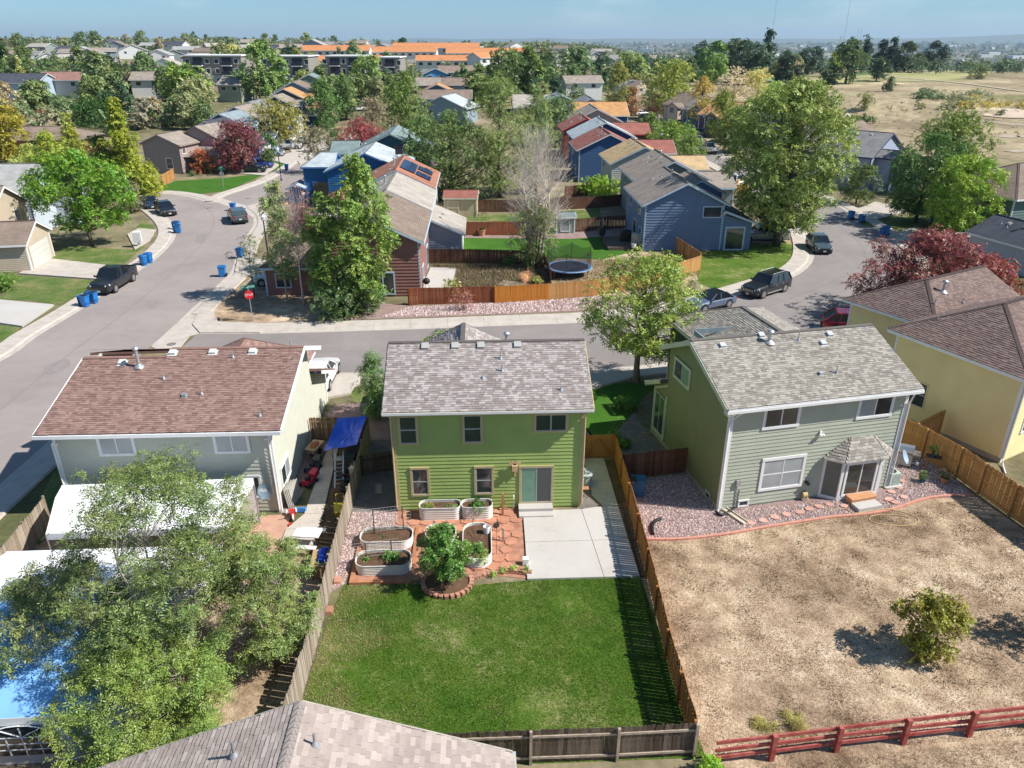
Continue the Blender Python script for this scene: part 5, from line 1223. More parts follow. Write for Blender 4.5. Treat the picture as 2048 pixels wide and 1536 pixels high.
hose('looped yellow garden hose lying on the dry lawn',[(16.2,31.25,.3),(16.3,30.9,.05),(16.9,30.5,.05),(17.8,30.5,.05),(18.1,30.1,.06),(19.0,30.2,.1),(19.9,30.3,.12),(20.6,30.1,.04),(21.0,29.5,.03),(20.4,29.05,.03),(19.2,29.1,.03),(18.6,29.5,.03),(19.1,29.95,.03),(20.1,29.9,.03),(20.6,29.6,.04),(20.3,29.4,.04)])
t = thing('hose_reel','tan hose reel at the foot of the sage wall','hose reel',(16.1,31.45,.02),R(10)); mb = MB(); mb.tube([(-.12,0,.3),(.12,0,.3)],.17,12); mb.obj('drum',[hz_m],t)
for s in (-.14,.14): mb = MB(); mb.beam((s,-.14,0),(s,0,.34),.03,.03); mb.beam((s,.14,0),(s,0,.34),.03,.03); mb.obj('frame',[W_postgrey],t)
hose('short black drain pipe lying on the gravel beside the orange fence',[(7.85,28.75,.1),(7.88,29.2,.12),(8.1,29.7,.12),(8.5,30.0,.1)],.085,M_black)
hose('black corrugated pipe at the near left corner of the sage house',[(11.3,30.4,.15),(11.5,30.15,.1),(12.0,30.45,.1),(12.35,30.65,.2)],.07,M_black)
t = thing('splash_block','long pale concrete splash block on the gravel','splash block',(12.15,30.1,.02),R(-62)); mb = MB(); mb.box(-.75,-.17,0,.75,.17,.05); mb.box(-.75,-.17,.05,.75,-.12,.12); mb.box(-.75,.12,.05,.75,.17,.12); mb.obj('trough',[mat('pale_wood',(.55,.48,.38),.9)],t)
mb = MB(); mb.tube([(8.3,32.1,.05),(9.2,33.0,.06)],.015,4); tag(mb.obj('white_stick',[M_white]),'thin white stick lying on the shaded gravel','stick')
# ------------------------------------------------------------------ trees and shrubs in the near yards
make_tree('young_tree','small olive-yellow bushy tree alone on the dry brown field',(16.4,20.95,0),2.9,2.8,'round',9500,.1,.6,80,.36,.06,(.115,.12,.022),22,.035,lean=(.1,.02))
bush('tussock','pale yellow-green tussock on the dry field near the red rail fence',(10.1,18.0,0),2.2,.45,4200,.12,(.2,.19,.08),23,'shrub',aspect=.1,depth=1.2)
bush('conifer_shrub','bright green shrub at the corner where the board fence meets the red rails',(6.95,16.15,0),1.0,1.35,2600,.075,(.11,.2,.02),24)
make_tree('young_tree','dark leafy tree edge at the right border of the dry field',(21.9,21.4,0),3.2,2.6,'oval',3500,.11,.6,40,.4,.12,(.06,.11,.03),25,.04)
bush('round_shrub','round dark green shrub on the gravel beside the dark red fence',(7.5,37.4,0),1.9,1.0,3000,.08,(.06,.12,.02),26)
bush('round_shrub','dark shrub beneath the porch of the sage house',(9.0,42.0,0),1.8,1.4,2200,.09,(.05,.1,.02),27)
# scattered sticks and clippings on the shaded bed
tw = MB(); r = rng(8)
for k in range(60):
 x,y = r.uniform(7.6,9.6),r.uniform(35.2,40.5); a = r.random() * 6.28; l = r.uniform(.2,.7); tw.tube([(x,y,.03),(x + math.cos(a) * l / 2,y + math.sin(a) * l / 2,.07),(x + math.cos(a + .4) * l,y + math.sin(a + .4) * l,.04)],.009,3)
tw.obj('twigs',[M_barkp],kind='stuff')
# ------------------------------------------------------------------ side yard clutter of the left house
M_tarp = mat('blue_tarp',(.02,.09,.62),.35,.2,3,spec=.5)
def cloth_grid(name,corners,nx,ny,amp,m,seed,parent=None,sag=0,hole=None):
 a,b,c,d = [Vector(p) for p in corners]; V = []; F = []
 for j in range(ny + 1):
  for i in range(nx + 1):
   u,v = i / nx,j / ny; p = (a.lerp(b,u)).lerp(d.lerp(c,u),v)
   q = Vector((p.x * 1.4,p.y * 1.4,seed)); k = math.sin(math.pi * u) * math.sin(math.pi * v)
   ang = math.atan2(v - .55,u - .6); p.z += amp * (mnoise.noise(q) + .6 * math.sin(ang * 9 + mnoise.noise(q) * 3) * k) - sag * k
   V.append(p);
 for j in range(ny):
  for i in range(nx): F.append((j * (nx + 1) + i,j * (nx + 1) + i + 1,(j + 1) * (nx + 1) + i + 1,(j + 1) * (nx + 1) + i))
 mb = MB(); mb.add(V,F); return mb.obj(name,[m],parent,smooth=True)
o = cloth_grid('tarp_cover',[(-8.75,35.9,.9),(-6.85,35.5,1.45),(-6.7,38.3,1.75),(-8.35,38.35,1.6)],26,26,.05,M_tarp,3,sag=.3); tag(o,'bright blue tarpaulin stretched over stored things at the end of the side yard','tarpaulin')
def ladder(label,loc,rot,L=2.6,w=.42):
 t = thing('ladder',label,'ladder',loc,rot)
 for s in (-w / 2,w / 2): mb = MB(); mb.beam((s,0,0),(s,0,L),.03,.08,up=(1,0,0)); mb.obj('rail',[M_galv],t)
 k = int(L / .3)
 for i in range(1,k): mb = MB(); mb.box(-w / 2,-.03,i * .3 - .015,w / 2,.03,i * .3 + .015); mb.obj('rung',[M_galv],t)
ladder('aluminium ladder lying between the path and the truck tyre',(-7.5,33.0,.35),(R(-78),0,R(8)),2.9)
def torus(mb,R0,r0,n=18,k=8,mi=0):
 vs = []; fs = []
 for i in range(n):
  a = 6.283 * i / n
  for j in range(k): b = 6.283 * j / k; q = R0 + r0 * math.cos(b); vs.append((q * math.cos(a),q * math.sin(a),r0 * math.sin(b)))
 for i in range(n):
  for j in range(k): fs.append((i * k + j,((i + 1) % n) * k + j,((i + 1) % n) * k + (j + 1) % k,i * k + (j + 1) % k))
 mb.add(vs,fs,mi)
M_rub = mat('rubber',(.03,.03,.032),.85,.3,6)
mb = MB(); torus(mb,.3,.13); o = mb.obj('tyre',[M_rub],loc=(-7.1,33.3,.14),smooth=True); tag(o,'black car tyre lying flat beside the ladder','tyre')
mb = MB(); torus(mb,.3,.13); o = mb.obj('tyre',[M_rub],loc=(-7.05,33.35,.41),smooth=True); tag(o,'second black tyre stacked on top of the flat one','tyre')
def mower(label,loc,rot,col):
 t = thing('lawn_mower',label,'lawn mower',loc,rot); m = mat('mower_%s' % label.split()[0],col,.35,.1,4)
 mb = MB(); mb.hull([(-.25,-.35,.12),(.25,-.35,.12),(.25,.35,.12),(-.25,.35,.12)],[(-.2,-.28,.3),(.2,-.28,.3),(.2,.3,.3),(-.2,.3,.3)]); mb.obj('deck',[m],t)
 mb = MB(); mb.lathe((0,-.02,.3),[(.16,0),(.16,.12),(.1,.18),(.001,.2)],12); mb.obj('engine',[M_black],t)
 for sx in (-.28,.28):
  for sy in (-.3,.32): mb = MB(); mb.tube([(sx - .04,sy,.12),(sx + .04,sy,.12)],.12,12); mb.obj('wheel',[M_rub],t)
 for sx in (-.2,.2): mb = MB(); mb.tube([(sx,.3,.3),(sx,.75,.75),(sx,.95,.95)],.014,5); mb.obj('handle_tube',[M_dark],t)
 mb = MB(); mb.tube([(-.2,.95,.95),(.2,.95,.95)],.016,5); mb.obj('handle_bar',[M_dark],t)
 mb = MB(); mb.hull([(-.2,.3,.2),(.2,.3,.2),(.2,.75,.3),(-.2,.75,.3)],[(-.2,.3,.45),(.2,.3,.45),(.18,.7,.6),(-.18,.7,.6)]); mb.obj('grass_bag',[m if label.startswith('red') else M_dark],t)
mower('red lawn mower on the path beside the wall of the pale sage house',(-9.25,33.9,.05),R(-25),(.42,.02,.06))
mower('dark lawn mower in the wall shade beyond the red mower',(-9.3,35.3,.05),R(-18),(.05,.05,.12))
mower('faded red mower among the junk by the weathered fence',(-7.35,34.5,.05),R(160),(.4,.05,.07))
t = thing('garden_cart','wooden cart of rusty scraps against the wall at the end of the path','cart',(-9.5,37.0,.05),R(-15)); mb = MB(); mb.hull([(-.25,-.5,.3),(.25,-.5,.3),(.25,.5,.3),(-.25,.5,.3)],[(-.33,-.6,.6),(.33,-.6,.6),(.33,.6,.6),(-.33,.6,.6)]); mb.obj('tub',[mat('cart_wood',(.5,.38,.22),.8)],t); mb = MB(); mb.ell((0,.1,.58),(.25,.35,.12)); mb.ell((.05,-.25,.58),(.2,.2,.1)); mb.obj('scraps',[mat('rust',(.35,.13,.06),.9,.4,6)],t); mb = MB(); [mb.tube([(sx,0,.2),(sx + .05,0,.2)],.2,12) for sx in (-.32,.27)]; mb.obj('wheel',[M_rub],t)
t = thing('table_stack','grey folding tables leaning against the pale wall near its corner','folding tables',(-9.9,32.2,.05),R(0))
for k in range(4): mb = MB(); mb.box(0,-.5,0,.035,.5,1.0); mb.obj('table_top',[mat('table_grey',(.42,.4,.36),.7)],t,loc=(.1 + k * .09,.06 * k,0),rot=(0,R(-8),R(-4 * k)))
t = thing('tricycle','red and white toy tricycle on the gravel at the house corner','tricycle',(-9.45,31.0,.04),R(20)); M_red = mat('toy_red',(.6,.03,.03),.35)
mb = MB(); mb.hull([(-.12,-.3,.18),(.12,-.3,.18),(.12,.3,.18),(-.12,.3,.18)],[(-.1,-.2,.34),(.1,-.2,.34),(.08,.25,.3),(-.08,.25,.3)]); mb.obj('body',[M_red],t)
for p_,rr_ in (((-.22,.28),.13),((.22,.28),.13),((0,-.34),.17)): mb = MB(); mb.tube([(p_[0] - .035,p_[1],rr_),(p_[0] + .035,p_[1],rr_)],rr_,12); mb.obj('wheel',[M_white],t)
mb = MB(); mb.tube([(-.2,-.3,.55),(.2,-.3,.55)],.02,5); mb.tube([(0,-.3,.3),(0,-.3,.55)],.02,5); mb.obj('handlebar',[MATS['toy_red']],t)
mb = MB(); torus(mb,.13,.035); o = mb.obj('toy_ring',[MATS['toy_red']],loc=(-9.35,30.3,.05),smooth=True); tag(o,'small red and white toy ring on the pink gravel','toy')
mb = MB(); mb.hull([(-.25,-.12,0),(.25,-.12,0),(.25,.12,0),(-.25,.12,0)],[(-.2,-.1,.2),(.2,-.1,.2),(.2,.1,.16),(-.2,.1,.16)]); tag(mb.obj('toy_car',[mat('toy_blue',(.05,.2,.5),.4)],loc=(-9.1,31.45,.05)),'blue toy car behind the red tricycle','toy')
t = thing('picnic_table','white folding picnic table with attached benches on the path end','picnic table',(-8.15,28.6,.05),R(-8))
mb = MB(); mb.box(-.6,-.32,.68,.6,.32,.73); mb.obj('table_top',[M_white],t)
for sy in (-.68,.68): mb = MB(); mb.box(-.6,sy - .13,.4,.6,sy + .13,.44); mb.obj('bench',[M_white],t)
for sx in (-.45,.45):
 for sy in (-.25,.25): mb = MB(); mb.tube([(sx,sy * 2.4,0),(sx,sy,.68)],.018,5); mb.obj('leg',[M_dark],t)
t = thing('storage_box','tan cardboard-coloured box by the fence with a blue cover on top','box',(-7.25,26.9,.03),R(3)); mb = MB(); mb.box(-.36,-.62,0,.36,.55,.62); mb.obj('body',[mat('box_tan',(.42,.29,.15),.8,.15,3)],t); mb = MB(); mb.box(-.39,-.65,.62,.39,.58,.66); mb.obj('lid',[MATS['box_tan']],t)
t = thing('blue_cover','crumpled blue plastic sheet folded on the tan box','plastic sheet',(-7.17,27.0,.7)); mb = MB(); r = rng(6)
for k in range(6): mb.ell((r.uniform(-.05,.05),-.4 + k * .16,.05),(.22,.1,.07),n=8,m=5)
mb.obj('folds',[M_tarp],t,smooth=True)
t = thing('yellow_cart','yellow wheeled hand cart tipped against the weathered fence','cart',(-7.05,30.9,.05),R(10)); M_ye = mat('yellow_plastic',(.6,.45,.03),.4)
mb = MB(); mb.hull([(-.25,-.35,.25),(.2,-.35,.25),(.2,.35,.25),(-.25,.35,.25)],[(-.32,-.45,.55),(.25,-.45,.55),(.25,.42,.55),(-.32,.42,.55)]); mb.obj('tray',[M_ye],t); mb = MB(); [mb.tube([(s,-.3,.14),(s + .06,-.3,.14)],.14,10) for s in (-.3,.2)]; mb.obj('wheel',[M_rub],t); mb = MB(); mb.tube([(-.2,.4,.5),(-.2,.8,.8),(.15,.8,.8),(.15,.4,.5)],.018,5); mb.obj('handle',[M_ye],t)
t = thing('chair_frame','folded metal chair frame beside the blue tarpaulin','chair',(-8.0,35.7,.05),R(10)); mb = MB()
mb.tube([(-.25,-.2,0),(-.25,.15,1.0),(.25,.15,1.0),(.25,-.2,0)],.02,6); mb.obj('frame',[M_dark],t); mb = MB(); mb.box(-.22,-.25,.42,.22,.2,.46); mb.obj('seat',[mat('seat_white',(.55,.58,.55),.6)],t)
for sx in (-.25,.25): mb = MB(); mb.tube([(sx,.3,0),(sx,-.2,.45)],.018,5); mb.obj('leg',[M_dark],t)
r = rng(12)
for k,(x,y,w,h,c,lab) in enumerate(((-7.35,35.9,.5,.55,(.06,.12,.1),'dark green crate in the junk beside the blue tarpaulin'),(-7.0,35.0,.45,.4,(.3,.08,.08),'maroon tub against the fence by the stacked tyres'),(-7.3,36.6,.6,.7,(.12,.11,.1),'black chest partly under the blue tarpaulin'),(-6.95,34.2,.3,.75,(.55,.5,.42),'upright tan container leaning on the weathered fence'))):
 t = thing('storage_bin',lab,'container',(x,y,.04),r.uniform(-.4,.4)); mb = MB(); mb.hull([(-w * .42,-w * .42,0),(w * .42,-w * .42,0),(w * .42,w * .42,0),(-w * .42,w * .42,0)],[(-w / 2,-w / 2,h),(w / 2,-w / 2,h),(w / 2,w / 2,h),(-w / 2,w / 2,h)]); mb.obj('body',[mat('binc%d' % k,c,.6)],t); mb = MB(); mb.box(-w * .54,-w * .54,h,w * .54,w * .54,h + .05); mb.obj('lid',[MATS['binc%d' % k]],t)
mb = MB(); mb.box(-.16,-.45,0,.16,.45,.05); tag(mb.obj('board',[W_postgrey],loc=(-5.55,33.3,.03),rot=(0,0,.1)),'grey plank lying on the shaded gravel left of the lime green house','plank')
t = thing('wheelie_bin','blue wheeled bin in the shade behind the orange fence','bin',(7.75,32.2,.02),R(80))
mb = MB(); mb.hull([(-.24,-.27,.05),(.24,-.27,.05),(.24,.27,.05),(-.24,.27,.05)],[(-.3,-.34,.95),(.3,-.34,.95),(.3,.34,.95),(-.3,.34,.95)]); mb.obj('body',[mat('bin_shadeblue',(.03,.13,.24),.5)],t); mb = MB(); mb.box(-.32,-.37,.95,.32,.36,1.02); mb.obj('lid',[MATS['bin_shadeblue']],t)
for s in (-.22,.22): mb = MB(); mb.tube([(s - .04,.28,.13),(s + .04,.28,.13)],.13,10); mb.obj('wheel',[M_rub],t)
# ------------------------------------------------------------------ white party tents
M_tent = mat('tent_white',(.86,.86,.86),.6,.03,1)
M_tentshade = mat('tent_white_shade_blue',(.22,.47,.86),.45,.12,.8)  # white tent cloth with its blue shade put into the colour
def tent(label,pts_eave,ridge,h0,mside=None,sides=(0,1,2,3),blue=False):
 t = thing('party_tent',label,'tent',(0,0,0)); E_ = [Vector(p) for p in pts_eave]; K = [Vector(p) for p in ridge]
 mb = MB(); n = len(E_)
 V = E_ + K; F = [(0,1,5,4),(2,3,4,5),(1,2,5),(3,0,4)]
 mb.add(V,F); mb.add([v + Vector((0,0,-.02)) for v in V],F)
 mb.m = [1 if (blue and k % 4 == 0) else 0 for k in range(len(mb.f))]; mb.obj('roof_sheet',[M_tent,M_tentshade],t)  # near slope can take the painted shade-blue
 vl = MB()
 for i in range(4): a,b = E_[i],E_[(i + 1) % 4]; vl.hull([a + Vector((0,0,-.3)),b + Vector((0,0,-.3)),b + Vector((0.01,0.01,-.3)),a + Vector((0.01,.01,-.3))],[a + Vector((0,0,.02)),b + Vector((0,0,.02)),b + Vector((.01,.01,.02)),a + Vector((.01,.01,.02))])
 vl.obj('valance',[M_tent],t)
 for p in E_: q = MB(); q.tube([(p.x,p.y,0),(p.x,p.y,p.z)],.03,6); q.obj('pole',[M_galv],t)
 for i in sides:
  a,b = E_[i],E_[(i + 1) % 4]; w = MB(); c,d = a.lerp((E_[0] + E_[2]) / 2,.01),b.lerp((E_[0] + E_[2]) / 2,.01)
  w.hull([(c.x,c.y,.05),(d.x,d.y,.05),(d.x + .01,d.y + .01,.05),(c.x + .01,c.y + .01,.05)],[(c.x,c.y,c.z - .1),(d.x,d.y,d.z - .1),(d.x + .01,d.y + .01,d.z - .1),(c.x + .01,c.y + .01,c.z - .1)]); w.obj('side_sheet',[M_tent],t)
 return t
tent('white tent roof close against the back wall of the pale sage house',[(-18.6,26.9,2.25),(-11.2,27.1,2.25),(-10.9,30.6,2.5),(-19.6,30.4,2.45)],[(-19.0,28.8,2.85),(-11.1,28.9,2.85)],2.2,sides=(2,))
t2 = tent('large white marquee with shade-blue painted near slope and arched window under the bushy trees',[(-19.2,17.3,2.1),(-11.2,17.5,2.1),(-10.9,25.9,2.2),(-19.6,25.8,2.2)],[(-19.3,21.5,3.5),(-11.1,21.6,3.5)],2.1,sides=(0,),blue=True)
# arched tent window with white bars, on the near side sheet
aw = MB(); ac = [(-1.0,0),(1.0,0),(1.0,.75)] + [(math.cos(a * .3142) * 1.0,.75 + math.sin(a * .3142) * .55) for a in range(1,10)] + [(-1.0,.75)]
aw.hull([(x,-.02,z) for x,z in ac],[(x,-.006,z) for x,z in ac]); aw.obj('window',[M_glass],t2,loc=(-14.7,17.38,.55),rot=(0,0,.025))
br = MB()
for x in (-.5,0,.5): br.box(x - .02,-.035,0,x + .02,-.02,1.2 if x == 0 else .8)
for z in (.25,.5,.78): br.box(-1,-.035,z - .018,1,-.02,z + .018)
for sx in (-1,1): br.beam((0,-.03,.8),(sx * .6,-.03,1.12),.015,.04,up=(0,1,0))
br.tube([(math.cos(a * .3142) * 1.0,-.03,.75 + math.sin(a * .3142) * .55) for a in range(11)],.025,4); br.obj('window_bars',[M_white],t2,loc=(-14.7,17.38,.55),rot=(0,0,.025))
t = thing('dome_grill','dark rounded cover beside the fence at the corner of the tents','grill',(-20.0,27.1,.02)); mb = MB(); mb.ell((0,0,.8),(.35,.35,.28)); mb.obj('cover',[mat('navy_cover',(.03,.04,.09),.6)],t,smooth=True); mb = MB(); [mb.tube([(math.cos(a) * .15,math.sin(a) * .15,.6),(math.cos(a) * .3,math.sin(a) * .3,0)],.02,5) for a in (0,2.1,4.2)]; mb.obj('legs',[M_dark],t)
# small items at the fence foot, stones
for i,(x,y) in enumerate(((-6.42,26.05),(-6.45,24.2))):
 mb = MB(); mb.hull([(-.16,-.2,0),(.16,-.2,0),(.15,.2,0),(-.15,.2,0)],[(-.14,-.18,.16),(.14,-.18,.16),(.13,.17,.16),(-.13,.18,.16)]); tag(mb.obj('stone_block',[MATS['block_salmon']],loc=(x,y,0)),('salmon block at the foot of the weathered fence near the timber edging','salmon block farther down the weathered fence')[i],'block')
r = rng(41)
for i,(x,y) in enumerate(((1.9,16.3),(2.25,16.35),(2.5,16.3),(2.75,16.38),(3.05,16.3),(1.3,16.3))):
 mb = MB(); mb.ell((0,0,.07),(r.uniform(.12,.2),.12,.1),n=8,m=5); o = mb.obj('border_rock',[mat('rock_pale',(.5,.45,.4),.9,.25,5,objvar=.25)],loc=(x,y,0)); tag(o,'pale border rock in the row at the foot of the dark bottom fence','rock','rocks below the dark fence')
# ------------------------------------------------------------------ houses across the streets
def W(name,c): return mat('wall_' + name,c,.75,.05,1.2)
def RT(name,c,k=1.22): return shingle_tex('roof_' + name,(c,tuple(x * k for x in c)))
R_tan = RT('tan',(.30,.255,.215)); R_brown = RT('brown',(.235,.18,.145)); R_grey = RT('grey',(.24,.235,.23)); R_lgrey = RT('pale_grey',(.36,.36,.345)); R_or = RT('orange',(.50,.27,.12)); R_gold = RT('gold_tan',(.50,.36,.20))
R_red = RT('red_brown',(.30,.12,.095)); R_blue = RT('blue_grey',(.25,.30,.33)); R_teal = RT('teal_grey',(.2,.26,.255)); R_char = RT('charcoal',(.075,.08,.10)); R_beige = RT('beige',(.42,.38,.33),1.08); R_wht = RT('pale_blue',(.42,.47,.49)); R_rust = RT('rust',(.36,.17,.115)); R_orange2 = mat('orange_tiles',(.55,.235,.1),.85,.1,.4)
Wblue = W('blue',(.15,.215,.33)); Wnavy = W('navy',(.035,.07,.2)); Wroyal = W('royal',(.03,.09,.3)); Wbg = W('bluegrey',(.27,.33,.38)); Wpale = W('palegrey',(.52,.51,.49)); Wwhite = W('white',(.74,.74,.72)); Wmauve = W('mauve',(.36,.28,.26)); Wbrown = W('cocoa',(.27,.135,.11)); Wteal = W('teal',(.08,.17,.19)); Wgreen = W('sagegreen',(.3,.34,.25)); Wcyan = W('strongblue',(.02,.13,.31)); Wwood = W('cedar',(.42,.21,.10)); Wbeige = W('beige',(.52,.43,.33)); Wgrey = W('grey',(.25,.28,.28))
M_trimblue = mat('pale_blue_trim',(.5,.62,.72),.6); M_trimdark = mat('dark_trim',(.035,.04,.1),.6)
def hs(label,x,y,w,d,rot=0,ze=5.2,wm=Wblue,rm=R_tan,tm=M_white,ridge='y',pitch=.47,wing=None,wins=(),sid='S',z=0,vents=2,name='house',hip=(0,0),corner=True,det=True,zeR=None,xr=None,cat='house',group=None):
 """wins: (face, u, z, w, h, kind); wing: list of (x0,x1,y0,y1,ze,ridge,hip)"""
 t = thing(name,label,cat,(x,y,z),R(rot),group)
 sf = {k: 'stuff' for k in sid} if sid else None
 b = block(t,0,w,0,d,ze,ridge,pitch=pitch,wm=wm,rm=rm,tm=tm,sidefaces=sf,mode='tex',hip=hip,corner=corner,expo=.3,seed=int(abs(x * 3 + y)),zeR=zeR,xr=xr,z0=-1.5 if z else 0)
 for f,u,zz,ww,hh,kd in wins:
  O,D = b['f'][f]
  if kd == 'garage':
   g = MB(); O3 = Vector((O[0],O[1],0)); D3 = Vector((D[0],D[1],0)).normalized(); N3 = Vector((D3.y,-D3.x,0))
   for k in range(4):
    a = [O3 + D3 * uu + N3 * .04 + Vector((0,0,zz + hh * (k + v) / 4)) for uu,v in ((u,.02),(u + ww,.02),(u + ww,.98),(u,.98))]
    q = MB(); q.hull(a,[p + N3 * .02 for p in a]); q.obj('garage_door_panel',[mat('garage_door',(.62,.6,.55),.6,.03)],t)
   continue
  window(t,O,D,u,zz,ww,hh,tm,kd if kd in ('slider','hung','grid') else 'one','d',tw=.1,off=.08,detail=False)
 for i,wg in enumerate(wing or []):
  x0,x1,y0,y1,e2,rd,hp = wg[:7]
  bb = block(t,x0,x1,y0,y1,e2,rd,pitch=pitch,wm=wm,rm=rm,tm=tm,hip=hp,mode='tex',corner=corner,seed=i + 9,sidefaces=sf if det else None,ov=.35,rake=.25,z0=-1.5 if z else 0)
  for f,u,zz,ww,hh,kd in (wg[7] if len(wg) > 7 else ()):
   O,D = bb['f'][f]
   if kd == 'garage':
    O3 = Vector((O[0],O[1],0)); D3 = Vector((D[0],D[1],0)).normalized(); N3 = Vector((D3.y,-D3.x,0))
    for k in range(4):
     a = [O3 + D3 * uu + N3 * .035 + Vector((0,0,zz + hh * (k + v) / 4)) for uu,v in ((u,.02),(u + ww,.02),(u + ww,.98),(u,.98))]
     q = MB(); q.hull(a,[p + N3 * .02 for p in a]); q.obj('garage_door_panel',[mat('garage_door',(.62,.6,.55),.6,.03)],t)
   else: window(t,O,D,u,zz,ww,hh,tm,kd if kd in ('slider','hung','grid') else 'one','d',tw=.1,off=.08,detail=False)
 if vents and ridge == 'y':
  r = rng(int(x)); am = b['am']
  for k in range(vents):
   q = r.uniform(.6,am - .5); yy = r.uniform(1,d - 1); vent_pipe(t,(q,yy,ze + q * pitch + .15),.35,.035)
  vent_pipe(t,(am - .6,d * .45,b['zr'] - .2),.9,.08,cap=True)
  for k in range(3): vent_box(t,(am - .9,d * (.2 + .25 * k),ze + (am - .9) * pitch + .17),((-1,0),pitch),MATS['vent_grey'],.3)
 return t
GD = ('E',1.0,.1,4.2,2.1,'garage')
# --- row on the left of the middle, backs to the right
hs('cocoa brown house with tan-brown roof behind the tall leafy poplars',-14.0,65.4,8.5,12,0,5.1,Wbrown,R_brown,M_trimblue,sid='SE',wins=[('S',5.2,.3,.9,1.9,'one'),('S',1.0,1.0,1.2,1.4,'slider'),('E',2,.8,1.5,1.2,'slider'),('E',5,3.4,1.2,1.1,'slider'),('E',8,.3,1.6,2.0,'slider')],wing=[(-5.5,-.1,.8,6.5,2.7,'x',(1,0),[('S',1.0,.8,1.2,1.2,'slider')])])
hs('pale blue-grey house with a light tan roof, between the brown house and the solar panels',-13.9,79.2,8.3,10.6,0,5.0,Wbg,R_beige,M_trimblue,sid='S',wins=[('E',2,3.2,1.3,1.2,'slider'),('E',7,3.2,1.3,1.2,'slider')],wing=[(-5.2,-.1,2,8,3.0,'x',(1,0))])
# its one-storey lean-to at the back
t = thing('house_extension','one-storey pale blue lean-to with a sloping grey roof beside the green lawn','extension',(-5.5,77.9,0))
wall_face(t,(0,0),(1,0),[(0,0),(3.5,0),(3.5,2.6),(0,4.15)],Wbg,'parts',expo=.24); wall_face(t,(3.5,0),(0,1),[(0,0),(7.6,0),(7.6,2.6),(0,2.6)],Wwhite,None)
roof_plane(t,[(3.85,-.3,2.5),(3.85,7.9,2.5),(-.05,7.9,4.25),(-.05,-.3,4.25)],R_beige,'tex')
f = MB(); f.beam((3.85,-.32,2.56),(0,-.32,4.3),.04,.2); f.obj('fascia',[M_trimblue],t); f = MB(); f.box(3.4,-.06,0,3.56,.08,2.55); f.obj('corner_trim',[M_white],t)
for k in (0,.55): mb = MB(); mb.box(2.3 + k,-.22,.5,2.65 + k,-.05,1.25); mb.obj('meter_box',[M_trimblue],t)
for q in ((1.2,2.5),(1.4,4.5)): vent_box(t,(q[0],q[1],4.25 - q[0] * .45 + .14),((1,0),.45),MATS['vent_grey'],.25)
sol = hs('pale grey house with rust-red roof carrying solar panels',-14.2,91.2,8.4,11.4,0,5.1,Wpale,R_rust,M_trimblue,sid='S',wins=[('E',2,3.2,1.3,1.2,'slider')],wing=[(-5,-.1,2,7.5,3.0,'x',(1,0))],vents=1)
M_solar = mat('solar_panel',(.02,.04,.11),.12,.2,1,spec=.9)
k = 0
for i in range(2):
 for j in range(5):
  if (i,j) in ((1,2),): continue
  mb = MB(); mb.box(-.95,-.55,0,.95,.55,.05); q = 5.1 + i * 1.85
  o = mb.obj('solar_panel',[M_solar],sol,loc=(q + .35,1.6 + j * 1.3 + 1.2,5.1 + (8.4 - q - .35) * .47 + .28),rot=(0,R(25.2),0)); k += 1
dish('white satellite dish on the rust-red roof beside the solar panels',(-6.2,100.5,5.5),R(120),.4,.8,(.62,.62,.62))
mb = MB(); mb.box(-.5,-.5,0,.5,.5,1.0); mb.box(-.56,-.56,.9,.56,.56,1.0); tag(mb.obj('roof_cooler',[mat('cooler_blk',(.05,.06,.07),.5)],loc=(-10.6,103.5,7.3)),'dark box-shaped cooler on the ridge beyond the solar panels','cooler')
hs('bright blue house with pale blue-grey roof and garage facing the side street',-20.5,104.5,10.4,11.5,0,5.0,Wcyan,R_wht,Wcyan and mat('blue_trim',(.05,.17,.4),.6),sid='SW',wins=[('S',.9,1.0,1.3,1.4,'slider')],wing=[(-4.2,-.05,4.5,11,4.9,'x',(1,0),[('S',1.2,.2,2.2,2.6,'one')]),(-6.2,-4.3,3.2,6.5,2.2,'y',(0,0))],pitch=.42)
hs('dark teal house with teal-grey roof rising behind the bright blue one',-19.5,121.5,11.5,12,0,5.1,Wteal,R_teal,mat('pale_teal_trim',(.35,.42,.42),.6),sid='S',wing=[(-4,-.05,3,9,4.6,'x',(0,0))])
# --- row right of the middle, backs to the left
F_ = hs('blue lap-sided house with tan ribbed roof beside the big green tree',17.7,80.2,8.5,10.4,0,5.15,Wblue,R_tan,M_trimblue,sid='SW',pitch=.49,wins=[('S',6.3,3.7,1.9,1.05,'slider'),('W',2,3.6,1.1,1.2,'slider'),('W',7.2,3.6,1.1,1.2,'slider'),('W',4.8,.3,1.6,2.1,'slider'),('W',8.2,.9,1.0,1.3,'grid')],vents=3)
wall_face(F_,(8.5,.02),(1,0),[(0,0),(.6,0),(.6,2.3),(2.6,2.3),(2.6,0),(3.3,0),(3.3,3.1),(0,3.9)] if 0 else [(0,0),(3.3,0),(3.3,3.0),(0,3.9)],Wblue,'stuff',seed=3)
window(F_,(8.5,.02),(1,0),.55,.15,1.9,2.3,M_trimblue,'one','d',tw=.16,off=.08,detail=False)
wall_face(F_,(11.8,0),(0,1),[(0,0),(9,0),(9,3.0),(0,3.0)],Wgrey,None)
roof_plane(F_,[(12.2,-.35,2.95),(12.2,9.5,2.95),(8.4,9.5,4.3),(8.4,-.35,4.3)],R_char,'tex'); f = MB(); f.beam((12.2,-.38,2.98),(8.5,-.38,4.32),.05,.22); f.box(12.2,-.3,2.85,12.3,9.4,3.02); f.obj('fascia',[M_trimblue],F_)
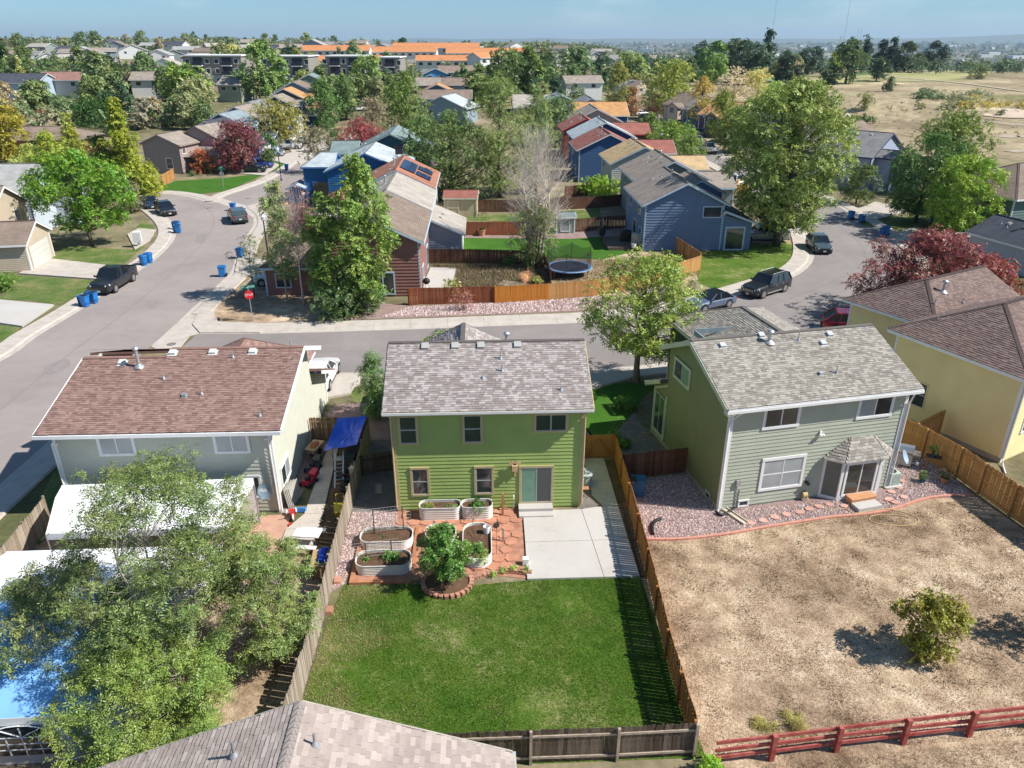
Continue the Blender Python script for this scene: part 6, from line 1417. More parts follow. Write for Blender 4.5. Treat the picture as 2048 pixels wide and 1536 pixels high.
block(F_,5.5,9.5,4.5,10.4,6.0,'y',xr=7.0,pitch=.5,ov=.4,rake=.3,wm=Wblue,rm=R_tan,tm=M_trimblue,mode='tex',seed=4,corner=False)
hs('grey-blue house with tan roof directly behind the nearest blue lap-sided one',19.6,95.2,9,10.6,0,5.15,Wgrey,R_tan,M_trimblue,sid='SW',wins=[('W',3,3.6,1.1,1.2,'slider'),('W',7,3.6,1.1,1.2,'slider')],wing=[(9.05,13.5,3,9,3.6,'x',(0,0))])
hs('pale grey lap-sided house with golden tan roof, third back from the trampoline',18.8,109.0,9,9.6,0,5.15,Wpale,R_gold,M_trimblue,sid='SW',wins=[('W',2.0,3.6,.9,1.2,'hung'),('W',7,.8,1.4,1.3,'slider'),('S',2.4,1.0,1.4,1.4,'slider')],wing=[(9.05,14.5,2.5,8.5,3.8,'x',(0,0))])
hs('deep blue house with red-brown roof in the right-hand row',15.9,123.4,9.5,10.5,0,5.15,W('midblue',(.06,.13,.27)),R_red,M_white,sid='SW',wins=[('W',2,3.5,1.1,1.2,'slider'),('W',6,.8,1.4,1.3,'slider')],wing=[(9.55,16,2.5,9,4.2,'x',(0,0))])
hs('navy house with pale grey roof in the right-hand row',17.0,138.0,10.5,10,0,5.2,Wnavy,R_wht,M_white,sid='W')
hs('rust-walled house with dark red roof next to the navy one',16.3,150.0,8.5,10,0,5.2,W('rust',(.3,.12,.08)),R_red,mat('redtrim',(.4,.05,.05),.6),sid='W',wing=[(8.6,17,2,9,4.2,'x',(0,0))])
hs('house under a broad tan roof with a low gable, beyond the dark red roof',19,164,11,12,0,5.2,Wbeige,R_tan,M_white,sid='')
hs('house with a bright orange-tan roof among the trees by the right street',22,180,12,10,0,5.2,Wroyal,R_or,M_white,sid='',ridge='x')
hs('small grey-violet house with blue trim beyond the orange-tan roof',22,194,11,12,0,5.2,Wbg,R_grey,M_trimblue,sid='')
hs('narrow blue-grey house with solar panels at the far end of the right-hand row',16,209,11,12,0,5.0,Wbg,R_blue,M_trimblue,sid='')
hs('beige-roofed bungalow left of the far end of the right-hand row',10,226,14,12,0,3.4,Wbeige,R_beige,M_white,sid='',ridge='x')
# --- left street
mv = thing('house','mauve lap-sided corner house with grey-tan roofs behind the plum tree','house',(-57.5,136.0,0),R(-14))
bb = block(mv,0,6.8,0,6,4.9,'y',pitch=.42,ov=.35,rake=.3,wm=Wmauve,rm=R_tan,tm=mat('mauve_trim',(.3,.235,.22),.7),sidefaces={'S': 'parts','E': 'stuff'},xr=3.2,expo=.26); MT = MATS['mauve_trim']
window(mv,*bb['f']['S'],5.4 - 1.4,.9,1.1,1.6,M_white,'hung','d',detail=False); window(mv,*bb['f']['E'],.8,3.3,.9,1.1,M_white,'slider','d',detail=False)
bb = block(mv,2.4,12.2,6.05,13,5.0,'y',pitch=.5,ov=.35,rake=.3,wm=Wmauve,rm=R_tan,tm=MT,sidefaces={'S': 'stuff','E': 'stuff'},xr=6.6)
block(mv,9.5,13.2,7.2,12,5.1,'x',pitch=.62,ov=.3,rake=.3,wm=Wbeige,rm=R_tan,tm=mat('cream_trim',(.6,.5,.38),.6),corner=False)
roof_plane(mv,[(6.6,.6,2.6),(12.4,3.5,2.6),(12.2,6.0,3.8),(6.8,6.0,3.8)],R_tan,'tex'); q = MB(); q.box(7.2,3.2,0,12,6,2.6); q.obj('porch_wall',[Wmauve],mv)
window(mv,(13.2,7.2),(0,1),.6,3.2,1.4,1.5,MATS['cream_trim'],'grid','d',detail=False); window(mv,(13.2,7.2),(0,1),2.8,3.2,1.2,1.5,MATS['cream_trim'],'grid','d',detail=False)
L_rows = [('royal blue house with navy-grey roof and white gable trim behind the plum tree',-55.5,152,10,8,-8,Wroyal,R_char,M_white),
          ('teal-walled house with blue-green roof in the left-hand row',-57,163,12,9,-8,W('slate',(.1,.19,.24)),R_blue,M_white),
          ('cobalt blue house with tan roof in the left-hand row',-58.5,177,13,9,-6,Wroyal,R_tan,M_white),
          ('grey house with slate roof and dormer in the left-hand row',-58.5,190,12,9,-4,Wgrey,R_grey,M_white),
          ('navy house with skylight in its tan roof, left-hand row',-56,202,12,8.5,-2,Wnavy,R_tan,M_white),
          ('brown house under a vivid orange roof in the left-hand row',-56.5,214,13,9,0,W('umber',(.2,.13,.1)),R_or,M_white),
          ('taupe-roofed house with blue walls beyond the orange roof',-57,228,13,10,2,Wbg,R_brown,M_trimblue),
          ('green-grey roofed house at the far end of the left-hand row',-56,243,14,10,4,Wgreen,R_teal,M_white)]
for i,(lab,x,y,w,d,rot,wm,rm,tm) in enumerate(L_rows):
 z = max(0,terr(x + 5,y + 4))
 hs(lab,x,y,w * .8,d,rot,5.0,wm,rm,tm,sid='S' if i < 3 else '',z=z,wing=[(w * .8 - .5,w * .8 + 1.8,1.2,6,4.9,'x',(0,0),[('E',.8,3.4,.8,1.1,'one'),('E',2.8,3.4,.8,1.1,'one')]),(w * .8,w * .8 + 5.5,.8,6.2,2.7,'x',(0,0),[GD])],vents=1)
# --- beside the street at far left
hs('tan-roofed house with beige garage door next to the bright green tree at left',-57,74.6,8.5,9.5,8,5.1,Wbeige,R_brown,M_white,sid='S',ridge='x',wing=[(8.0,12.0,-1.5,4.6,2.9,'x',(0,0),[('E',.5,.05,4.8,2.3,'garage')])],wins=[('E',6.2,3.4,1.2,1.2,'one')])
hs('grey-roofed pale blue house with dark trim at the left edge',-64,90.5,11.5,10,0,5.0,W('paleblue',(.5,.56,.6)),R_lgrey,M_trimdark,sid='S',ridge='x',hip=(0,0),wing=[(11.0,13.5,5.2,9.8,4.9,'x',(0,0),[('E',1.2,3.3,1.2,1.2,'slider')])])
hs('single-storey cedar house with brown hipped roof among yellow-green trees',-97,158.5,18,10,2,2.9,Wwood,R_brown,mat('dk_brown',(.08,.05,.04),.7),sid='S',ridge='x',hip=(0,1),pitch=.38,wins=[('S',2,.6,1.8,1.9,'slider'),('S',7,1.0,2.6,1.4,'slider')])
# --- right side
hs('violet-blue house with slate roof and dormer window behind the dark green trees',58.5,113.5,12,13,42,5.1,W('lavender',(.34,.38,.5)),R_grey,mat('indigo_trim',(.05,.06,.16),.6),ridge='y',wing=[(1.5,5,-2.6,.05,5.0,'y',(0,0),[('S',.8,3.3,1.4,1.2,'slider')]),(6,11,-4,.05,2.8,'y',(0,0))],wins=[('S',6.6,3.4,1.2,1.2,'one')])
hs('taupe-roofed house behind the violet-blue house',60,128,13,11,30,5.1,Wbeige,R_brown,M_white,sid='',ridge='x')
hs('teal-grey house with taupe hip roof at the right edge',59.5,82,12,11,14,5.1,W('tealgrey',(.13,.19,.18)),R_brown,M_white,sid='S',ridge='x',hip=(1,0),wins=[('W',6.5,3.4,1.6,1.1,'slider'),('W',3,3.4,1.6,1.1,'slider'),('S',5,3.4,.8,1.2,'hung')])
hs('pale garage with navy roof at the right edge behind the plum hedge',53.2,68.5,8,7.6,14,2.9,W('lilac',(.5,.53,.6)),R_char,M_white,sid='',ridge='y',xr=3,wins=[('S',4,.4,2.4,2.1,'one')])
for i,(x,y,w,d,rot,wm,rm,lab) in enumerate(((61.5,166,11,9,35,Wnavy,R_blue,'navy house with slate blue roof right of the street, nearest the big tree'),(57.5,180,11,9,33,W('plum',(.12,.07,.12)),R_or,'dark plum house with orange roof right of the street'),(57,194,11,9,32,Wteal,R_grey,'teal house with grey roof between the orange roof and the pale shrubs'),(55,208,12,9,30,Wbeige,R_brown,'house with a plain taupe roof farthest up the right side of the street'),(73,160,9,8,38,Wbeige,R_rust,'terracotta-roofed house peeping out beside the big tree'))):
 hs(lab,x,y,w,d,rot,4.8,wm,rm,M_white if i != 3 else MT,sid='',ridge='y',wing=[(-2.5,.05,1,5,4.6,'x',(0,0),[('W',1.2,3.2,1.2,1.1,'slider')])],vents=1,z=max(0,terr(x,y)))
# --- shed, trampoline, deck and yard things
t = thing('shed','cream wooden shed with a red-brown roof behind the pale house','shed',(-4.7,98.6,0),R(-3)); M_cr = mat('cream_boards',(.55,.46,.31),.8,.08,2); M_crt = mat('cream_trim2',(.66,.6,.48),.7)
block(t,0,4.2,0,3.4,2.4,'x',pitch=.35,ov=.15,rake=.15,wm=M_cr,rm=R_red,tm=M_crt,mode='tex')
d_ = MB(); d_.box(.4,-.05,.15,1.9,-.0,2.1); d_.obj('door',[M_cr],t)
d_ = MB(); [d_.box(a,-.09,b,c,-.05,e) for a,b,c,e in ((.4,.15,.52,2.1),(1.78,.15,1.9,2.1),(.52,1.98,1.78,2.1),(.52,.15,1.78,.27),(.52,1.1,1.78,1.2))]; d_.obj('door_trim',[M_crt],t)
t = thing('shed','small grey-green shed half hidden behind the bare pale tree','shed',(9.0,88.8,0)); block(t,0,2.2,0,2.0,1.9,'x',pitch=.3,ov=.12,rake=.12,wm=W('shedgreen',(.3,.38,.32)),rm=R_teal,tm=M_white,mode='tex'); window(t,(0,0),(1,0),.6,.3,.9,1.4,M_white,'hung','b',detail=False)
t = thing('trampoline','round trampoline with blue rim and safety net behind the orange fence','trampoline',(8.6,71.6,0))
mb = MB(); mb.lathe((0,0,.85),[(.001,0),(1.95,0)],32); mb.obj('jumping_mat',[mat('tramp_black',(.03,.035,.06),.7)],t)
mb = MB(); mb.lathe((0,0,.82),[(1.9,.04),(2.25,.05),(2.3,0),(2.25,-.04)],32); mb.obj('rim_pad',[mat('tramp_blue',(.18,.3,.5),.5)],t)
for k in range(6):
 a = k * 1.047 + .3; mb = MB(); mb.tube([(2.25 * math.cos(a),2.25 * math.sin(a),0),(2.25 * math.cos(a),2.25 * math.sin(a),2.75)],.025,5); mb.obj('net_pole',[M_dark],t)
def net_mat():
 m,nt,b,o = _new('net_mesh'); N = nt.nodes; L = nt.links; tr_ = N.new('ShaderNodeBsdfTransparent'); mx = N.new('ShaderNodeMixShader'); mx.inputs[0].default_value = .42
 b.inputs['Base Color'].default_value = (.015,.02,.02,1); L.new(tr_.outputs[0],mx.inputs[1]); L.new(b.outputs[0],mx.inputs[2]); L.new(mx.outputs[0],o.inputs['Surface']); return m
mb = MB(); n = 36; vs = []
for k in range(n):
 a = 6.283 * k / n; ph = ((a - .3) / 1.047) % 1; vs += [(2.2 * math.cos(a),2.2 * math.sin(a),.85),(2.2 * math.cos(a),2.2 * math.sin(a),2.7 - 1.6 * ph * (1 - ph))]
mb.add(vs,[(2 * k,2 * ((k + 1) % n),2 * ((k + 1) % n) + 1,2 * k + 1) for k in range(n)]); mb.obj('safety_net',[net_mat()],t)
for k in range(4): a = k * 1.571 + .7; mb = MB(); mb.tube([(2.1 * math.cos(a),2.1 * math.sin(a),.8),(2.1 * math.cos(a),2.1 * math.sin(a),0)],.03,5); mb.obj('leg',[M_galv],t)
t = thing('deck','low brown wooden deck at the back of the blue lap-sided house','deck',(13.9,80.6,0)); M_deck = mat('deck_boards',(.14,.1,.075),.8,.2,3,objvar=.2)
for k in range(26): mb = MB(); mb.box(0,k * .19,.32,3.75,k * .19 + .17,.36); mb.obj('deck_board',[M_deck],t)
mb = MB(); mb.box(.05,0,0,3.7,4.9,.31); mb.obj('frame',[M_deck],t)
t = thing('grill','covered grill standing on the brown deck','grill',(16.4,83.4,.36)); mb = MB(); mb.hull([(-.7,-.35,0),(.7,-.35,0),(.7,.35,0),(-.7,.35,0)],[(-.6,-.3,1.1),(.6,-.3,1.1),(.6,.3,1.1),(-.6,.3,1.1)]); mb.obj('cover',[M_black],t); mb = MB(); mb.ell((0,0,1.1),(.55,.3,.2)); mb.obj('cover_top',[M_black],t,smooth=True)
t = thing('cooler_box','white evaporative cooler on the deck against the blue wall','cooler',(17.2,82.0,.36)); mb = MB(); mb.box(-.4,-.4,0,.4,.4,1.2); mb.obj('body',[Wpale],t)
for k in range(5): mb = MB(); mb.box(-.34,-.43,.2 + k * .18,.34,-.4,.28 + k * .18); mb.obj('louvre',[M_galv],t)
t = thing('patio_umbrella','folded black parasol at the corner of the deck','parasol',(13.9,85.2,0)); mb = MB(); mb.tube([(0,0,0),(0,0,2.6)],.03,6); mb.obj('pole',[M_dark],t); mb = MB(); mb.lathe((0,0,.5),[(.1,0),(.42,.2),(.45,.9),(.25,1.6),(.06,2.1)],10); mb.obj('folded_canopy',[M_black],t)
mb = MB(); mb.lathe((0,0,0),[(.001,0),(.22,0),(.28,.45),(.26,.45),(.2,.04)],12); tag(mb.obj('bucket',[M_white],loc=(16.7,80.3,.36)),'white tub at the near edge of the deck','bucket')
pot('large terracotta pot standing by the dark fence on the green lawn',(.1,88.0,0),.45,.75,M_terra,.25,(.08,.12,.03),7)
slab('white_patio',GP([(861,537),(912,537),(903,578),(843,578)]),0,.1,M_conc2)
t = thing('kettle_grill','black kettle barbecue at the corner of the white patio behind the cocoa house','grill',(-5.1,66.9,.1)); mb = MB(); mb.ell((0,0,.85),(.35,.35,.3)); mb.obj('kettle',[M_black],t,smooth=True)
for a in (0,2.1,4.2): mb = MB(); mb.tube([(math.cos(a) * .15,math.sin(a) * .15,.6),(math.cos(a) * .35,math.sin(a) * .35,0)],.02,5); mb.obj('leg',[M_galv],t)
t = thing('planks','pile of pale planks lying behind the orange fence','planks',(2.6,67.5,.1),R(-25))
for k in range(6): mb = MB(); mb.box(-1.3,k * .28,0,1.3,k * .28 + .22,.05); mb.obj('plank',[W_postgrey],t,rot=(0,0,rng(k).uniform(-.05,.05)))
t = thing('bicycle','dark bicycle leaning on the fence by the cream shed','bicycle',(.9 - 1.0,97.6,0),R(5)); mb = MB()
for s in (-.5,.5): m2 = MB(); torus(m2,.32,.025,16,5); m2.obj('wheel',[M_rub],t,loc=(s,0,.34),rot=(R(90),0,0))
mb.tube([(-.5,0,.34),(-.15,0,.34),(.35,0,.8),(-.25,0,.8),(-.15,0,.34)],.02,5); mb.tube([(.35,0,.85),(.5,0,.34)],.02,5); mb.obj('frame',[M_dark],t); mb = MB(); mb.box(-.4,-.06,.9,-.15,.06,.95); mb.obj('saddle',[M_black],t); mb = MB(); mb.tube([(.3,-.25,1.0),(.35,0,.95),(.3,.25,1.0)],.015,5); mb.obj('handlebar',[M_dark],t)
# --- fences across the street
def gp(*l): return [tuple(G(*p)) for p in l]
W_org2 = island_mat('fence_orange',[(.55,.2,.03),(.6,.235,.045),(.5,.18,.03),(.57,.22,.04)],byobj=True,grain=.12,gscale=5)
W_org3 = island_mat('fence_honey',[(.5,.26,.09),(.44,.22,.075),(.54,.29,.11)],byobj=True,grain=.15,gscale=5)
W_rd = island_mat('fence_red_brown',[(.27,.085,.04),(.32,.11,.05),(.22,.07,.035)],byobj=True,grain=.2,gscale=5)
W_db = island_mat('fence_dark_brown',[(.16,.075,.045),(.2,.1,.06),(.12,.06,.04)],byobj=True,grain=.3,gscale=5)
board_fence('fence','bright orange board fence along the pink gravel bed',gp((990,606),(1097,600)),1.5,W_org2,seed=31,rail_side=-1,pw=.15)
board_fence('fence','honey coloured continuation of the orange fence behind the street tree',gp((1097,600),(1185,592),(1260,580),(1335,562),(1400,540)),1.5,W_org3,seed=32,rail_side=-1,pw=.15)
board_fence('fence','reddish brown fence in front of the white patio',gp((818,611),(838,609),(890,608),(990,605)),1.5,W_rd,seed=33,rail_side=-1,pw=.15)
board_fence('fence','orange-brown fence panel running back to the corner of the blue house',gp((1399,538),(1352,506)),1.7,W_org3,seed=34,rail_side=-1,pw=.15)
board_fence('fence','dark fence between the weedy yard and the green lawn',gp((858,527),(940,527),(1060,530)),1.5,W_db,seed=35,rail_side=-1,pw=.15)
board_fence('fence','leaning old fence beside the trampoline under the bare tree',gp((1082,508),(1103,568)),1.4,W_db,seed=36,rail_side=1,pw=.15,lean=.12)
board_fence('fence','brown fence behind the terracotta pot',gp((928,471),(1040,470)),1.6,W_rd,seed=37,rail_side=-1,pw=.16,each=False)
board_fence('fence','brown fence with gaps left of the deck',gp((1134,466),(1254,456)),1.6,W_db,seed=38,rail_side=-1,pw=.16,gap=.03,each=False)
board_fence('fence','dark fence behind the bare tree, second row of yards',gp((928,424),(1015,424),(1200,416),(1254,410)),1.6,W_db,seed=39,rail_side=-1,pw=.16,each=False)
board_fence('fence','farthest brown fence below the pale grey lap-sided house',gp((1130,395),(1205,388),(1252,385)),1.6,W_db,seed=40,rail_side=-1,pw=.16,each=False)
board_fence('fence','short orange fence at the near corner of the mauve house',gp((326,374),(349,358)),1.7,W_org3,seed=42,rail_side=1,pw=.16,each=False)
# --- masts, lamps, signs
def lamp(label,x,y,h=4.6,rot=0):
 t = thing('street_lamp',label,'street lamp',(x,y,0),rot); mb = MB(); mb.tube([(0,0,0),(0,0,h)],[.09,.06],8); mb.lathe((0,0,0),[(.16,0),(.15,.4),(.09,.5)],8); mb.obj('pole',[M_black],t)
 mb = MB(); mb.lathe((0,0,h),[(.08,0),(.2,.1),(.24,.45),(.1,.6),(.001,.65)],10); mb.obj('lantern',[mat('lantern',(.7,.72,.72),.4)],t); return t
p = G(563,362); lamp('black post lamp with pale lantern beside the side street',p.x,p.y)
p = G(600,460); lamp('black post lamp with white lantern among the poplar leaves',p.x - .3,78,4.2)
def street_sign(label,x,y,stop=True,txt="",rot=0):
 t = thing('street_sign',label,'sign',(x,y,0),rot); mb = MB(); mb.tube([(0,0,0),(0,0,3.0)],.035,6); mb.obj('post',[M_galv],t)
 mb = MB(); mb.box(-.55,-.02,2.85,.55,.02,3.1); o = mb.obj('name_plate',[mat('sign_green',(.01,.22,.14),.5)],t)
 mb = MB(); mb.box(-.02,-.4,3.12,.02,.4,3.32); mb.obj('name_plate',[MATS['sign_green']],t)
 if txt: text3d('lettering',txt,o,(0,-.028,2.97),(R(90),0,0),.17,M_white)
 ring = [(math.cos(R(22.5 + 45 * k)) * .38,math.sin(R(22.5 + 45 * k)) * .38) for k in range(8)]
 mb = MB(); mb.hull([(x_,-.045,2.3 + z_) for x_,z_ in ring],[(x_,-.03,2.3 + z_) for x_,z_ in ring]); o = mb.obj('stop_plate',[mat('sign_red',(.62,.02,.03),.5) if stop else M_galv],t)
 if stop: text3d('lettering','STOP',o,(0,-.055,2.3),(R(90),0,0),.26,M_white)
 return t
p = G(506,643); street_sign('red stop sign with green street name plates at the corner',p.x,p.y,True,'W 126TH DR',R(20))
p = G(448,378); street_sign('green street name plate over the grey back of a stop sign, at the side street',p.x,p.y,False,'',R(-10))
p = G(1765,622); t = thing('street_lamp','arm lamp reaching out over the street behind the olive-green house','street lamp',(39.5,57.8,0),R(170)); mb = MB(); mb.tube([(0,0,0),(0,0,5.0)],[.1,.07],8); mb.obj('pole',[M_dark],t); mb = MB(); mb.tube([(0,0,5),(1.2,0,5.25),(3.4,0,5.3)],.045,6); mb.obj('arm',[M_dark],t); mb = MB(); mb.ell((3.8,0,5.28),(.5,.18,.1)); mb.obj('lamp_head',[M_dark],t)
t = thing('mailbox_cluster','white community mailbox cabinet by the pavement beside the bright green tree','mailbox',(G(279,494).x,G(279,494).y,.1),R(15)); mb = MB(); mb.box(-.4,-.25,.45,.4,.25,1.65); mb.obj('cabinet',[M_white],t); mb = MB(); mb.box(-.12,-.12,0,.12,.12,.45); mb.obj('pedestal',[M_white],t)
for i in range(3):
 for j in range(4): mb = MB(); mb.box(-.36 + i * .25,-.275,.55 + j * .26,-.14 + i * .25,-.25,.78 + j * .26); mb.obj('door',[mat('mailbox_door',(.62,.62,.6),.5)],t)
for i,(px,py) in enumerate(((1672 / 4,345 / 4 + 330),(343,689),(1985 / 4,268 / 4 + 330))):
 p = G(px,py); mb = MB(); mb.lathe((0,0,0),[(.001,.03),(.34,.03),(.36,.0)],18); tag(mb.obj('manhole_cover',[M_tar],loc=(p.x,p.y,.008)),('manhole cover in the middle of the left street bend','oval dark drain cover on the cross pan','manhole cover at the mouth of the side street')[i],'manhole cover')
# ------------------------------------------------------------------ vehicles
M_win = mat('car_glass',(.012,.016,.022),.06,.1,1,spec=1.0)
M_rim = mat('alloy',(.6,.6,.6),.3,.05,3,metal=.7)
M_hl = mat('headlamp',(.75,.78,.8),.12,.05,3,spec=.8)
M_tl = mat('tail_lamp',(.35,.01,.012),.25,.1,3)
M_plate = mat('number_plate',(.6,.62,.6),.5)
def paint(name,c): return mat('paint_' + name,c,.28,.04,.7,spec=.6,coat=.7)
def vehicle(label,loc,heading,kind,pm,cat,L=None,Wd=None,Ht=None,roofm=None,chrome=None):
 """heading: degrees, direction the nose points, from +X"""
 K = dict(sedan=(4.7,1.85,1.45),hatch=(4.75,1.92,1.6),suv=(5.1,2.0,1.85),pickup=(5.8,2.05,1.95),van=(5.0,1.98,1.9),caravan=(5.6,2.0,2.0))[kind]
 L,Wd,Ht = L or K[0],Wd or K[1],Ht or K[2]; h = Wd / 2
 t = thing({'sedan': 'car','hatch': 'car','suv': 'suv_car','pickup': 'pickup_truck','van': 'van','caravan': 'pickup_truck'}[kind],label,cat,loc,R(heading))
 wr = .34 if kind in ('sedan','hatch') else .39; g0 = .22 if kind in ('sedan','hatch') else .32
 belt = {'sedan': .92,'hatch': 1.0,'suv': 1.12,'pickup': 1.18,'van': 1.1,'caravan': 1.18}[kind]
 hood = belt - (.1 if kind in ('sedan','hatch') else .06); xf,xr = L / 2,-L / 2; ax = L * .31; axr = -L * .29
 # lower body: stations along x: (x, halfwidth, z0, ztop)
 st = [(xf,h * .78,.42,hood - .3),(xf - .12,h * .9,g0,hood - .1),(xf - .5,h * .97,g0,hood),(ax,h,g0,hood + .02),(ax - .75,h,g0,belt),(0,h,g0,belt),(axr,h,g0,belt + .02),(xr + .45,h * .98,g0,belt + .01),(xr + .1,h * .93,g0,belt - .05),(xr,h * .86,.42,belt - .2)]
 ring = lambda x,w,z0,zt: [(x,-w * .9,z0),(x,-w,z0 + .15),(x,-w,(z0 + zt) / 2),(x,-w * .97,zt - .12),(x,-w * .88,zt),(x,0,zt + .03),(x,w * .88,zt),(x,w * .97,zt - .12),(x,w,(z0 + zt) / 2),(x,w,z0 + .15),(x,w * .9,z0)]
 vs = []; fs = []; n = 11
 for s in st: vs += ring(*s)
 for i in range(len(st) - 1):
  for k in range(n): k2 = (k + 1) % n; fs.append((i * n + k,(i + 1) * n + k,(i + 1) * n + k2,i * n + k2))
 fs.append(tuple(range(n))); fs.append(tuple(reversed(range((len(st) - 1) * n,len(st) * n))))
 mb = MB(); mb.add(vs,fs)
 body = mb.obj('body',[pm],t,smooth=False)
 # cabin
 cab = {'sedan': (ax - .65,ax - 1.45,xr + 1.25,xr + .45),'hatch': (ax - .6,ax - 1.45,xr + .9,xr + .15),'suv': (ax - .7,ax - 1.3,xr + .55,xr + .2),'van': (ax - .35,ax - 1.2,xr + .4,xr + .12),'pickup': (ax - .7,ax - 1.35,axr + .95,axr + .65),'caravan': (ax - .7,ax - 1.35,xr + .4,xr + .15)}[kind]
 a0,a1,b1,b0 = cab; wb,wt = h * .93,h * .74
 P = {'fb': (a0,wb,belt),'ft': (a1,wt,Ht - .05),'rt': (b1,wt,Ht - .05),'rb': (b0,wb,belt)}
 def q(k,s): x,y,z = P[k]; return Vector((x,y * s,z))
 mb = MB()
 mb.hull([q('fb',-1),q('fb',1),q('rb',1),q('rb',-1)],[q('ft',-1),q('ft',1),q('rt',1),q('rt',-1)]); mb.obj('cabin_glass',[M_win],t)
 rf = MB(); rf.hull([q('ft',-1) + Vector((0.05,-.02,-.03)),q('ft',1) + Vector((.05,.02,-.03)),q('rt',1) + Vector((-.05,.02,-.03)),q('rt',-1) + Vector((-.05,-.02,-.03))],[q('ft',-1) * 1 + Vector((-.1,.06,.04)),q('ft',1) + Vector((-.1,-.06,.04)),q('rt',1) + Vector((.08,-.06,.04)),q('rt',-1) + Vector((.08,.06,.04))]); rf.obj('roof',[roofm or pm],t)
 pl = MB()
 for s in (-1,1):
  e = Vector((0,.012 * s,.005))
  pl.beam(q('fb',s) + e,q('ft',s) + e,.07,.07); pl.beam(q('rb',s) + e,q('rt',s) + e,.12 if kind != 'pickup' else .08,.09)
  for f in ((.42,) if kind in ('sedan','pickup') else (.36,.68)):
   bx = a0 + (b0 - a0) * (f * .85 + .08); tx = a1 + (b1 - a1) * f; pl.beam(Vector((bx,wb * s,belt)) + e,Vector((tx,wt * s,Ht - .05)) + e,.07,.05)
 pl.obj('pillars',[pm],t,kind='stuff')
 if kind == 'caravan':
  c = MB(); c.hull([(axr + 1.0,-wb,belt),(xr + .15,-wb,belt),(xr + .15,wb,belt),(axr + 1.0,wb,belt)],[(axr + .9,-wt,Ht),(xr + .3,-wt,Ht),(xr + .3,wt,Ht),(axr + .9,wt,Ht)]); c.obj('topper',[pm],t)
  for s in (-1,1): c = MB(); c.hull([(axr + .6,s * wb * 1.0,belt + .15),(xr + .6,s * wb,belt + .15),(xr + .65,s * wt * 1.08,Ht - .15),(axr + .6,s * wt * 1.08,Ht - .15)],[(axr + .6,s * (wb + .01),belt + .15),(xr + .6,s * (wb + .01),belt + .15),(xr + .65,s * (wt * 1.08 + .01),Ht - .15),(axr + .6,s * (wt * 1.08 + .01),Ht - .15)]); c.obj('topper_window',[M_win],t)
 if kind == 'pickup':
  c = MB(); c.box(xr + .12,-h * .78,belt + .035,axr + .55,h * .78,belt + .045); c.obj('cargo_bed',[M_black],t)
  for s in (-1,1): c = MB(); c.box(xr + .05,s * h * .86 - .06,belt,axr + .62,s * h * .86 + .06,belt + .12); c.obj('bed_side',[pm],t)
  c = MB(); c.box(xr + .02,-h * .82,belt - .35,xr + .1,h * .82,belt + .12); c.obj('tailgate',[pm],t)
 # wheels
 for x in (ax,axr):
  for s in (-1,1):
   ar = MB(); ar.tube([(x,s * (h - .12),wr + .02),(x,s * (h + .006),wr + .02)],wr + .07,20); ar.obj('wheel_arch',[M_black],t)
   w = MB(); w.tube([(x,s * (h - .2),wr),(x,s * (h + .012),wr)],wr,20); wo_ = w.obj('wheel',[M_rub],t)
   rm = MB(); rm.tube([(x,s * (h - .02),wr),(x,s * (h + .018),wr)],wr * .66,18); rm.obj('rim',[M_dark],wo_)
   sp_ = MB()
   for k in range(6):
    a = k * 1.047; d = Vector((math.cos(a),0,math.sin(a))); c0 = Vector((x,s * (h + .024),wr)); sp_.beam(c0,c0 + d * wr * .66,.07,.02,up=(0,1,0))
   torus_r = wr * .64
   for k in range(18): a,b = 6.283 * k / 18,6.283 * (k + 1) / 18; sp_.beam(Vector((x + math.cos(a) * torus_r,s * (h + .022),wr + math.sin(a) * torus_r)),Vector((x + math.cos(b) * torus_r,s * (h + .022),wr + math.sin(b) * torus_r)),.035,.02,up=(0,1,0))
   sp_.obj('spokes',[M_rim],wo_)
 # lights, bumpers, grille, mirrors, plates
 for s in (-1,1):
  m = MB(); m.hull([(xf - .42,s * h * .93,hood - .26),(xf - .06,s * h * .62,hood - .3),(xf - .06,s * h * .62,hood - .17),(xf - .42,s * h * .93,hood - .12)],[(xf - .36,s * (h * .93 + .03),hood - .26),(xf + .0,s * h * .66,hood - .3),(xf + .0,s * h * .66,hood - .17),(xf - .36,s * (h * .93 + .03),hood - .12)]); m.obj('headlight',[M_hl],t)
  m = MB(); m.box(xr - .012,s * h * .74 - .12,belt - .32,xr + .2,s * h * .74 + .14,belt - .1); m.obj('tail_light',[M_tl],t)
  m = MB(); m.hull([(a0 - .25,s * h * .98,belt + .02),(a0 - .05,s * h * .98,belt + .02),(a0 - .05,s * (h + .2),belt + .05),(a0 - .2,s * (h + .2),belt + .05)],[(a0 - .25,s * h * .98,belt + .1),(a0 - .05,s * h * .98,belt + .1),(a0 - .05,s * (h + .2),belt + .2),(a0 - .2,s * (h + .2),belt + .2)]); m.obj('mirror',[pm],t)
  m = MB(); m.box(a0 - 1.2,s * (h + .004) - .01,belt - .2,a0 - 1.0,s * (h + .004) + .015,belt - .17); m.box(a0 - 2.15,s * (h + .004) - .01,belt - .2,a0 - 1.95,s * (h + .004) + .015,belt - .17); m.obj('door_handles',[chrome or pm],t,kind='stuff')
  m = MB(); m.box(axr + .5,s * (h + .002) - .004,g0 + .02,ax - .5,s * (h + .002) + .02,g0 + .12); m.obj('sill',[chrome or M_black],t)
  m = MB()
  for xx in (a0 - .28,(a0 + b0) / 2 - .1,b0 + .3 if kind != 'pickup' else b0 + .1): m.box(xx - .006,s * h * 1.001 - .003,g0 + .15,xx + .006,s * h * 1.001 + .003,belt - .1)
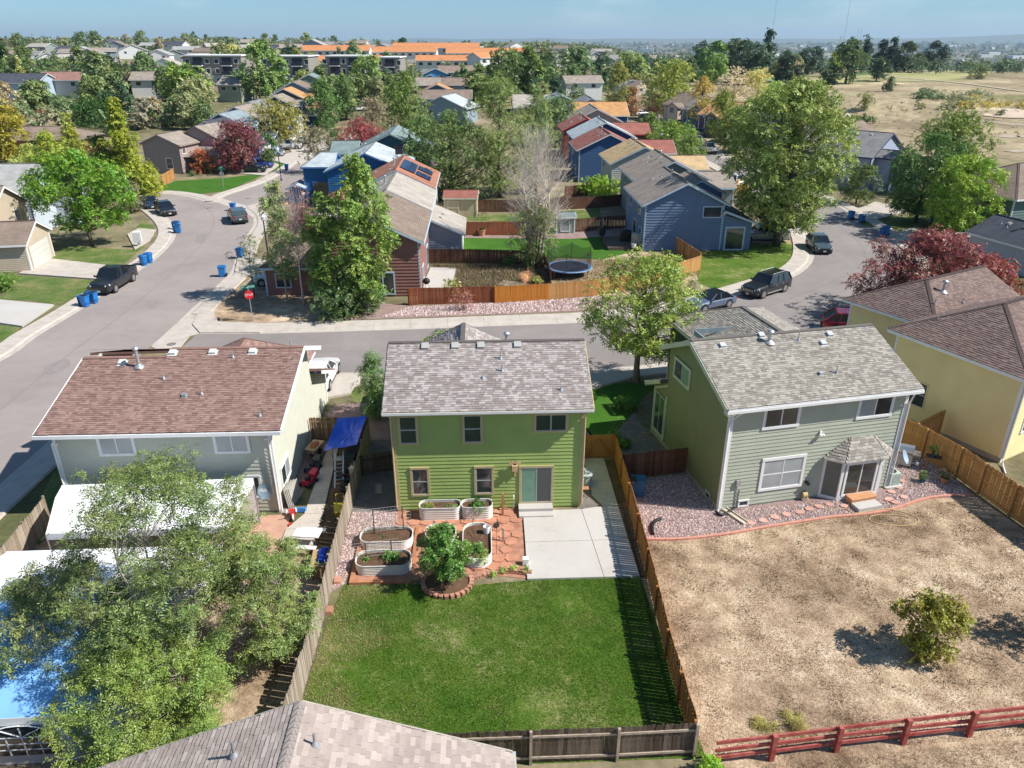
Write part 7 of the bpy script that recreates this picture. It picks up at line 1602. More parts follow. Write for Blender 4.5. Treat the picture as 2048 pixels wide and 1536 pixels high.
  m.obj('door_seams',[M_black],t,kind='stuff')
 m = MB(); m.box(xf - .1,-h * .52,hood - .42,xf + .012,h * .52,hood - .2); gr_ = m.obj('grille',[M_black],t)
 m = MB()
 for k in range(7): yy = -h * .48 + k * h * .16; m.box(xf + .0,yy - .02,hood - .4,xf + .024,yy + .02,hood - .22)
 m.obj('grille_bars',[chrome or M_dark],gr_,kind='stuff')
 m = MB(); m.hull([(xf - .14,-h * .92,.3),(xf + .03,-h * .7,.3),(xf + .03,h * .7,.3),(xf - .14,h * .92,.3)],[(xf - .14,-h * .92,.5),(xf + .05,-h * .7,.5),(xf + .05,h * .7,.5),(xf - .14,h * .92,.5)]); m.obj('front_bumper',[M_black if kind != 'sedan' else pm],t)
 m = MB(); m.hull([(xr + .12,-h * .92,.3),(xr - .05,-h * .75,.3),(xr - .05,h * .75,.3),(xr + .12,h * .92,.3)],[(xr + .12,-h * .92,.55),(xr - .06,-h * .75,.55),(xr - .06,h * .75,.55),(xr + .12,h * .92,.55)]); m.obj('rear_bumper',[M_black],t)
 m = MB(); m.box(xf + .05,-.16,.36,xf + .07,.16,.5); m.obj('number_plate',[M_plate],t); m = MB(); m.box(xr - .08,-.16,.6,xr - .06,.16,.75); m.obj('number_plate',[M_plate],t)
 if kind in ('suv','van'):
  for s in (-1,1): m = MB(); m.tube([(a1 - .2,s * wt * .92,Ht + .02),(a1 - .3,s * wt * .92,Ht + .09),(b1 + .3,s * wt * .92,Ht + .09),(b1 + .2,s * wt * .92,Ht + .02)],.02,5); m.obj('roof_rail',[M_galv],t)
 m = MB(); m.box(xf - .48,-.01,hood + .03,a0 + .05,.01,hood + .034);
 return t
def at(px,py): g = G(px,py); return (g.x,g.y,.01)
P_blk = paint('black',(.012,.014,.02)); P_nvy = paint('navy',(.015,.025,.06)); P_slate = paint('slate',(.09,.125,.19)); P_red = paint('maroon',(.28,.01,.03)); P_wht = paint('white',(.72,.72,.72)); P_slv = paint('silver',(.38,.39,.38)); P_grn = paint('greygreen',(.06,.085,.09)); P_gry = paint('grey',(.2,.21,.21)); P_rd = paint('red',(.55,.01,.01)); P_sky = paint('skyblue',(.4,.5,.6)); P_tan = paint('pewter',(.3,.3,.27))
def veh(lab,pxf,pyf,pxr,pyr,off,kind,pm,cat,**k):
 """front and rear wheel contact points of the visible side; off = metres from that side to the centre line (sign = side)"""
 a,b = G(pxf,pyf),G(pxr,pyr); d = (a - b).normalized(); n = Vector((-d.y,d.x,0)); c = (a + b) / 2 + n * off
 return vehicle(lab,(c.x,c.y,.015),math.degrees(math.atan2(d.y,d.x)),kind,pm,cat,**k)
veh('shiny black pickup truck parked by the left pavement beside the blue bins',235,584,268,563,-1.0,'pickup',P_blk,'pickup truck')
veh('black hatchback parked half on the left pavement at the bend',327,437,306,422,1.0,'hatch',P_blk,'car')
veh('navy sedan parked behind the black hatchback at the bend',293,424,276,408,1.0,'sedan',P_nvy,'car')
veh('grey-green pickup with canopy parked at the right kerb of the bend',487,432,499,448,1.0,'caravan',P_grn,'pickup truck',L=5.2,Ht=1.7)
veh('silver sedan on the driveway behind the corner poplars',534,562,590,560,1.0,'sedan',P_slv,'car')
veh('slate blue saloon parked behind the street tree',1408,627,1461,615,-.95,'sedan',P_slate,'car',roofm=M_win)
veh('large black sport utility vehicle parked ahead of the slate blue saloon',1526,598,1571,584,-1.0,'suv',P_blk,'suv',L=5.3,chrome=M_rim)
p = at(1636,500); vehicle('grey-green small crossover parked at the inside kerb of the right bend',p,-97,'hatch',P_grn,'car',L=4.5,Ht=1.65)
p = at(1702,662); vehicle('maroon crossover parked near the pavement beyond the olive-green house',p,-38 + 20,'hatch',P_red,'car',L=4.6,Ht=1.65)
veh('silver pickup truck on the driveway under the big green tree',1486,478,1548,478,1.0,'pickup',P_tan,'pickup truck',L=5.9)
p = at(1895,505); vehicle('white sport utility vehicle with dark windows behind the plum hedge',(p[0] + 1,p[1] + .5,0),165,'suv',P_wht,'suv')
p = at(652,775); vehicle('white car nosing out beside the pale stucco wall',(-11.0,46.7,.15),88,'hatch',P_wht,'car')
p = at(578,299); vehicle('white pickup with canopy on the driveway of the left-hand row',(p[0],p[1],.1),5,'caravan',P_wht,'pickup truck')
p = at(612,287); vehicle('small white car behind the white pickup',(p[0],p[1],.1),0,'sedan',P_wht,'car')
p = at(545,313); vehicle('pale blue car on the driveway beside the young tree',(p[0],p[1],.1),180,'hatch',P_sky,'car')
p = at(505,345); vehicle('black sport utility vehicle under the plum tree',(p[0],p[1],.1),0,'suv',P_blk,'suv',L=4.8)
p = at(515,336); vehicle('blue hatchback behind the black one under the plum tree',(p[0] + .5,p[1],.1),0,'hatch',paint('cobalt',(.03,.06,.3)),'car')
for i,(px,py,hd,kd,pm,ct,lab) in enumerate((
 (1415,305,100,'pickup',P_wht,'pickup truck','white double-cab pickup parked facing away on the right street'),
 (1392,290,100,'pickup',P_gry,'pickup truck','grey pickup parked ahead of the white one'),
 (1385,265,60,'pickup',P_wht,'pickup truck','white old pickup on a driveway by the right street'),
 (1405,272,60,'suv',P_gry,'suv','grey car on the driveway beside the white old pickup'),
 (1357,256,185,'pickup',P_rd,'pickup truck','bright red pickup on a driveway by the right street'),
 (1288,243,95,'pickup',P_nvy,'pickup truck','dark blue pickup far up the right street'),
 (1275,225,95,'suv',P_wht,'suv','white car at the far end of the right street'),
 (1283,231,20,'sedan',P_wht,'car','white sedan on a far driveway by the right street'),
 (1247,222,90,'van',P_wht,'van','white van parked beyond the orange-tan roof'),
 (1462,372,110,'van',P_wht,'van','white van with roof rack beside the blue bins on the right street'),
 (716,222,20,'hatch',P_wht,'car','white car at the far end of the left side street'),
 (660,247,0,'sedan',P_nvy,'car','dark sedan on a far driveway of the side street'),
 (612,263,0,'suv',P_blk,'suv','black car under the autumn tree of the left-hand row'),
 (292,212,0,'sedan',P_nvy,'car','dark car before the white garage house at far left'))):
 q = GT(px,py); vehicle(lab,(q.x,q.y,q.z + .1),hd,kd,pm,ct)
# ------------------------------------------------------------------ blue wheeled bins
M_bin = mat('bin_blue',(.012,.17,.48),.4,.08,3,spec=.5,objvar=.15); M_bin2 = mat('bin_blue_lid',(.015,.13,.38),.45,.08,3)
def bin_(label,loc,rot,opened=True,group='blue wheeled bins along the streets'):
 t = thing('wheelie_bin',label,'bin',loc,rot,group)
 mb = MB(); ro = lambda a,b,z,c=.06: [(-a + c,-b,z),(a - c,-b,z),(a,-b + c,z),(a,b - c,z),(a - c,b,z),(-a + c,b,z),(-a,b - c,z),(-a,-b + c,z)]
 mb.hull(ro(.24,.27,.04),ro(.29,.33,.75)); mb.hull(ro(.29,.33,.75),ro(.31,.36,.98)); mb.obj('body',[M_bin],t)
 mb = MB(); mb.hull(ro(.335,.385,.93),ro(.34,.39,.99)); mb.obj('rim',[M_bin],t)
 mb = MB(); mb.hull(ro(.27,.32,.985),ro(.27,.32,.992)); mb.obj('opening',[M_black],t) if opened else None
 if opened: mb = MB(); mb.hull([(-.3,.42,.2),(.3,.42,.2),(.3,.46,.2),(-.3,.46,.2)],[(-.32,.4,.98),(.32,.4,.98),(.32,.46,1.0),(-.32,.46,1.0)]); mb.obj('lid',[M_bin2],t)
 else: mb = MB(); mb.hull(ro(.33,.39,.99),ro(.26,.31,1.08)); mb.obj('lid',[M_bin2],t)
 for s in (-.24,.24): mb = MB(); mb.tube([(s - .04,.3,.14),(s + .04,.3,.14)],.14,12); mb.obj('wheel',[M_rub],t)
 mb = MB(); mb.tube([(-.22,.42,.95),(.22,.42,.95)],.018,6); mb.obj('handle',[M_bin2],t)
 mb = MB(); mb.box(-.07,-.335,.62,.07,-.325,.74); mb.obj('label_plate',[M_white],t,rot=(R(-4.7),0,0))
 mb = MB(); mb.box(-.25,-.345,.3,.25,-.29,.36); mb.obj('lift_bar',[M_bin2],t)
 return t
BL = [(172,613,1,'nearest open blue bin at the left kerb, in front of the black pickup'),(189,606,1,'open blue bin touching the nearest one, by the black pickup'),(289,531,0,'blue bin behind the black pickup, the nearer of the pair'),(299,526,0,'blue bin behind the black pickup, the farther of the pair'),
      (357,466,1,'nearer open blue bin just below the black hatchback'),(355,459,1,'farther open blue bin just below the black hatchback'),(467,422,0,'closed blue bin standing at the mouth of the side street'),(446,553,0,'blue bin at the right kerb near the stop sign'),(574,341,0,'blue bin beside the post lamp on the side street'),
      (481,516,0,'turquoise-blue bin behind the corner tree'),(1595,455,0,'blue bin at the inside kerb under the big green tree'),(1701,439,0,'left one of the two shaded blue bins at the outer kerb'),(1722,446,0,'right one of the two shaded blue bins at the outer kerb'),(1764,473,1,'open blue bin at the outer kerb in the sun'),(1770,470,0,'blue bin partly behind the sunny open one'),
      (1418,360,0,'left blue bin of the trio on the right street'),(1424,358,0,'middle blue bin of the trio on the right street'),(1431,361,0,'right blue bin of the trio on the right street')]
p0 = G(BL[0][0],BL[0][1]); first = {1: bin_(BL[0][3],(p0.x,p0.y,.02),R(70),True),0: None}
for i,(px,py,op,lab) in enumerate(BL[1:]):
 p = G(px,py); rot = R((75,60,70,95,80,-100,-80,180,-110,90,200,210,215,200,100,95,90)[i])
 if first[op] is None: first[op] = bin_(lab,(p.x,p.y,.02),rot,False)
 else: copy_thing(first[op],(p.x,p.y,.02),(0,0,rot),lab)
# ------------------------------------------------------------------ trees one by one
def TP(px,py):
 g = GT(px,py) if py < 262 else G(px,py); return (g.x,g.y,g.z)
TREES = [
 # label, base px, base py, height, width, kind, leaves, leaf size, colour, extra
 ('tall feathery grey-green tree over the white tents, the largest of the near group',None,(-11.0,20.4),9.6,6.6,'vase',54000,.125,(.085,.118,.045),dict(stems=3,clumps=200,clump_r=.56,aspect=.3,seed=101,flat=.5,base=.2,bark=M_barkp,trunk_r=.11,hollow=.2,lean=(-.05,.02))),
 ('bushy feathery tree leaning over the weathered fence, right of the tallest near one',None,(-8.1,21.4),5.9,3.9,'vase',30000,.115,(.092,.128,.045),dict(stems=3,clumps=110,clump_r=.48,aspect=.3,seed=103,flat=.5,base=.15,bark=M_barkp,trunk_r=.08,hollow=.2)),
 ('low broad feathery tree at the bottom left just behind the taupe roof',None,(-10.7,17.6),4.7,6.0,'broad',44000,.115,(.095,.138,.038),dict(stems=3,clumps=170,clump_r=.52,aspect=.3,seed=104,flat=.5,base=.12,trunk_r=.08,hollow=.2,bark=M_barkp)),
 ('feathery tree whose branches fan out over the large marquee',None,(-13.9,20.2),5.9,4.8,'vase',30000,.12,(.092,.115,.048),dict(stems=3,clumps=130,clump_r=.5,aspect=.3,seed=105,flat=.5,base=.2,trunk_r=.08,bark=M_barkp,hollow=.2)),
 ('street tree with a sturdy trunk between the lime green and olive-green houses',None,(10.4,45.9),9.0,7.8,'vase',22000,.2,(.12,.165,.04),dict(clumps=130,clump_r=.85,aspect=.4,seed=110,base=.3,trunk_r=.24,bark=mat('bark_tan',(.27,.21,.165),.9,.25,5,bump=.5,bscale=14),gapf=.25,flat=.35,hollow=.3)),
 ('dark green bushy tree between the left and middle houses',None,(-6.6,41.4),4.6,3.6,'oval',9000,.12,(.05,.095,.035),dict(clumps=55,seed=111,base=.06,aspect=.4)),
 ('round green tree just behind the ridge of the middle house',None,(-1.9,43.4),5.2,4.8,'broad',9000,.15,(.085,.135,.035),dict(clumps=60,seed=112,base=.2)),
 ('tall poplar in front of the cocoa brown house, the largest of the corner group',735,620,13.0,6.0,'column',24000,.19,(.1,.155,.04),dict(clumps=130,clump_r=.85,seed=113,base=.06,aspect=.65,trunk_r=.16,bark=M_barkp)),
 ('slimmer poplar at the left shoulder of the tallest one',668,622,10.2,4.6,'column',11000,.2,(.085,.14,.035),dict(clumps=80,clump_r=.8,seed=114,base=.06,aspect=.65,trunk_r=.12,bark=M_barkp)),
 ('dense dark shrub-like tree at the foot of the poplars',700,628,4.2,7.0,'broad',9000,.18,(.04,.075,.03),dict(clumps=60,seed=115,base=.03,aspect=.5)),
 ('thin leafy aspen at the left of the corner group',575,600,10.5,3.6,'column',6500,.18,(.11,.15,.06),dict(clumps=60,clump_r=.6,seed=116,base=.2,aspect=.65,trunk_r=.09,bark=M_barkp,gapf=.4)),
 ('almost bare aspen with pinkish twigs in the corner group',608,612,11.2,4.6,'vase',900,.12,(.3,.2,.17),dict(clumps=110,clump_r=.9,seed=117,base=.35,bare=.6,bare_up=1,trunk_r=.11,bark=mat('bark_pinkish',(.6,.45,.4),.9,.2,5))),
 ('small airy tree beside the stop sign',508,590,5.6,4.2,'vase',3200,.13,(.12,.15,.05),dict(clumps=45,clump_r=.55,seed=118,base=.35,gapf=.5,trunk_r=.07,aspect=.3)),
 ('purple-leaved plum tree behind the bare aspen',615,545,7.0,5.4,'round',8000,.16,(.1,.035,.04),dict(clumps=60,seed=119,base=.2,bare_up=.5)),
 ('bare pale cottonwood with a leafy lower half in the middle of the back yards',1073,530,13.5,8.0,'vase',700,.15,(.2,.2,.12),dict(clumps=260,clump_r=1.2,seed=120,base=.22,bare=.5,bare_up=1,stems=4,trunk_r=.2,bark=mat('bark_white',(.66,.58,.5),.9,.2,5))),
 ('grey-green leafy thicket around the foot of the bare pale cottonwood',1068,535,7.4,5.6,'oval',9000,.18,(.085,.115,.05),dict(clumps=70,seed=121,base=.05,aspect=.4,stems=3)),
 ('huge grey-green elm filling the space left of the bare cottonwood',905,400,12.5,14.5,'broad',22000,.26,(.07,.105,.04),dict(clumps=150,clump_r=1.5,seed=122,base=.08,trunk_r=.35,aspect=.5)),
 ('tall feathery olive tree behind the bare cottonwood',1000,395,17.5,11.5,'oval',24000,.26,(.11,.15,.055),dict(clumps=150,clump_r=1.35,seed=123,base=.1,trunk_r=.3,aspect=.35,gapf=.1)),
 ('feathery olive-green tree to the right of the tallest one, above the trampoline',1070,385,15.5,8.0,'oval',15000,.25,(.11,.15,.06),dict(clumps=110,clump_r=1.1,seed=124,base=.1,trunk_r=.22,aspect=.35)),
 ('dark green tree at the left edge of the big elm group',850,372,10.5,9.0,'round',12000,.25,(.06,.1,.035),dict(clumps=90,seed=125,base=.08)),
 ('huge round green tree at the inside of the right bend',1553,492,17.6,14.6,'round',52000,.27,(.12,.16,.05),dict(clumps=330,clump_r=1.3,seed=126,base=.14,trunk_r=.42,aspect=.55,hollow=.35)),
 ('big plum-purple leaved tree at the right edge behind the yellow house',1835,640,7.6,12.5,'broad',34000,.2,(.125,.045,.05),dict(clumps=190,clump_r=.95,seed=127,base=.1,trunk_r=.18,stems=3,aspect=.5)),
 ('second plum-purple tree touching the first, nearer the right border',1955,640,5.6,7.5,'broad',13000,.19,(.135,.045,.04),dict(clumps=90,clump_r=.8,seed=128,base=.08,trunk_r=.12,stems=3,aspect=.5)),
 ('dark green maple behind the outer blue bins',1830,445,11.2,11.0,'round',20000,.26,(.05,.095,.03),dict(clumps=120,clump_r=1.15,seed=129,base=.12,trunk_r=.25)),
 ('yellow-green maple in front of the teal-grey house',1905,478,9.6,9.2,'round',18000,.24,(.12,.185,.03),dict(clumps=100,clump_r=1.05,seed=130,base=.16,trunk_r=.22)),
 ('broad light green ash behind the dark green maple',1880,390,12.2,13.0,'broad',18000,.28,(.11,.145,.045),dict(clumps=120,clump_r=1.3,seed=131,base=.12,trunk_r=.3)),
 ('small dark tree between the big tree and the outer bins',1712,408,6.0,6.0,'vase',7000,.22,(.07,.1,.04),dict(clumps=50,seed=132,base=.15)),
 ('bright green maple in front of the tan garage house',185,492,10.8,11.6,'round',26000,.24,(.075,.15,.022),dict(clumps=120,clump_r=1.05,seed=133,base=.2,trunk_r=.2)),
 ('small grey shrub-tree right of the bright green maple',262,425,4.5,4.6,'round',4500,.18,(.09,.095,.06),dict(clumps=40,seed=134,base=.1)),
 ('loose yellow-green trees behind the bright green maple',120,395,9.5,8.5,'oval',12000,.26,(.16,.2,.04),dict(clumps=80,seed=135,base=.08)),
 ('pale green tree left of the loose yellow-green one',72,372,6.5,8.0,'broad',8000,.26,(.17,.2,.07),dict(clumps=60,seed=136,base=.05)),
 ('tall golden-green conical pear tree left of the mauve house',265,392,13.8,10.5,'cone',28000,.28,(.14,.17,.025),dict(clumps=150,clump_r=1.25,seed=137,base=.04,flat=.45)),
 ('dark green tree at the left foot of the golden pear',215,390,8.5,8.0,'round',11000,.27,(.07,.11,.025),dict(clumps=70,seed=138,base=.06)),
 ('golden yellow tree at the left border above the grey roof',22,330,12.5,9.5,'oval',16000,.3,(.16,.15,.022),dict(clumps=100,clump_r=1.3,seed=139,base=.05)),
 ('small golden pear tree hiding part of the cedar house',152,325,9.0,6.5,'cone',9000,.28,(.15,.175,.035),dict(clumps=70,seed=140,base=.05)),
 ('very dark green tree behind the cedar house',190,262,8.0,16,'broad',14000,.34,(.03,.07,.018),dict(clumps=90,clump_r=1.8,seed=141,base=.05)),
 ('plum tree with dark purple leaves beside the mauve house',478,345,9.0,9.5,'round',14000,.25,(.11,.035,.045),dict(clumps=90,seed=142,base=.12,bare_up=.3)),
 ('rust coloured shrub at the door of the mauve house',408,346,4.2,4.8,'vase',4000,.2,(.26,.1,.05),dict(clumps=40,seed=143,base=.05,bare_up=.4)),
 ('young green tree on the lawn by the pale blue car',541,335,6.0,4.0,'oval',4500,.2,(.055,.1,.03),dict(clumps=40,seed=144,base=.2)),
 ('autumn olive tree in front of the teal-walled house',560,298,10.5,12.5,'round',16000,.28,(.14,.14,.04),dict(clumps=100,seed=145,base=.12)),
 ('grey airy tree by the side street lamp',640,345,8.0,7.0,'vase',6000,.22,(.12,.115,.08),dict(clumps=60,seed=146,base=.2,gapf=.3)),
 ('slim dark green tree at the right kerb of the side street',665,305,8.0,5.0,'oval',6000,.22,(.06,.105,.04),dict(clumps=50,seed=147,base=.1)),
 ('plum-red tree behind the bright blue house',725,315,7.5,12,'broad',13000,.24,(.17,.045,.055),dict(clumps=90,seed=148,base=.06)),
 ('grey twiggy tree left of the dark green one above the blue roof',748,300,10.5,10.0,'vase',9000,.24,(.14,.125,.09),dict(clumps=80,seed=149,base=.15,bare_up=.4)),
 ('big dark green tree left of centre above the teal house',815,285,15.0,12.0,'oval',18000,.3,(.075,.115,.03),dict(clumps=110,seed=150,base=.05)),
 ('dark green tree pair beyond the driveway of the side street',652,255,11.5,11.0,'oval',13000,.3,(.055,.105,.03),dict(clumps=80,seed=151,base=.06)),
 ('deep green tree to the right of the pair by the side street',692,240,11.5,10.0,'oval',11000,.3,(.055,.095,.035),dict(clumps=80,seed=152,base=.08)),
 ('leafy green tree overlapping the right-hand row of houses',1105,290,11.0,13.5,'round',14000,.3,(.07,.11,.04),dict(clumps=90,seed=153,base=.05)),
 ('bright green hedge-like tree beside the right street',1340,318,7.5,12.5,'broad',15000,.24,(.1,.16,.03),dict(clumps=100,seed=154,base=.03)),
 ('rounded green shrub-tree nearest the street end of the bright hedge',1378,330,5.5,6.5,'broad',7500,.22,(.095,.14,.04),dict(clumps=50,seed=155,base=.03)),
 ('light green plum shrub on the fence behind the blue house',1197,400,3.6,8.0,'broad',7000,.2,(.14,.22,.03),dict(clumps=55,seed=156,base=.35)),
 ('green tree left of the pickups on the right street',1300,285,6.5,7.0,'oval',6500,.24,(.09,.13,.04),dict(clumps=50,seed=157,base=.08)),
 ('autumn yellow tree beside the red pickup',1398,262,13.0,9.0,'oval',12000,.28,(.24,.19,.06),dict(clumps=90,seed=158,base=.15,gapf=.2)),
 ('green and gold tree over the white old pickup',1440,285,11.0,10.5,'oval',13000,.28,(.12,.15,.035),dict(clumps=90,seed=159,base=.1)),
 ('green tree filling the gap left of the huge round tree',1475,305,9.5,11.0,'round',12000,.28,(.085,.125,.035),dict(clumps=90,seed=160,base=.06)),
 ('dusty pink tree beyond the red pickup',1305,238,7.0,6.0,'round',4500,.26,(.26,.12,.12),dict(clumps=40,seed=161,base=.1)),
 ('golden green tree behind the red pickup, larger of the two',1340,240,16.0,15.5,'round',16000,.34,(.15,.18,.04),dict(clumps=100,seed=162,base=.06)),
 ('tree with golden top left of the right street',1232,232,15.0,9.0,'oval',11000,.32,(.12,.13,.04),dict(clumps=80,seed=163,base=.08)),
 ('rust brown tree before a far house on the right street',1262,232,8.5,8.0,'round',6000,.28,(.17,.1,.05),dict(clumps=50,seed=164,base=.1)),
 ('silvery bare tree above the terracotta houses',1465,205,11.0,13.0,'vase',7000,.3,(.34,.31,.24),dict(clumps=70,seed=165,base=.15,bare_up=.4)),
 ('pale olive tree right of the silvery bare one',1512,208,10.5,10.0,'vase',7000,.3,(.3,.29,.14),dict(clumps=60,seed=166,base=.1)),
 ('vivid green round tree right of the terracotta houses',1545,228,9.5,12.5,'broad',11000,.3,(.14,.23,.05),dict(clumps=80,seed=167,base=.06)),
 ('dark shrub on the brown mound of the park',1778,183,6.5,7.0,'oval',3500,.34,(.045,.075,.035),dict(clumps=30,seed=168,base=.03)),
 ('small grey-green tree on the slope of the brown mound',1727,222,5.5,6.0,'round',2600,.28,(.13,.15,.07),dict(clumps=28,seed=169,base=.15)),
 ('lone olive tree on the bare hill of the park',1955,158,8.0,12.0,'broad',4000,.4,(.075,.1,.045),dict(clumps=32,seed=170,base=.08)),
 ('leafy green trees behind the corner of the violet-blue house',1905,318,8.5,9.0,'round',9000,.28,(.06,.1,.035),dict(clumps=60,seed=171,base=.05)),
]
for i,(lab,px,py,h,w,kind,n,sz,colr,ex) in enumerate(TREES):
 loc = (py[0],py[1],0) if px is None else TP(px,py)
 make_tree('tree',lab,loc,h,w,kind,n,sz,color=colr,**ex)
bush('round_shrub','trimmed dark green shrub at the left border beside the garage',tuple(G(12,580)),3.4,2.4,2500,.14,(.055,.11,.02),61)
bush('conifer_shrub','dark pointed evergreen beside the pale garage at the right edge',(52.6,66.2,0),2.0,3.6,3500,.12,(.03,.065,.02),62)
bush('shrub','dark green shrub in the weedy yard by the dark fence',tuple(G(1018,532)),1.9,1.6,1200,.14,(.05,.1,.035),63)
bush('ornamental_grass','pinkish ornamental grass clump behind the orange fence',tuple(G(1052,566)),1.4,1.8,900,.3,(.38,.24,.17),64,'grass clump',aspect=.08)
bush('shrub','olive shrub beside the leaning old fence',tuple(G(1072,568)),1.5,1.1,900,.14,(.15,.16,.06),65)
bush('shrub','thorny purple-twigged bush on the gravel before the reddish fence',tuple(G(925,622)),3.4,2.6,1500,.12,(.2,.1,.1),66,aspect=.25)
bush('shrub','pale green bush hanging over the reddish fence',tuple(G(903,602)),2.4,2.8,1700,.14,(.19,.2,.08),67)
bush('shrub','dark shrubs under the window of the mauve house',tuple(G(402,348)),5.5,1.2,1600,.16,(.04,.075,.025),68)
bush('shrub','row of dark shrubs in front of the garage of the mauve house',tuple(G(462,345)),5.0,1.1,1500,.16,(.04,.075,.025),69)
bush('flowering_shrub','golden leaved shrub at the white van on the right street',tuple(G(1482,395)),3.2,3.6,1800,.2,(.32,.24,.07),70)
bush('plum_shrub','red-brown shrub at the right edge below the pale garage',tuple(G(2005,610)),4.2,1.6,2200,.14,(.2,.08,.05),71)
bush('shrub','low scrub at the foot of the brown mound nearest the vivid green tree',TP(1640,250),9,2.5,1800,.3,(.1,.12,.05),72,depth=6)
bush('shrub','dark bushes behind the taupe-roofed house on the right',TP(1720,248),9,3.5,2200,.3,(.06,.09,.035),73,depth=6)
bush('shrub','round bush at the edge of the sandy flat at far right',TP(2003,232),3.6,2.6,700,.24,(.09,.11,.06),74)
# ------------------------------------------------------------------ grass blades and pebbles you can make out close by
def blades(name,poly,n,h,w,col,seed,z=.01,lean=.5,prob=None):
 rs = np.random.RandomState(seed); P = np.array([(p[0],p[1]) for p in poly]); mn,mx_ = P.min(0),P.max(0); pts = []
 while len(pts) < n:
  q = rs.uniform(mn,mx_,(n,2)); ins = np.zeros(len(q),bool); j = len(P) - 1
  for i in range(len(P)):
   c = ((P[i,1] > q[:,1]) != (P[j,1] > q[:,1])) & (q[:,0] < (P[j,0] - P[i,0]) * (q[:,1] - P[i,1]) / (P[j,1] - P[i,1] + 1e-9) + P[i,0]); ins ^= c; j = i
  pts += [u for u in q[ins] if prob is None or prob(u[0],u[1]) > rs.random()]
 q = np.array(pts[:n]); a = rs.uniform(0,6.283,n); hh = h * rs.uniform(.5,1.3,n); b = rs.uniform(0,6.283,n)
 C = np.column_stack([q,np.full(n,z)]); B = np.column_stack([np.cos(a),np.sin(a),np.zeros(n)]) * (w / 2)
 T = C + np.column_stack([np.cos(b) * hh * lean,np.sin(b) * hh * lean,hh])
 V = np.stack([C - B,C + B,T],1).astype(np.float32); me = bpy.data.meshes.new(name)
 me.vertices.add(n * 3); me.vertices.foreach_set('co',V.reshape(-1)); me.loops.add(n * 3); me.loops.foreach_set('vertex_index',np.arange(n * 3,dtype=np.int32))
 me.polygons.add(n); me.polygons.foreach_set('loop_start',np.arange(0,n * 3,3,dtype=np.int32)); me.polygons.foreach_set('loop_total',np.full(n,3,np.int32)); me.materials.append(LEAF); me.update(calc_edges=True)
 o = link(name,me,None,kind='stuff'); o.color = c4(col)
 return o
nz_ = lambda x,y,k,o=0: mnoise.noise(Vector((x * k,y * k,o)))
fld = [(7.0,16.6),(7.4,28.4),(13.5,29.1),(20.2,30.3),(25,31.3),(25.6,28.5),(26.5,17.6),(16.6,17.1)]
blades('grass',lawn_pts,90000,.055,.022,(.1,.2,.025),1,lean=.6,prob=lambda x,y: ss((x + 6.0 + nz_(x,y,.6) * 2.2) / 2.2) * (1 - .6 * ss(nz_(x,y,.45,5) * 4 - .6)))
blades('dry_grass',fld,60000,.045,.025,(.4,.3,.2),2,lean=1.0,prob=lambda x,y: .35 + .65 * ss(nz_(x,y,.5,2) * 3 + .5))
blades('dry_grass',fld,9000,.07,.03,(.14,.11,.06),12,lean=.8,prob=lambda x,y: ss(nz_(x,y,1.1,7) * 4 - .2))
blades('dry_grass',lawn_pts,15000,.06,.025,(.36,.3,.15),3,lean=.9,prob=lambda x,y: 1 - ss((x + 5.6 + nz_(x,y,.6) * 2.2) / 1.9) * (1 - .2 * ss(nz_(x,y,.6,11) * 4 - .3)))
blades('dry_grass',[(7.2,16.3),(22,17.3),(24,12),(6,11)],16000,.12,.02,(.36,.28,.17),4,lean=.8)
blades('weeds',[tuple(p)[:2] for p in GP([(850,530),(1060,532),(1100,560),(985,604),(905,600),(915,540)])],14000,.28,.06,(.24,.19,.1),5,lean=.9)
blades('weeds',[tuple(p)[:2] for p in GP([(1110,560),(1200,520),(1390,510),(1398,550),(1250,586),(1120,588)])],12000,.2,.06,(.36,.29,.16),6,lean=.9)
def pebbles(name,poly,n,size,cols,seed,z=.02):
 rs = np.random.RandomState(seed); P = np.array([(p[0],p[1]) for p in poly]); mn,mx_ = P.min(0),P.max(0); pts = []
 while len(pts) < n:
  q = rs.uniform(mn,mx_,(n,2)); ins = np.zeros(len(q),bool); j = len(P) - 1
  for i in range(len(P)):
   c = ((P[i,1] > q[:,1]) != (P[j,1] > q[:,1])) & (q[:,0] < (P[j,0] - P[i,0]) * (q[:,1] - P[i,1]) / (P[j,1] - P[i,1] + 1e-9) + P[i,0]); ins ^= c; j = i
  pts += list(q[ins])
 mb = MB(); r = rng(seed)
 for x,y in pts[:n]:
  s = size * r.uniform(.5,1.4); a = r.random() * 6.28; ca,sa = math.cos(a) * s,math.sin(a) * s
  mb.add([(x + ca,y + sa,z),(x - sa * .7,y + ca * .7,z),(x - ca,y - sa,z),(x + sa * .7,y - ca * .7,z),(x,y,z + s * .8)],[(0,1,4),(1,2,4),(2,3,4),(3,0,4)])
 mb.obj(name,[island_mat('pebble_mix_%d' % seed,cols,grain=.1)],kind='stuff')
pk_ = [(.5,.38,.36),(.62,.5,.46),(.36,.25,.24),(.45,.3,.27),(.28,.22,.22),(.7,.6,.56)]
pebbles('gravel',[(6.95,28.5),(7.3,33.6),(11.1,34.2),(11.5,30.6),(18,31.3),(19.9,31.2),(21,32.3),(21.5,35.5),(24.2,36.5),(24.95,33.3),(24.9,31.6),(22.6,31.4),(20.2,30.5),(18.5,30.1),(16.9,30.0),(13.5,29.35),(10.4,28.7)],15000,.05,pk_,7,.024)
pebbles('gravel',[(-6.7,25.6),(-6.6,31.3),(-4.4,31.2),(-4.2,29.4),(-5.9,29.3),(-6.15,25.9)],2600,.045,pk_,8,.014)
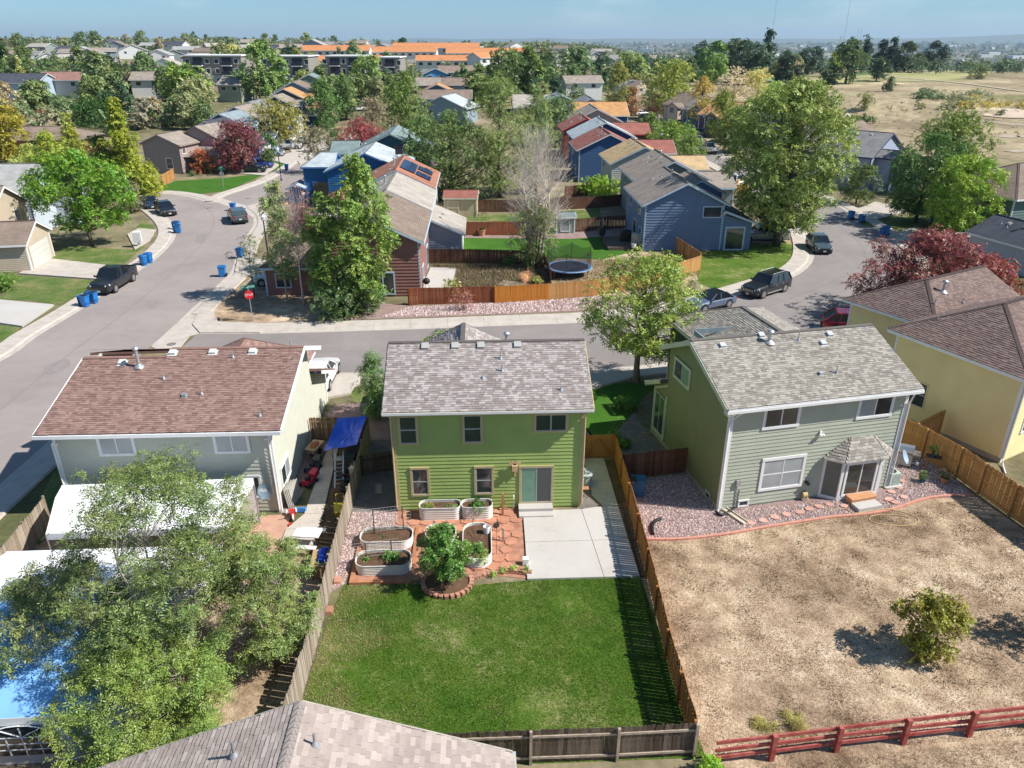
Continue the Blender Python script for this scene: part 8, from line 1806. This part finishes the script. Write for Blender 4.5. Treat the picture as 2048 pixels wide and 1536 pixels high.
pebbles('gravel',[tuple(p)[:2] for p in GP([(760,634),(1024,626),(1164,620),(1290,610),(1370,594),(1330,570),(1250,592),(1190,594),(990,607),(820,614)])],9000,.1,pk_,9,.014)
# ------------------------------------------------------------------ far houses, apartments, trees
fr_ = rng(77)
def far_house(label,px,py,w,d,rot,ze,wm,rm,ridge='x',tm=M_white,cat='house',group=None,pitch=.42,nwin=2):
 p = GT(px,py); t = thing('house',label,cat,(p.x,p.y,p.z),R(rot),group)
 x0,x1 = -w / 2,w / 2
 b = block(t,x0,x1,0,d,ze,ridge,pitch=pitch,ov=.5,rake=.4,wm=wm,rm=rm,tm=tm,mode='tex',corner=False,z0=-3)
 O,D = b['f']['S']
 for k in range(nwin): window(t,O,D,w * (k + .5) / nwin - .7,ze - 1.7,1.4,1.1,tm,'one','d',detail=False)
 return t
FH = [
 ('blue-walled house with mauve roofs at the far left edge',30,200,16,10,-8,4.6,W('palecyan',(.4,.5,.6)),R_char,'x'),
 ('house with a wide red-brown roof and cream front at far left',128,196,15,9,-6,5.0,Wpale,RT('dustyred',(.3,.17,.14)),'x'),
 ('white house with a garage below a grey gable at far left',298,196,9,9,4,5.2,Wwhite,R_tan,'x'),
 ('green house with a taupe roof in front of the apartments',462,205,7,8,-12,5.0,Wgreen,R_tan,'x'),
 ('low house with navy roof before the grey apartments',455,172,14,8,-8,3.4,Wgrey,R_char,'x'),
 ('small blue house with grey gable right of the dark green tree',872,178,8,8,6,5.0,W('skyblue',(.08,.3,.55)),R_grey,'y'),
 ('timber-gabled house with brown roof in the centre',915,172,13,9,12,5.0,Wbeige,R_brown,'x'),
 ('low house with taupe roof before the timber-gabled one',880,190,15,9,4,3.2,Wgrey,R_tan,'x'),
 ('grey-blue house with a plain side and small window in the centre',918,200,10,8,2,4.6,Wbg,R_brown,'x'),
 ('house with a teal gable under an orange edge in the centre',875,214,9,9,0,4.4,Wteal,R_or,'y'),
 ('mauve-roofed house with a low gable in the centre',890,228,15,9,0,4.2,Wgrey,R_brown,'x'),
 ('pale blue roofed house above the big elm',885,250,13,10,-18,4.2,Wbg,R_wht,'y'),
 ('house with white gable and blue trim near the golden tree',1085,178,7,8,4,5.0,W('ice',(.6,.68,.72)),R_grey,'y'),
 ('white-sided house with a broad grey roof and bay in the middle distance',1168,196,13,9,8,5.0,Wwhite,R_tan,'x'),
 ('pale blue house with grey gable left of the golden tree',1262,200,9,9,6,5.0,W('ice2',(.5,.6,.66)),R_tan,'y'),
 ('brown-roofed house right of the pale blue gable',1290,202,9,9,30,5.0,Wbeige,R_brown,'y'),
]
for f in FH: far_house(*f)
# grey three-storey apartment blocks with dark balcony bays
Wapt = W('apt_taupe',(.30,.275,.24)); Waptd = W('apt_dark',(.035,.04,.06)); Waptb = W('apt_blue',(.4,.5,.55))
def apartment(label,px,py,L,rot,n):
 p = GT(px,py); t = thing('apartment_block',label,'apartment block',(p.x,p.y,p.z),R(rot)); H = 9.4; Dp = 14
 mb = MB(); mb.box(-L / 2,0,-4,L / 2,Dp,H); mb.obj('wall',[Wapt],t); mb = MB(); mb.box(-L / 2 - .4,-.5,H,L / 2 + .4,Dp + .4,H + .35); mb.obj('roof',[M_white],t)
 mb = MB(); mb.box(-L / 2 - .02,-.12,-4,L / 2 + .02,-.004,3.0); mb.obj('ground_storey',[Waptb],t)
 for k in range(n):
  x = -L / 2 + L * (k + .5) / n
  mb = MB(); mb.box(x - 1.6,-.25,-4,x + 1.6,-.13,H - .4); mb.obj('balcony_bay',[Waptd],t)
  for s in range(3):
   mb = MB(); mb.box(x - 1.7,-1.5,.2 + s * 3.05,x + 1.7,-.26,.45 + s * 3.05); bl = mb.obj('balcony',[M_white],t); mb = MB(); mb.box(x - 1.7,-1.5,.46 + s * 3.05,x + 1.7,-1.44,1.4 + s * 3.05); mb.obj('railing',[Waptd],bl)
   for sx in (-3.6,3.2): window(t,(x,-.13),(1,0),sx - .6,1.0 + s * 3.05,1.3,1.4,M_white,'one','d',tw=.14,detail=False)
 return t
apartment('grey flat-roofed apartment block, the left one of the row',432,172,20,-4,2); apartment('grey flat-roofed apartment block in the middle of the row',578,173,15,-4,2)
apartment('grey apartment block right of the middle one, half hidden by trees',692,171,13,-4,2); apartment('darkest end of the grey apartment row near the centre',782,173,7,-4,1)
for i,(px,py,L,rot,h,lab) in enumerate(((695,150,46,0,6,'long orange-roofed building nearest the grey apartments'),(672,122,42,-2,6,'short orange-roofed building at the left of the orange group'),(800,124,46,-3,6,'orange-roofed terrace left of the tallest orange roof'),(872,122,54,-2,8,'tallest building of the orange-roofed group'),(975,126,52,0,6,'orange-roofed terrace at the right of the orange group'),(905,146,46,-2,6,'orange-roofed building before the tallest one'),(985,150,20,40,8,'orange roof with a white gable facing the camera'),(1065,142,34,35,6,'orange roof with a white gable farther right'))):
 p = GT(px,py); L = L * math.hypot(p.x,p.y) / 520; t = thing('apartment_block',lab,'apartment block',(p.x,p.y,p.z),R(rot)); dd = 13 * math.hypot(p.x,p.y) / 520
 b = block(t,-L / 2,L / 2,0,dd,h,'x',pitch=.42,ov=.6,rake=.5,wm=Wwhite,rm=R_orange2,mode='tex',corner=False,z0=-4)
 for k in range(int(L / 4.5)): window(t,(-L / 2,0),(1,0),1.5 + k * 4.5,h - 2.4,2.0,1.4,M_white,'one','d',detail=False)
# more houses on the ridge and beyond, each its own
KN = [(40,150),(92,140),(150,132),(205,138),(260,150),(330,140),(350,118),(205,108),(120,104),(268,112),(318,122),(430,96),(505,92),(560,112),(605,96),(650,92),(680,98),(790,96),(850,98),(925,96),(945,106),(1035,100),(1170,108),(1250,112),(1275,106),(1345,118),(1410,112),(1435,126),(1480,110),(1180,130),(1225,134),(1120,128),(1345,128),(1050,122),(60,116),(25,118),(98,122),(165,112),(180,120),(140,118),(232,100),(300,95),(345,98),(395,120),(410,108),(475,100),(548,100),(530,112),(585,104),(625,98),(712,94),(735,99),(825,105),(893,115),(905,103),(975,110),(1010,104),(1055,112),(1078,118),(1135,120),(1150,112),(1190,120),(1210,124),(1235,125),(1265,122),(1290,124),(1310,120),(1375,124),(1392,122),(1460,118),(1500,125),(1520,118),(1200,105),(1120,104),(1330,112),(370,104),(455,112),(640,108),(762,104),(20,132),(215,92),(75,104)]
cols_w = [Wwhite,Wpale,Wbeige,Wbg,Wwhite,Wgrey]; cols_r = [R_tan,R_brown,R_grey,R_beige,R_lgrey,R_char]
cw = ['white','off-white','beige','blue-grey','white','grey']; cr2 = ['tan','brown','grey','beige','pale grey','charcoal']
for i,(px,py) in enumerate(KN):
 a,b = fr_.randrange(6),fr_.randrange(6)
 zone = 'at the far left' if px < 250 else 'left of centre' if px < 650 else 'in the centre' if px < 1050 else 'right of centre' if px < 1350 else 'towards the golf park'
 far_house('distant %s house with %s roof on the wooded ridge %s' % (cw[a],cr2[b],zone),px,py + 6,fr_.uniform(11,17),9,fr_.uniform(-35,35),fr_.choice((3.2,4.8)),cols_w[a],cols_r[b],fr_.choice('xxy'),nwin=2,group='distant houses on the wooded ridge')
# red rail fences far left
def rail(label,a,b,z=None):
 p,q = GT(*a),GT(*b); t = thing('rail_fence',label,'fence',tuple(p)); L = (q - p); n = max(2,int(L.length / 3))
 for k in range(3): mb = MB(); mb.beam((0,0,.35 + k * .4),tuple(L + Vector((0,0,.35 + k * .4))),.06,.16); mb.obj('rail',[W_redrail],t)
 for k in range(n + 1): mb = MB(); mb.box(-.1,-.1,0,.1,.1,1.3); mb.obj('post',[W_redrail],t,loc=tuple(L * k / n))
rail('red three-rail fence beside the pale field at far left',(44,236),(118,224)); rail('red rail fence before the white garage house',(268,212),(308,211))
poly_patch('field',[tuple(GT(*p))[:2] for p in ((45,245),(110,232),(125,240),(60,262))],.3,M_lawn3)
# ---- pine and broadleaf trees of the park at right
PK = [('pine',1570,174,15,15,(.03,.045,.028),'dark pine at the left end of the park, nearest the scrub'),('pine',1660,170,9,14,(.045,.07,.035),'small round pine with its shadow on the pale grass'),('round',1690,168,22,19,(.06,.09,.035),'big dark broadleaf tree behind the small round pine'),('oval',1662,162,15,11,(.16,.19,.04),'yellow-green tree left of the big dark one in the park'),
      ('round',1680,135,26,26,(.09,.115,.04),'tall olive tree in the park treeline'),('cone',1725,140,24,17,(.045,.07,.05),'blue-grey spruce in the park treeline'),('cone',1755,145,20,15,(.03,.055,.045),'dark spruce right of the blue-grey one'),('cone',1778,145,22,15,(.04,.06,.045),'spruce at the middle of the park'),('oval',1762,138,20,14,(.11,.13,.04),'yellowish tree behind the dark spruces'),
      ('pine',1752,163,12,13,(.04,.06,.03),'round dark pine beside the footpath'),('round',1808,145,19,22,(.055,.075,.035),'wide round dark tree right of the spruces'),('round',1862,138,30,24,(.1,.13,.045),'tall olive-green tree rising above the park treeline'),('cone',1892,138,30,17,(.045,.07,.045),'tallest spruce of the park'),('pine',1862,142,19,22,(.04,.06,.045),'broad dark pine under the tall olive tree'),('cone',1912,137,25,15,(.04,.06,.045),'spruce right of the tallest one'),('pine',1932,139,20,19,(.035,.055,.04),'round dark pine toward the right border'),('cone',1962,134,24,18,(.035,.055,.04),'dark spruce toward the right border'),
      ('pine',1500,170,20,19,(.045,.07,.04),'dark pine left of the scrub at the park edge'),('pine',1470,165,22,20,(.06,.085,.045),'grey-green pine at the park edge'),('cone',1528,160,26,16,(.04,.07,.045),'dark spruce above the park edge'),('pine',1610,150,16,16,(.045,.07,.045),'grey pine behind the green shelter roof'),('pine',1625,148,17,15,(.04,.065,.045),'grey pine right of its twin behind the shelter'),('round',1430,160,20,22,(.1,.16,.04),'bright green broadleaf tree at the park edge'),('pine',1400,152,20,16,(.05,.08,.05),'dark tree left of the bright green one'),('pine',2000,138,18,26,(.05,.075,.045),'dark clump at the right border of the park'),('pine',2040,140,20,26,(.045,.07,.04),'last dark clump at the right border')]
lib = {}
def far_lib(kind,v):
 k = (kind,v)
 if k not in lib:
  h,w = 1.0,dict(round=.95,oval=.62,cone=.55,pine=.8,column=.35).get(kind,.8)
  lib[k] = far_tree_mesh({'pine': 'round'}.get(kind,kind),10.0,10.0 * w,3600,.5,500 + v * 7 + len(kind))
 return lib[k]
def far_tree(label,p,h,w,kind,v,colr,group=None):
 me = far_lib(kind,v); base_w = dict(round=9.5,oval=6.2,cone=5.5,pine=8,column=3.5).get(kind,8)
 o = link('tree',me,None,loc=p,rot=(0,0,fr_.uniform(0,6.28))); o.scale = (w / base_w,w / base_w,h / 10); o.color = c4([x * BR for x in colr]); tag(o,label,'tree',group); return o
for i,(kd,px,py,h,w,c,lab) in enumerate(PK):
 p = GT(px,py); s = .95; far_tree(lab,(p.x,p.y,p.z),h * s,w * s,kd,i % 3,c)
# paths and greens of the park
M_path = mat('sandy_path',(.5,.43,.32),.95,.1,.5); M_green = mat('park_green',(.13,.19,.06),.95,.25,.05); M_golf = mat('park_dry_green',(.35,.33,.14),.95,.25,.04)
def drape(name,pts,w,m,lift=.25):
 L_ = smooth_line([tuple(GT(*p))[:2] for p in pts],8); mb = MB(); vs = []
 for i,p in enumerate(L_):
  d = (L_[min(i + 1,len(L_) - 1)] - L_[max(0,i - 1)]).normalized(); n = Vector((d.y,-d.x,0)) * w / 2
  for s in (-1,1): q = p + n * s; vs.append((q.x,q.y,terr(q.x,q.y) + lift))
 mb.add(vs,[(2 * i,2 * i + 1,2 * i + 3,2 * i + 2) for i in range(len(L_) - 1)]); mb.obj(name,[m],kind='structure')
drape('footpath',[(1765,150),(1800,156),(1850,160),(1900,165),(1960,172),(2060,186)],2.2,M_path); drape('footpath',[(1790,164),(1830,163),(1862,160)],2.2,M_path); drape('footpath',[(1990,136),(2022,142)],4,M_path)
M_trk = mat('pale_track',(.40,.34,.245),.98,.2,.5); drape('dirt_track',[(1900,232),(1960,242),(2060,252)],2.5,M_trk,.08); drape('dirt_track',[(2005,275),(2030,272),(2060,275)],4,M_trk,.08); drape('dirt_track',[(2020,304),(2070,300)],3,M_trk,.08)
drape('park_lawn',[(1600,160),(1680,162),(1760,150),(1850,146),(1940,143),(2060,140)],34,M_golf,.12); drape('park_lawn',[(1605,153),(1680,152),(1760,144)],16,M_green,.2); drape('sandy_flat',[(1975,222),(2010,226),(2070,228)],14,mat('sand',(.55,.44,.33),.95,.1,.3),.2)
t = thing('park_shelter','small shelter with a green roof among the park pines','shelter',tuple(GT(1545,170)),R(10)); block(t,-3.2,3.2,0,4,2.2,'x',pitch=.3,ov=.4,rake=.4,wm=Wgrey,rm=mat('green_roof',(.03,.28,.14),.6),mode='tex',corner=False)
# scrub in the dip behind the mound
def scatter_stuff(name,centres,per,size,spread,hgt,col,seed,aspect=.7):
 rs = np.random.RandomState(seed); C = []; Rr = []
 for (x,y) in centres: C.append((x,y,terr(x,y) + hgt * .4)); Rr.append(spread * rs.uniform(.6,1.3))
 cc,A,B = leaf_arrays(np.array(C),np.array(Rr),per * len(C),size,aspect,rs,hgt / spread * .7,0,.3,.3); o = link(name,quads_mesh(name,cc,A,B,[LEAF]),None,kind='stuff'); o.color = c4([x * BR for x in col])
r = rng(33)
scatter_stuff('scrub',[tuple(GT(1840 + r.random() * 150,186 + r.random() * 34))[:2] for k in range(42)],130,.5,2.6,2.0,(.13,.14,.07),1); scatter_stuff('scrub',[tuple(GT(1825 + r.random() * 60,184 + r.random() * 18))[:2] for k in range(9)],160,.5,2.6,2.4,(.06,.09,.045),2)
scatter_stuff('scrub',[tuple(GT(1920 + r.random() * 130,198 + r.random() * 20))[:2] for k in range(14)],130,.5,2.4,1.8,(.26,.22,.06),3); scatter_stuff('scrub',[tuple(GT(1640 + r.random() * 400,195 + r.random() * 80))[:2] for k in range(260)],12,.28,.7,.35,(.15,.13,.07),4)
# ---- broadleaf suburb trees, each one a thing of its own
pal = [((.07,.105,.04),'green'),((.05,.085,.04),'dark green'),((.11,.14,.05),'olive green'),((.16,.17,.08),'pale olive'),((.24,.2,.12),'tan autumn'),((.2,.2,.06),'yellow-green'),((.04,.07,.04),'deep green')]
wts = [26,14,24,14,10,9,6]
def zone_tree(px,py,h=None,w=None,kd=None,grp='suburban trees of the middle distance',z='',cidx=None):
 p = GT(px,py); c,cn_ = pal[cidx] if cidx is not None else fr_.choices(pal,wts)[0]; kd = kd or fr_.choices(['round','oval','pine','cone','column'],[42,24,16,9,3])[0]
 h = h or fr_.uniform(7.5,13.5); w = w or h * dict(round=1.0,oval=.66,cone=.5,pine=.85,column=.35)[kd] * fr_.uniform(.85,1.15); j = fr_.uniform(.85,1.2)
 far_tree('%s %s tree %s' % (cn_,dict(round='rounded',oval='upright',cone='conical',pine='broad',column='slim')[kd],z),(p.x,p.y,p.z - .2),h,w,kd,fr_.randrange(3),tuple(x * j for x in c),grp)
for q in ((375,224,13,14,'round',(.12,.17,.035),'large bright green tree between the white garage house and the mauve house'),(532,204,17,15,'round',(.1,.15,.04),'large green tree in front of the grey apartments'),(212,214,15,12,'oval',(.11,.14,.06),'tall grey-green tree right of the red-brown roof at far left'),(78,222,8,10,'round',(.06,.1,.04),'round dark green tree between the two houses at far left'),(296,264,8,11,'round',(.16,.15,.1),'dusty grey-brown tree behind the golden pear'),(385,252,8,12,'round',(.09,.12,.045),'green tree immediately behind the mauve house roof'),(735,186,12,13,'round',(.12,.17,.045),'bright green tree right of the grey apartments'),(610,200,9,9,'round',(.15,.17,.05),'yellow-green tree at the right foot of the large green one'),(1055,190,15,13,'oval',(.09,.125,.035),'tall green tree left of the white-sided house'),(1012,200,16,14,'round',(.085,.12,.04),'full dark green tree left of the golden topped one'),(1150,165,15,17,'round',(.08,.12,.045),'wide green tree behind the white-sided house'),(1262,168,15,18,'round',(.13,.17,.045),'wide yellow-green tree right of centre'),(1330,168,12,15,'round',(.09,.13,.045),'green tree right of the wide yellow-green one'),(1425,172,15,14,'round',(.11,.17,.04),'green tree above the silvery bare one'),(648,222,8,8,'round',(.06,.1,.04),'dark tree above the far end of the left-hand row'),(960,215,12,10,'oval',(.1,.13,.04),'olive tree left of the far orange-tan roof')):
 p = GT(q[0],q[1]); far_tree(q[6],(p.x,p.y,p.z - .2),q[2],q[3],q[4],fr_.randrange(3),q[5])
NT = 0
BANDS = [  # px range, py range, count, place text
 ((0,420),(128,200),30,'in the wooded belt at the upper left'),((420,900),(112,166),22,'around the orange-roofed buildings'),((640,860),(176,222),10,'between the apartments and the side street'),((860,1320),(128,186),25,'in the belt right of centre'),((1040,1400),(186,232),7,'near the end of the right street'),((1320,1600),(128,170),18,'at the left edge of the park'),
 ((240,420),(196,270),7,'behind the mauve corner house'),((0,240),(200,262),6,'among the houses at the left edge')]
house_px = [(30,200,60,45),(128,196,60,45),(298,196,45,50),(436,172,75,45),(575,172,70,42),(720,172,60,40),(870,172,60,50),(900,228,70,30),(1168,196,60,45),(1265,200,40,40),(985,150,40,30),(680,240,70,12),(695,150,60,20),(885,128,130,24),(905,146,100,18)]
house_px += [(x,y + 12,20,20) for x,y in KN]
for (xa,xb),(ya,yb),cnt,ztxt in BANDS:
 k = 0; tries = 0
 while k < cnt and tries < cnt * 8:
  tries += 1; px = fr_.uniform(xa,xb); py = ya + (yb - ya) * fr_.random() ** 1.2; q = GT(px,py)
  # keep clear in front of houses one sees
  if any(abs(px - hx) < hw * .75 and hy - hh * .2 < py < hy + hh * .9 for hx,hy,hw,hh in house_px): continue
  if px > 1420 and py > 166: continue
  zone_tree(px,py,z=ztxt,h=fr_.uniform(8.5,13.5) if py < 170 else fr_.uniform(7,11)); k += 1; NT += 1
# the skyline belt on the ridge
for k in range(86):
 px = -30 + 1640 * (k + fr_.random()) / 86; py = fr_.choice((84,90,97,104,112)) + fr_.uniform(-3,3) + (8 if px > 1150 else 0)
 if px > 1400: py += 12
 if any(abs(px - hx) < 16 and hy - 10 < py < hy + 22 for hx,hy in KN): py = 82 + fr_.random() * 6
 zone_tree(px,py,z='in the belt along the skyline ridge',grp='trees along the skyline ridge',h=fr_.uniform(7.5,12))
# what cannot be counted: the wood mass of the ridge between the single trees, and the tree cover of the plain
HP = [(o.location.x,o.location.y) for o in bpy.data.objects if o.parent is None and o.get('category') in ('house','apartment block')]
def mass(name,n,rmin,rmax,amin,amax,size,hh,col,seed,per=60,cl=5.0,clear=0):
 rs = np.random.RandomState(seed); C = []
 while len(C) < n:
  r_ = math.sqrt(rs.uniform(rmin ** 2,rmax ** 2)); a = math.radians(rs.uniform(amin,amax)); x,y = r_ * math.sin(a),r_ * math.cos(a)
  if mnoise.noise(Vector((x * .004,y * .004,9))) < -.18: continue
  if clear and any(abs(x - a_) < clear and -clear < y - b_ < clear * .7 for a_,b_ in HP): continue
  C.append((x,y,terr(x,y) + hh * .45))
 C = np.array(C); cc,A,B = leaf_arrays(C,np.full(n,cl) * rs.uniform(.6,1.3,n),per * n,size,.8,rs,hh / cl * .55,0,.35,.5); o = link(name,quads_mesh(name,cc,A,B,[LEAF]),None,kind='stuff'); o.color = c4([x * BR for x in col])
mass('woods',330,560,1000,-42,14,1.3,6.5,(.065,.09,.045),11,per=130,cl=4,clear=14); mass('woods',250,560,980,-42,12,1.3,6.5,(.11,.12,.06),12,per=120,cl=4,clear=14); mass('woods',110,340,560,-42,0,.9,6,(.085,.11,.05),13,per=170,cl=3.5,clear=18); mass('woods',90,330,560,0,17,1.1,7,(.07,.1,.045),17,per=130,cl=4)
mass('woods',75,205,340,-44,-15,.6,6,(.075,.11,.045),21,per=420,cl=3.2,clear=17); mass('woods',45,215,340,-45,-14,.6,6,(.15,.15,.08),22,per=400,cl=3,clear=17); mass('woods',60,240,340,-14,13,.6,6,(.08,.11,.045),23,per=400,cl=3.2,clear=17)
mass('park_woods',110,470,640,13,36,.9,10,(.05,.075,.04),24,per=170,cl=5.0)
mass('woods',260,620,1000,12,36,1.4,8,(.05,.07,.04),14,per=110); mass('plain_woods',1500,1700,6500,0,40,9,9,(.05,.075,.045),15,per=14,cl=22); mass('plain_woods',900,6500,13000,0,40,26,14,(.05,.07,.05),16,per=10,cl=60)
# buildings of the distant town on the plain
for k in range(90):
 a = math.radians(fr_.uniform(3,36)); r_ = fr_.uniform(2600,9500); x,y = r_ * math.sin(a),r_ * math.cos(a); s = fr_.uniform(20,90) * (r_ / 4500) ** .4; hh = fr_.uniform(6,14) * (1 + r_ / 9000)
 mb = MB(); mb.box(-s / 2,-s / 4,-3,s / 2,s / 4,hh); mb.box(-s / 2,-s / 4,hh,s / 2,s / 4,hh + 1)
 o = mb.obj('distant_building',[fr_.choice((Wwhite,Wwhite,Wpale,Wbeige))],None,loc=(x,y,terr(x,y)),rot=(0,0,fr_.uniform(-.5,.5))); tag(o,'pale block of the distant town on the hazy plain','building','buildings of the distant town')
for (px,h,lab) in ((1683,90,'white tower block standing out on the horizon of the plain'),(1612,40,'low white works on the horizon left of the tower block')):
 p = G(px,79); d = Vector((p.x,p.y,0)).normalized() * 7000; mb = MB(); mb.box(-30,-15,-5,30,15,h * .4); mb.box(-9,-9,h * .4,9,9,h); tag(mb.obj('distant_building',[Wwhite],None,loc=(d.x,d.y,terr(d.x,d.y))),lab,'building')
# radio masts on the plain
for (px,h,lab) in ((1688,235,'tallest thin radio mast above the horizon right of centre'),(1543,225,'thin radio mast above the horizon left of the tallest'),(1714,115,'left one of the two short radio masts'),(1720,110,'right one of the two short radio masts'),(1490,90,'short mast far left on the plain')):
 p = G(px,79); d = Vector((p.x,p.y,0)).normalized() * 3300; z0 = terr(d.x,d.y); mb = MB(); mb.tube([(0,0,0),(0,0,h)],[.9,.7],4); tag(mb.obj('radio_mast',[M_galv],None,loc=(d.x,d.y,z0)),lab,'mast')
# low hills on the horizon
def hills():
 V = []; F = []; n = 80
 for k in range(n + 1):
  a = math.radians(-5 + 55 * k / n); h = 60 + 130 * ss((math.degrees(a) - 26) / 14) + 25 * mnoise.noise(Vector((k * .25,0,0))); r_ = 17000
  for j,(rr_,hh) in enumerate(((r_,-70),(r_ + 1500,h - 62),(r_ + 5000,-80))): V.append((rr_ * math.sin(a),rr_ * math.cos(a),hh))
 for k in range(n):
  for j in range(2): F.append((k * 3 + j,(k + 1) * 3 + j,(k + 1) * 3 + j + 1,k * 3 + j + 1))
 me = bpy.data.meshes.new('hills'); me.from_pydata(V,[],F); me.materials.append(mat('far_hills',(.1,.12,.07),1,.2,.0005)); link('hills',me,kind='structure')
hills()
# ------------------------------------------------------------------ haze
hb = MB(); hb.box(-32000,-31000,-90,32000,32000,262)
hzo = hb.obj('haze',[],None,kind='stuff'); hm = bpy.data.materials.new('haze'); hm.use_nodes = True; hn = hm.node_tree.nodes; hn.clear(); ho = hn.new('ShaderNodeOutputMaterial'); hv = hn.new('ShaderNodeVolumePrincipled')
hv.inputs['Density'].default_value = .00006; hv.inputs['Color'].default_value = (.62,.82,1,1); hv.inputs['Anisotropy'].default_value = .1
hm.node_tree.links.new(hv.outputs[0],ho.inputs['Volume']); hzo.data.materials.append(hm)
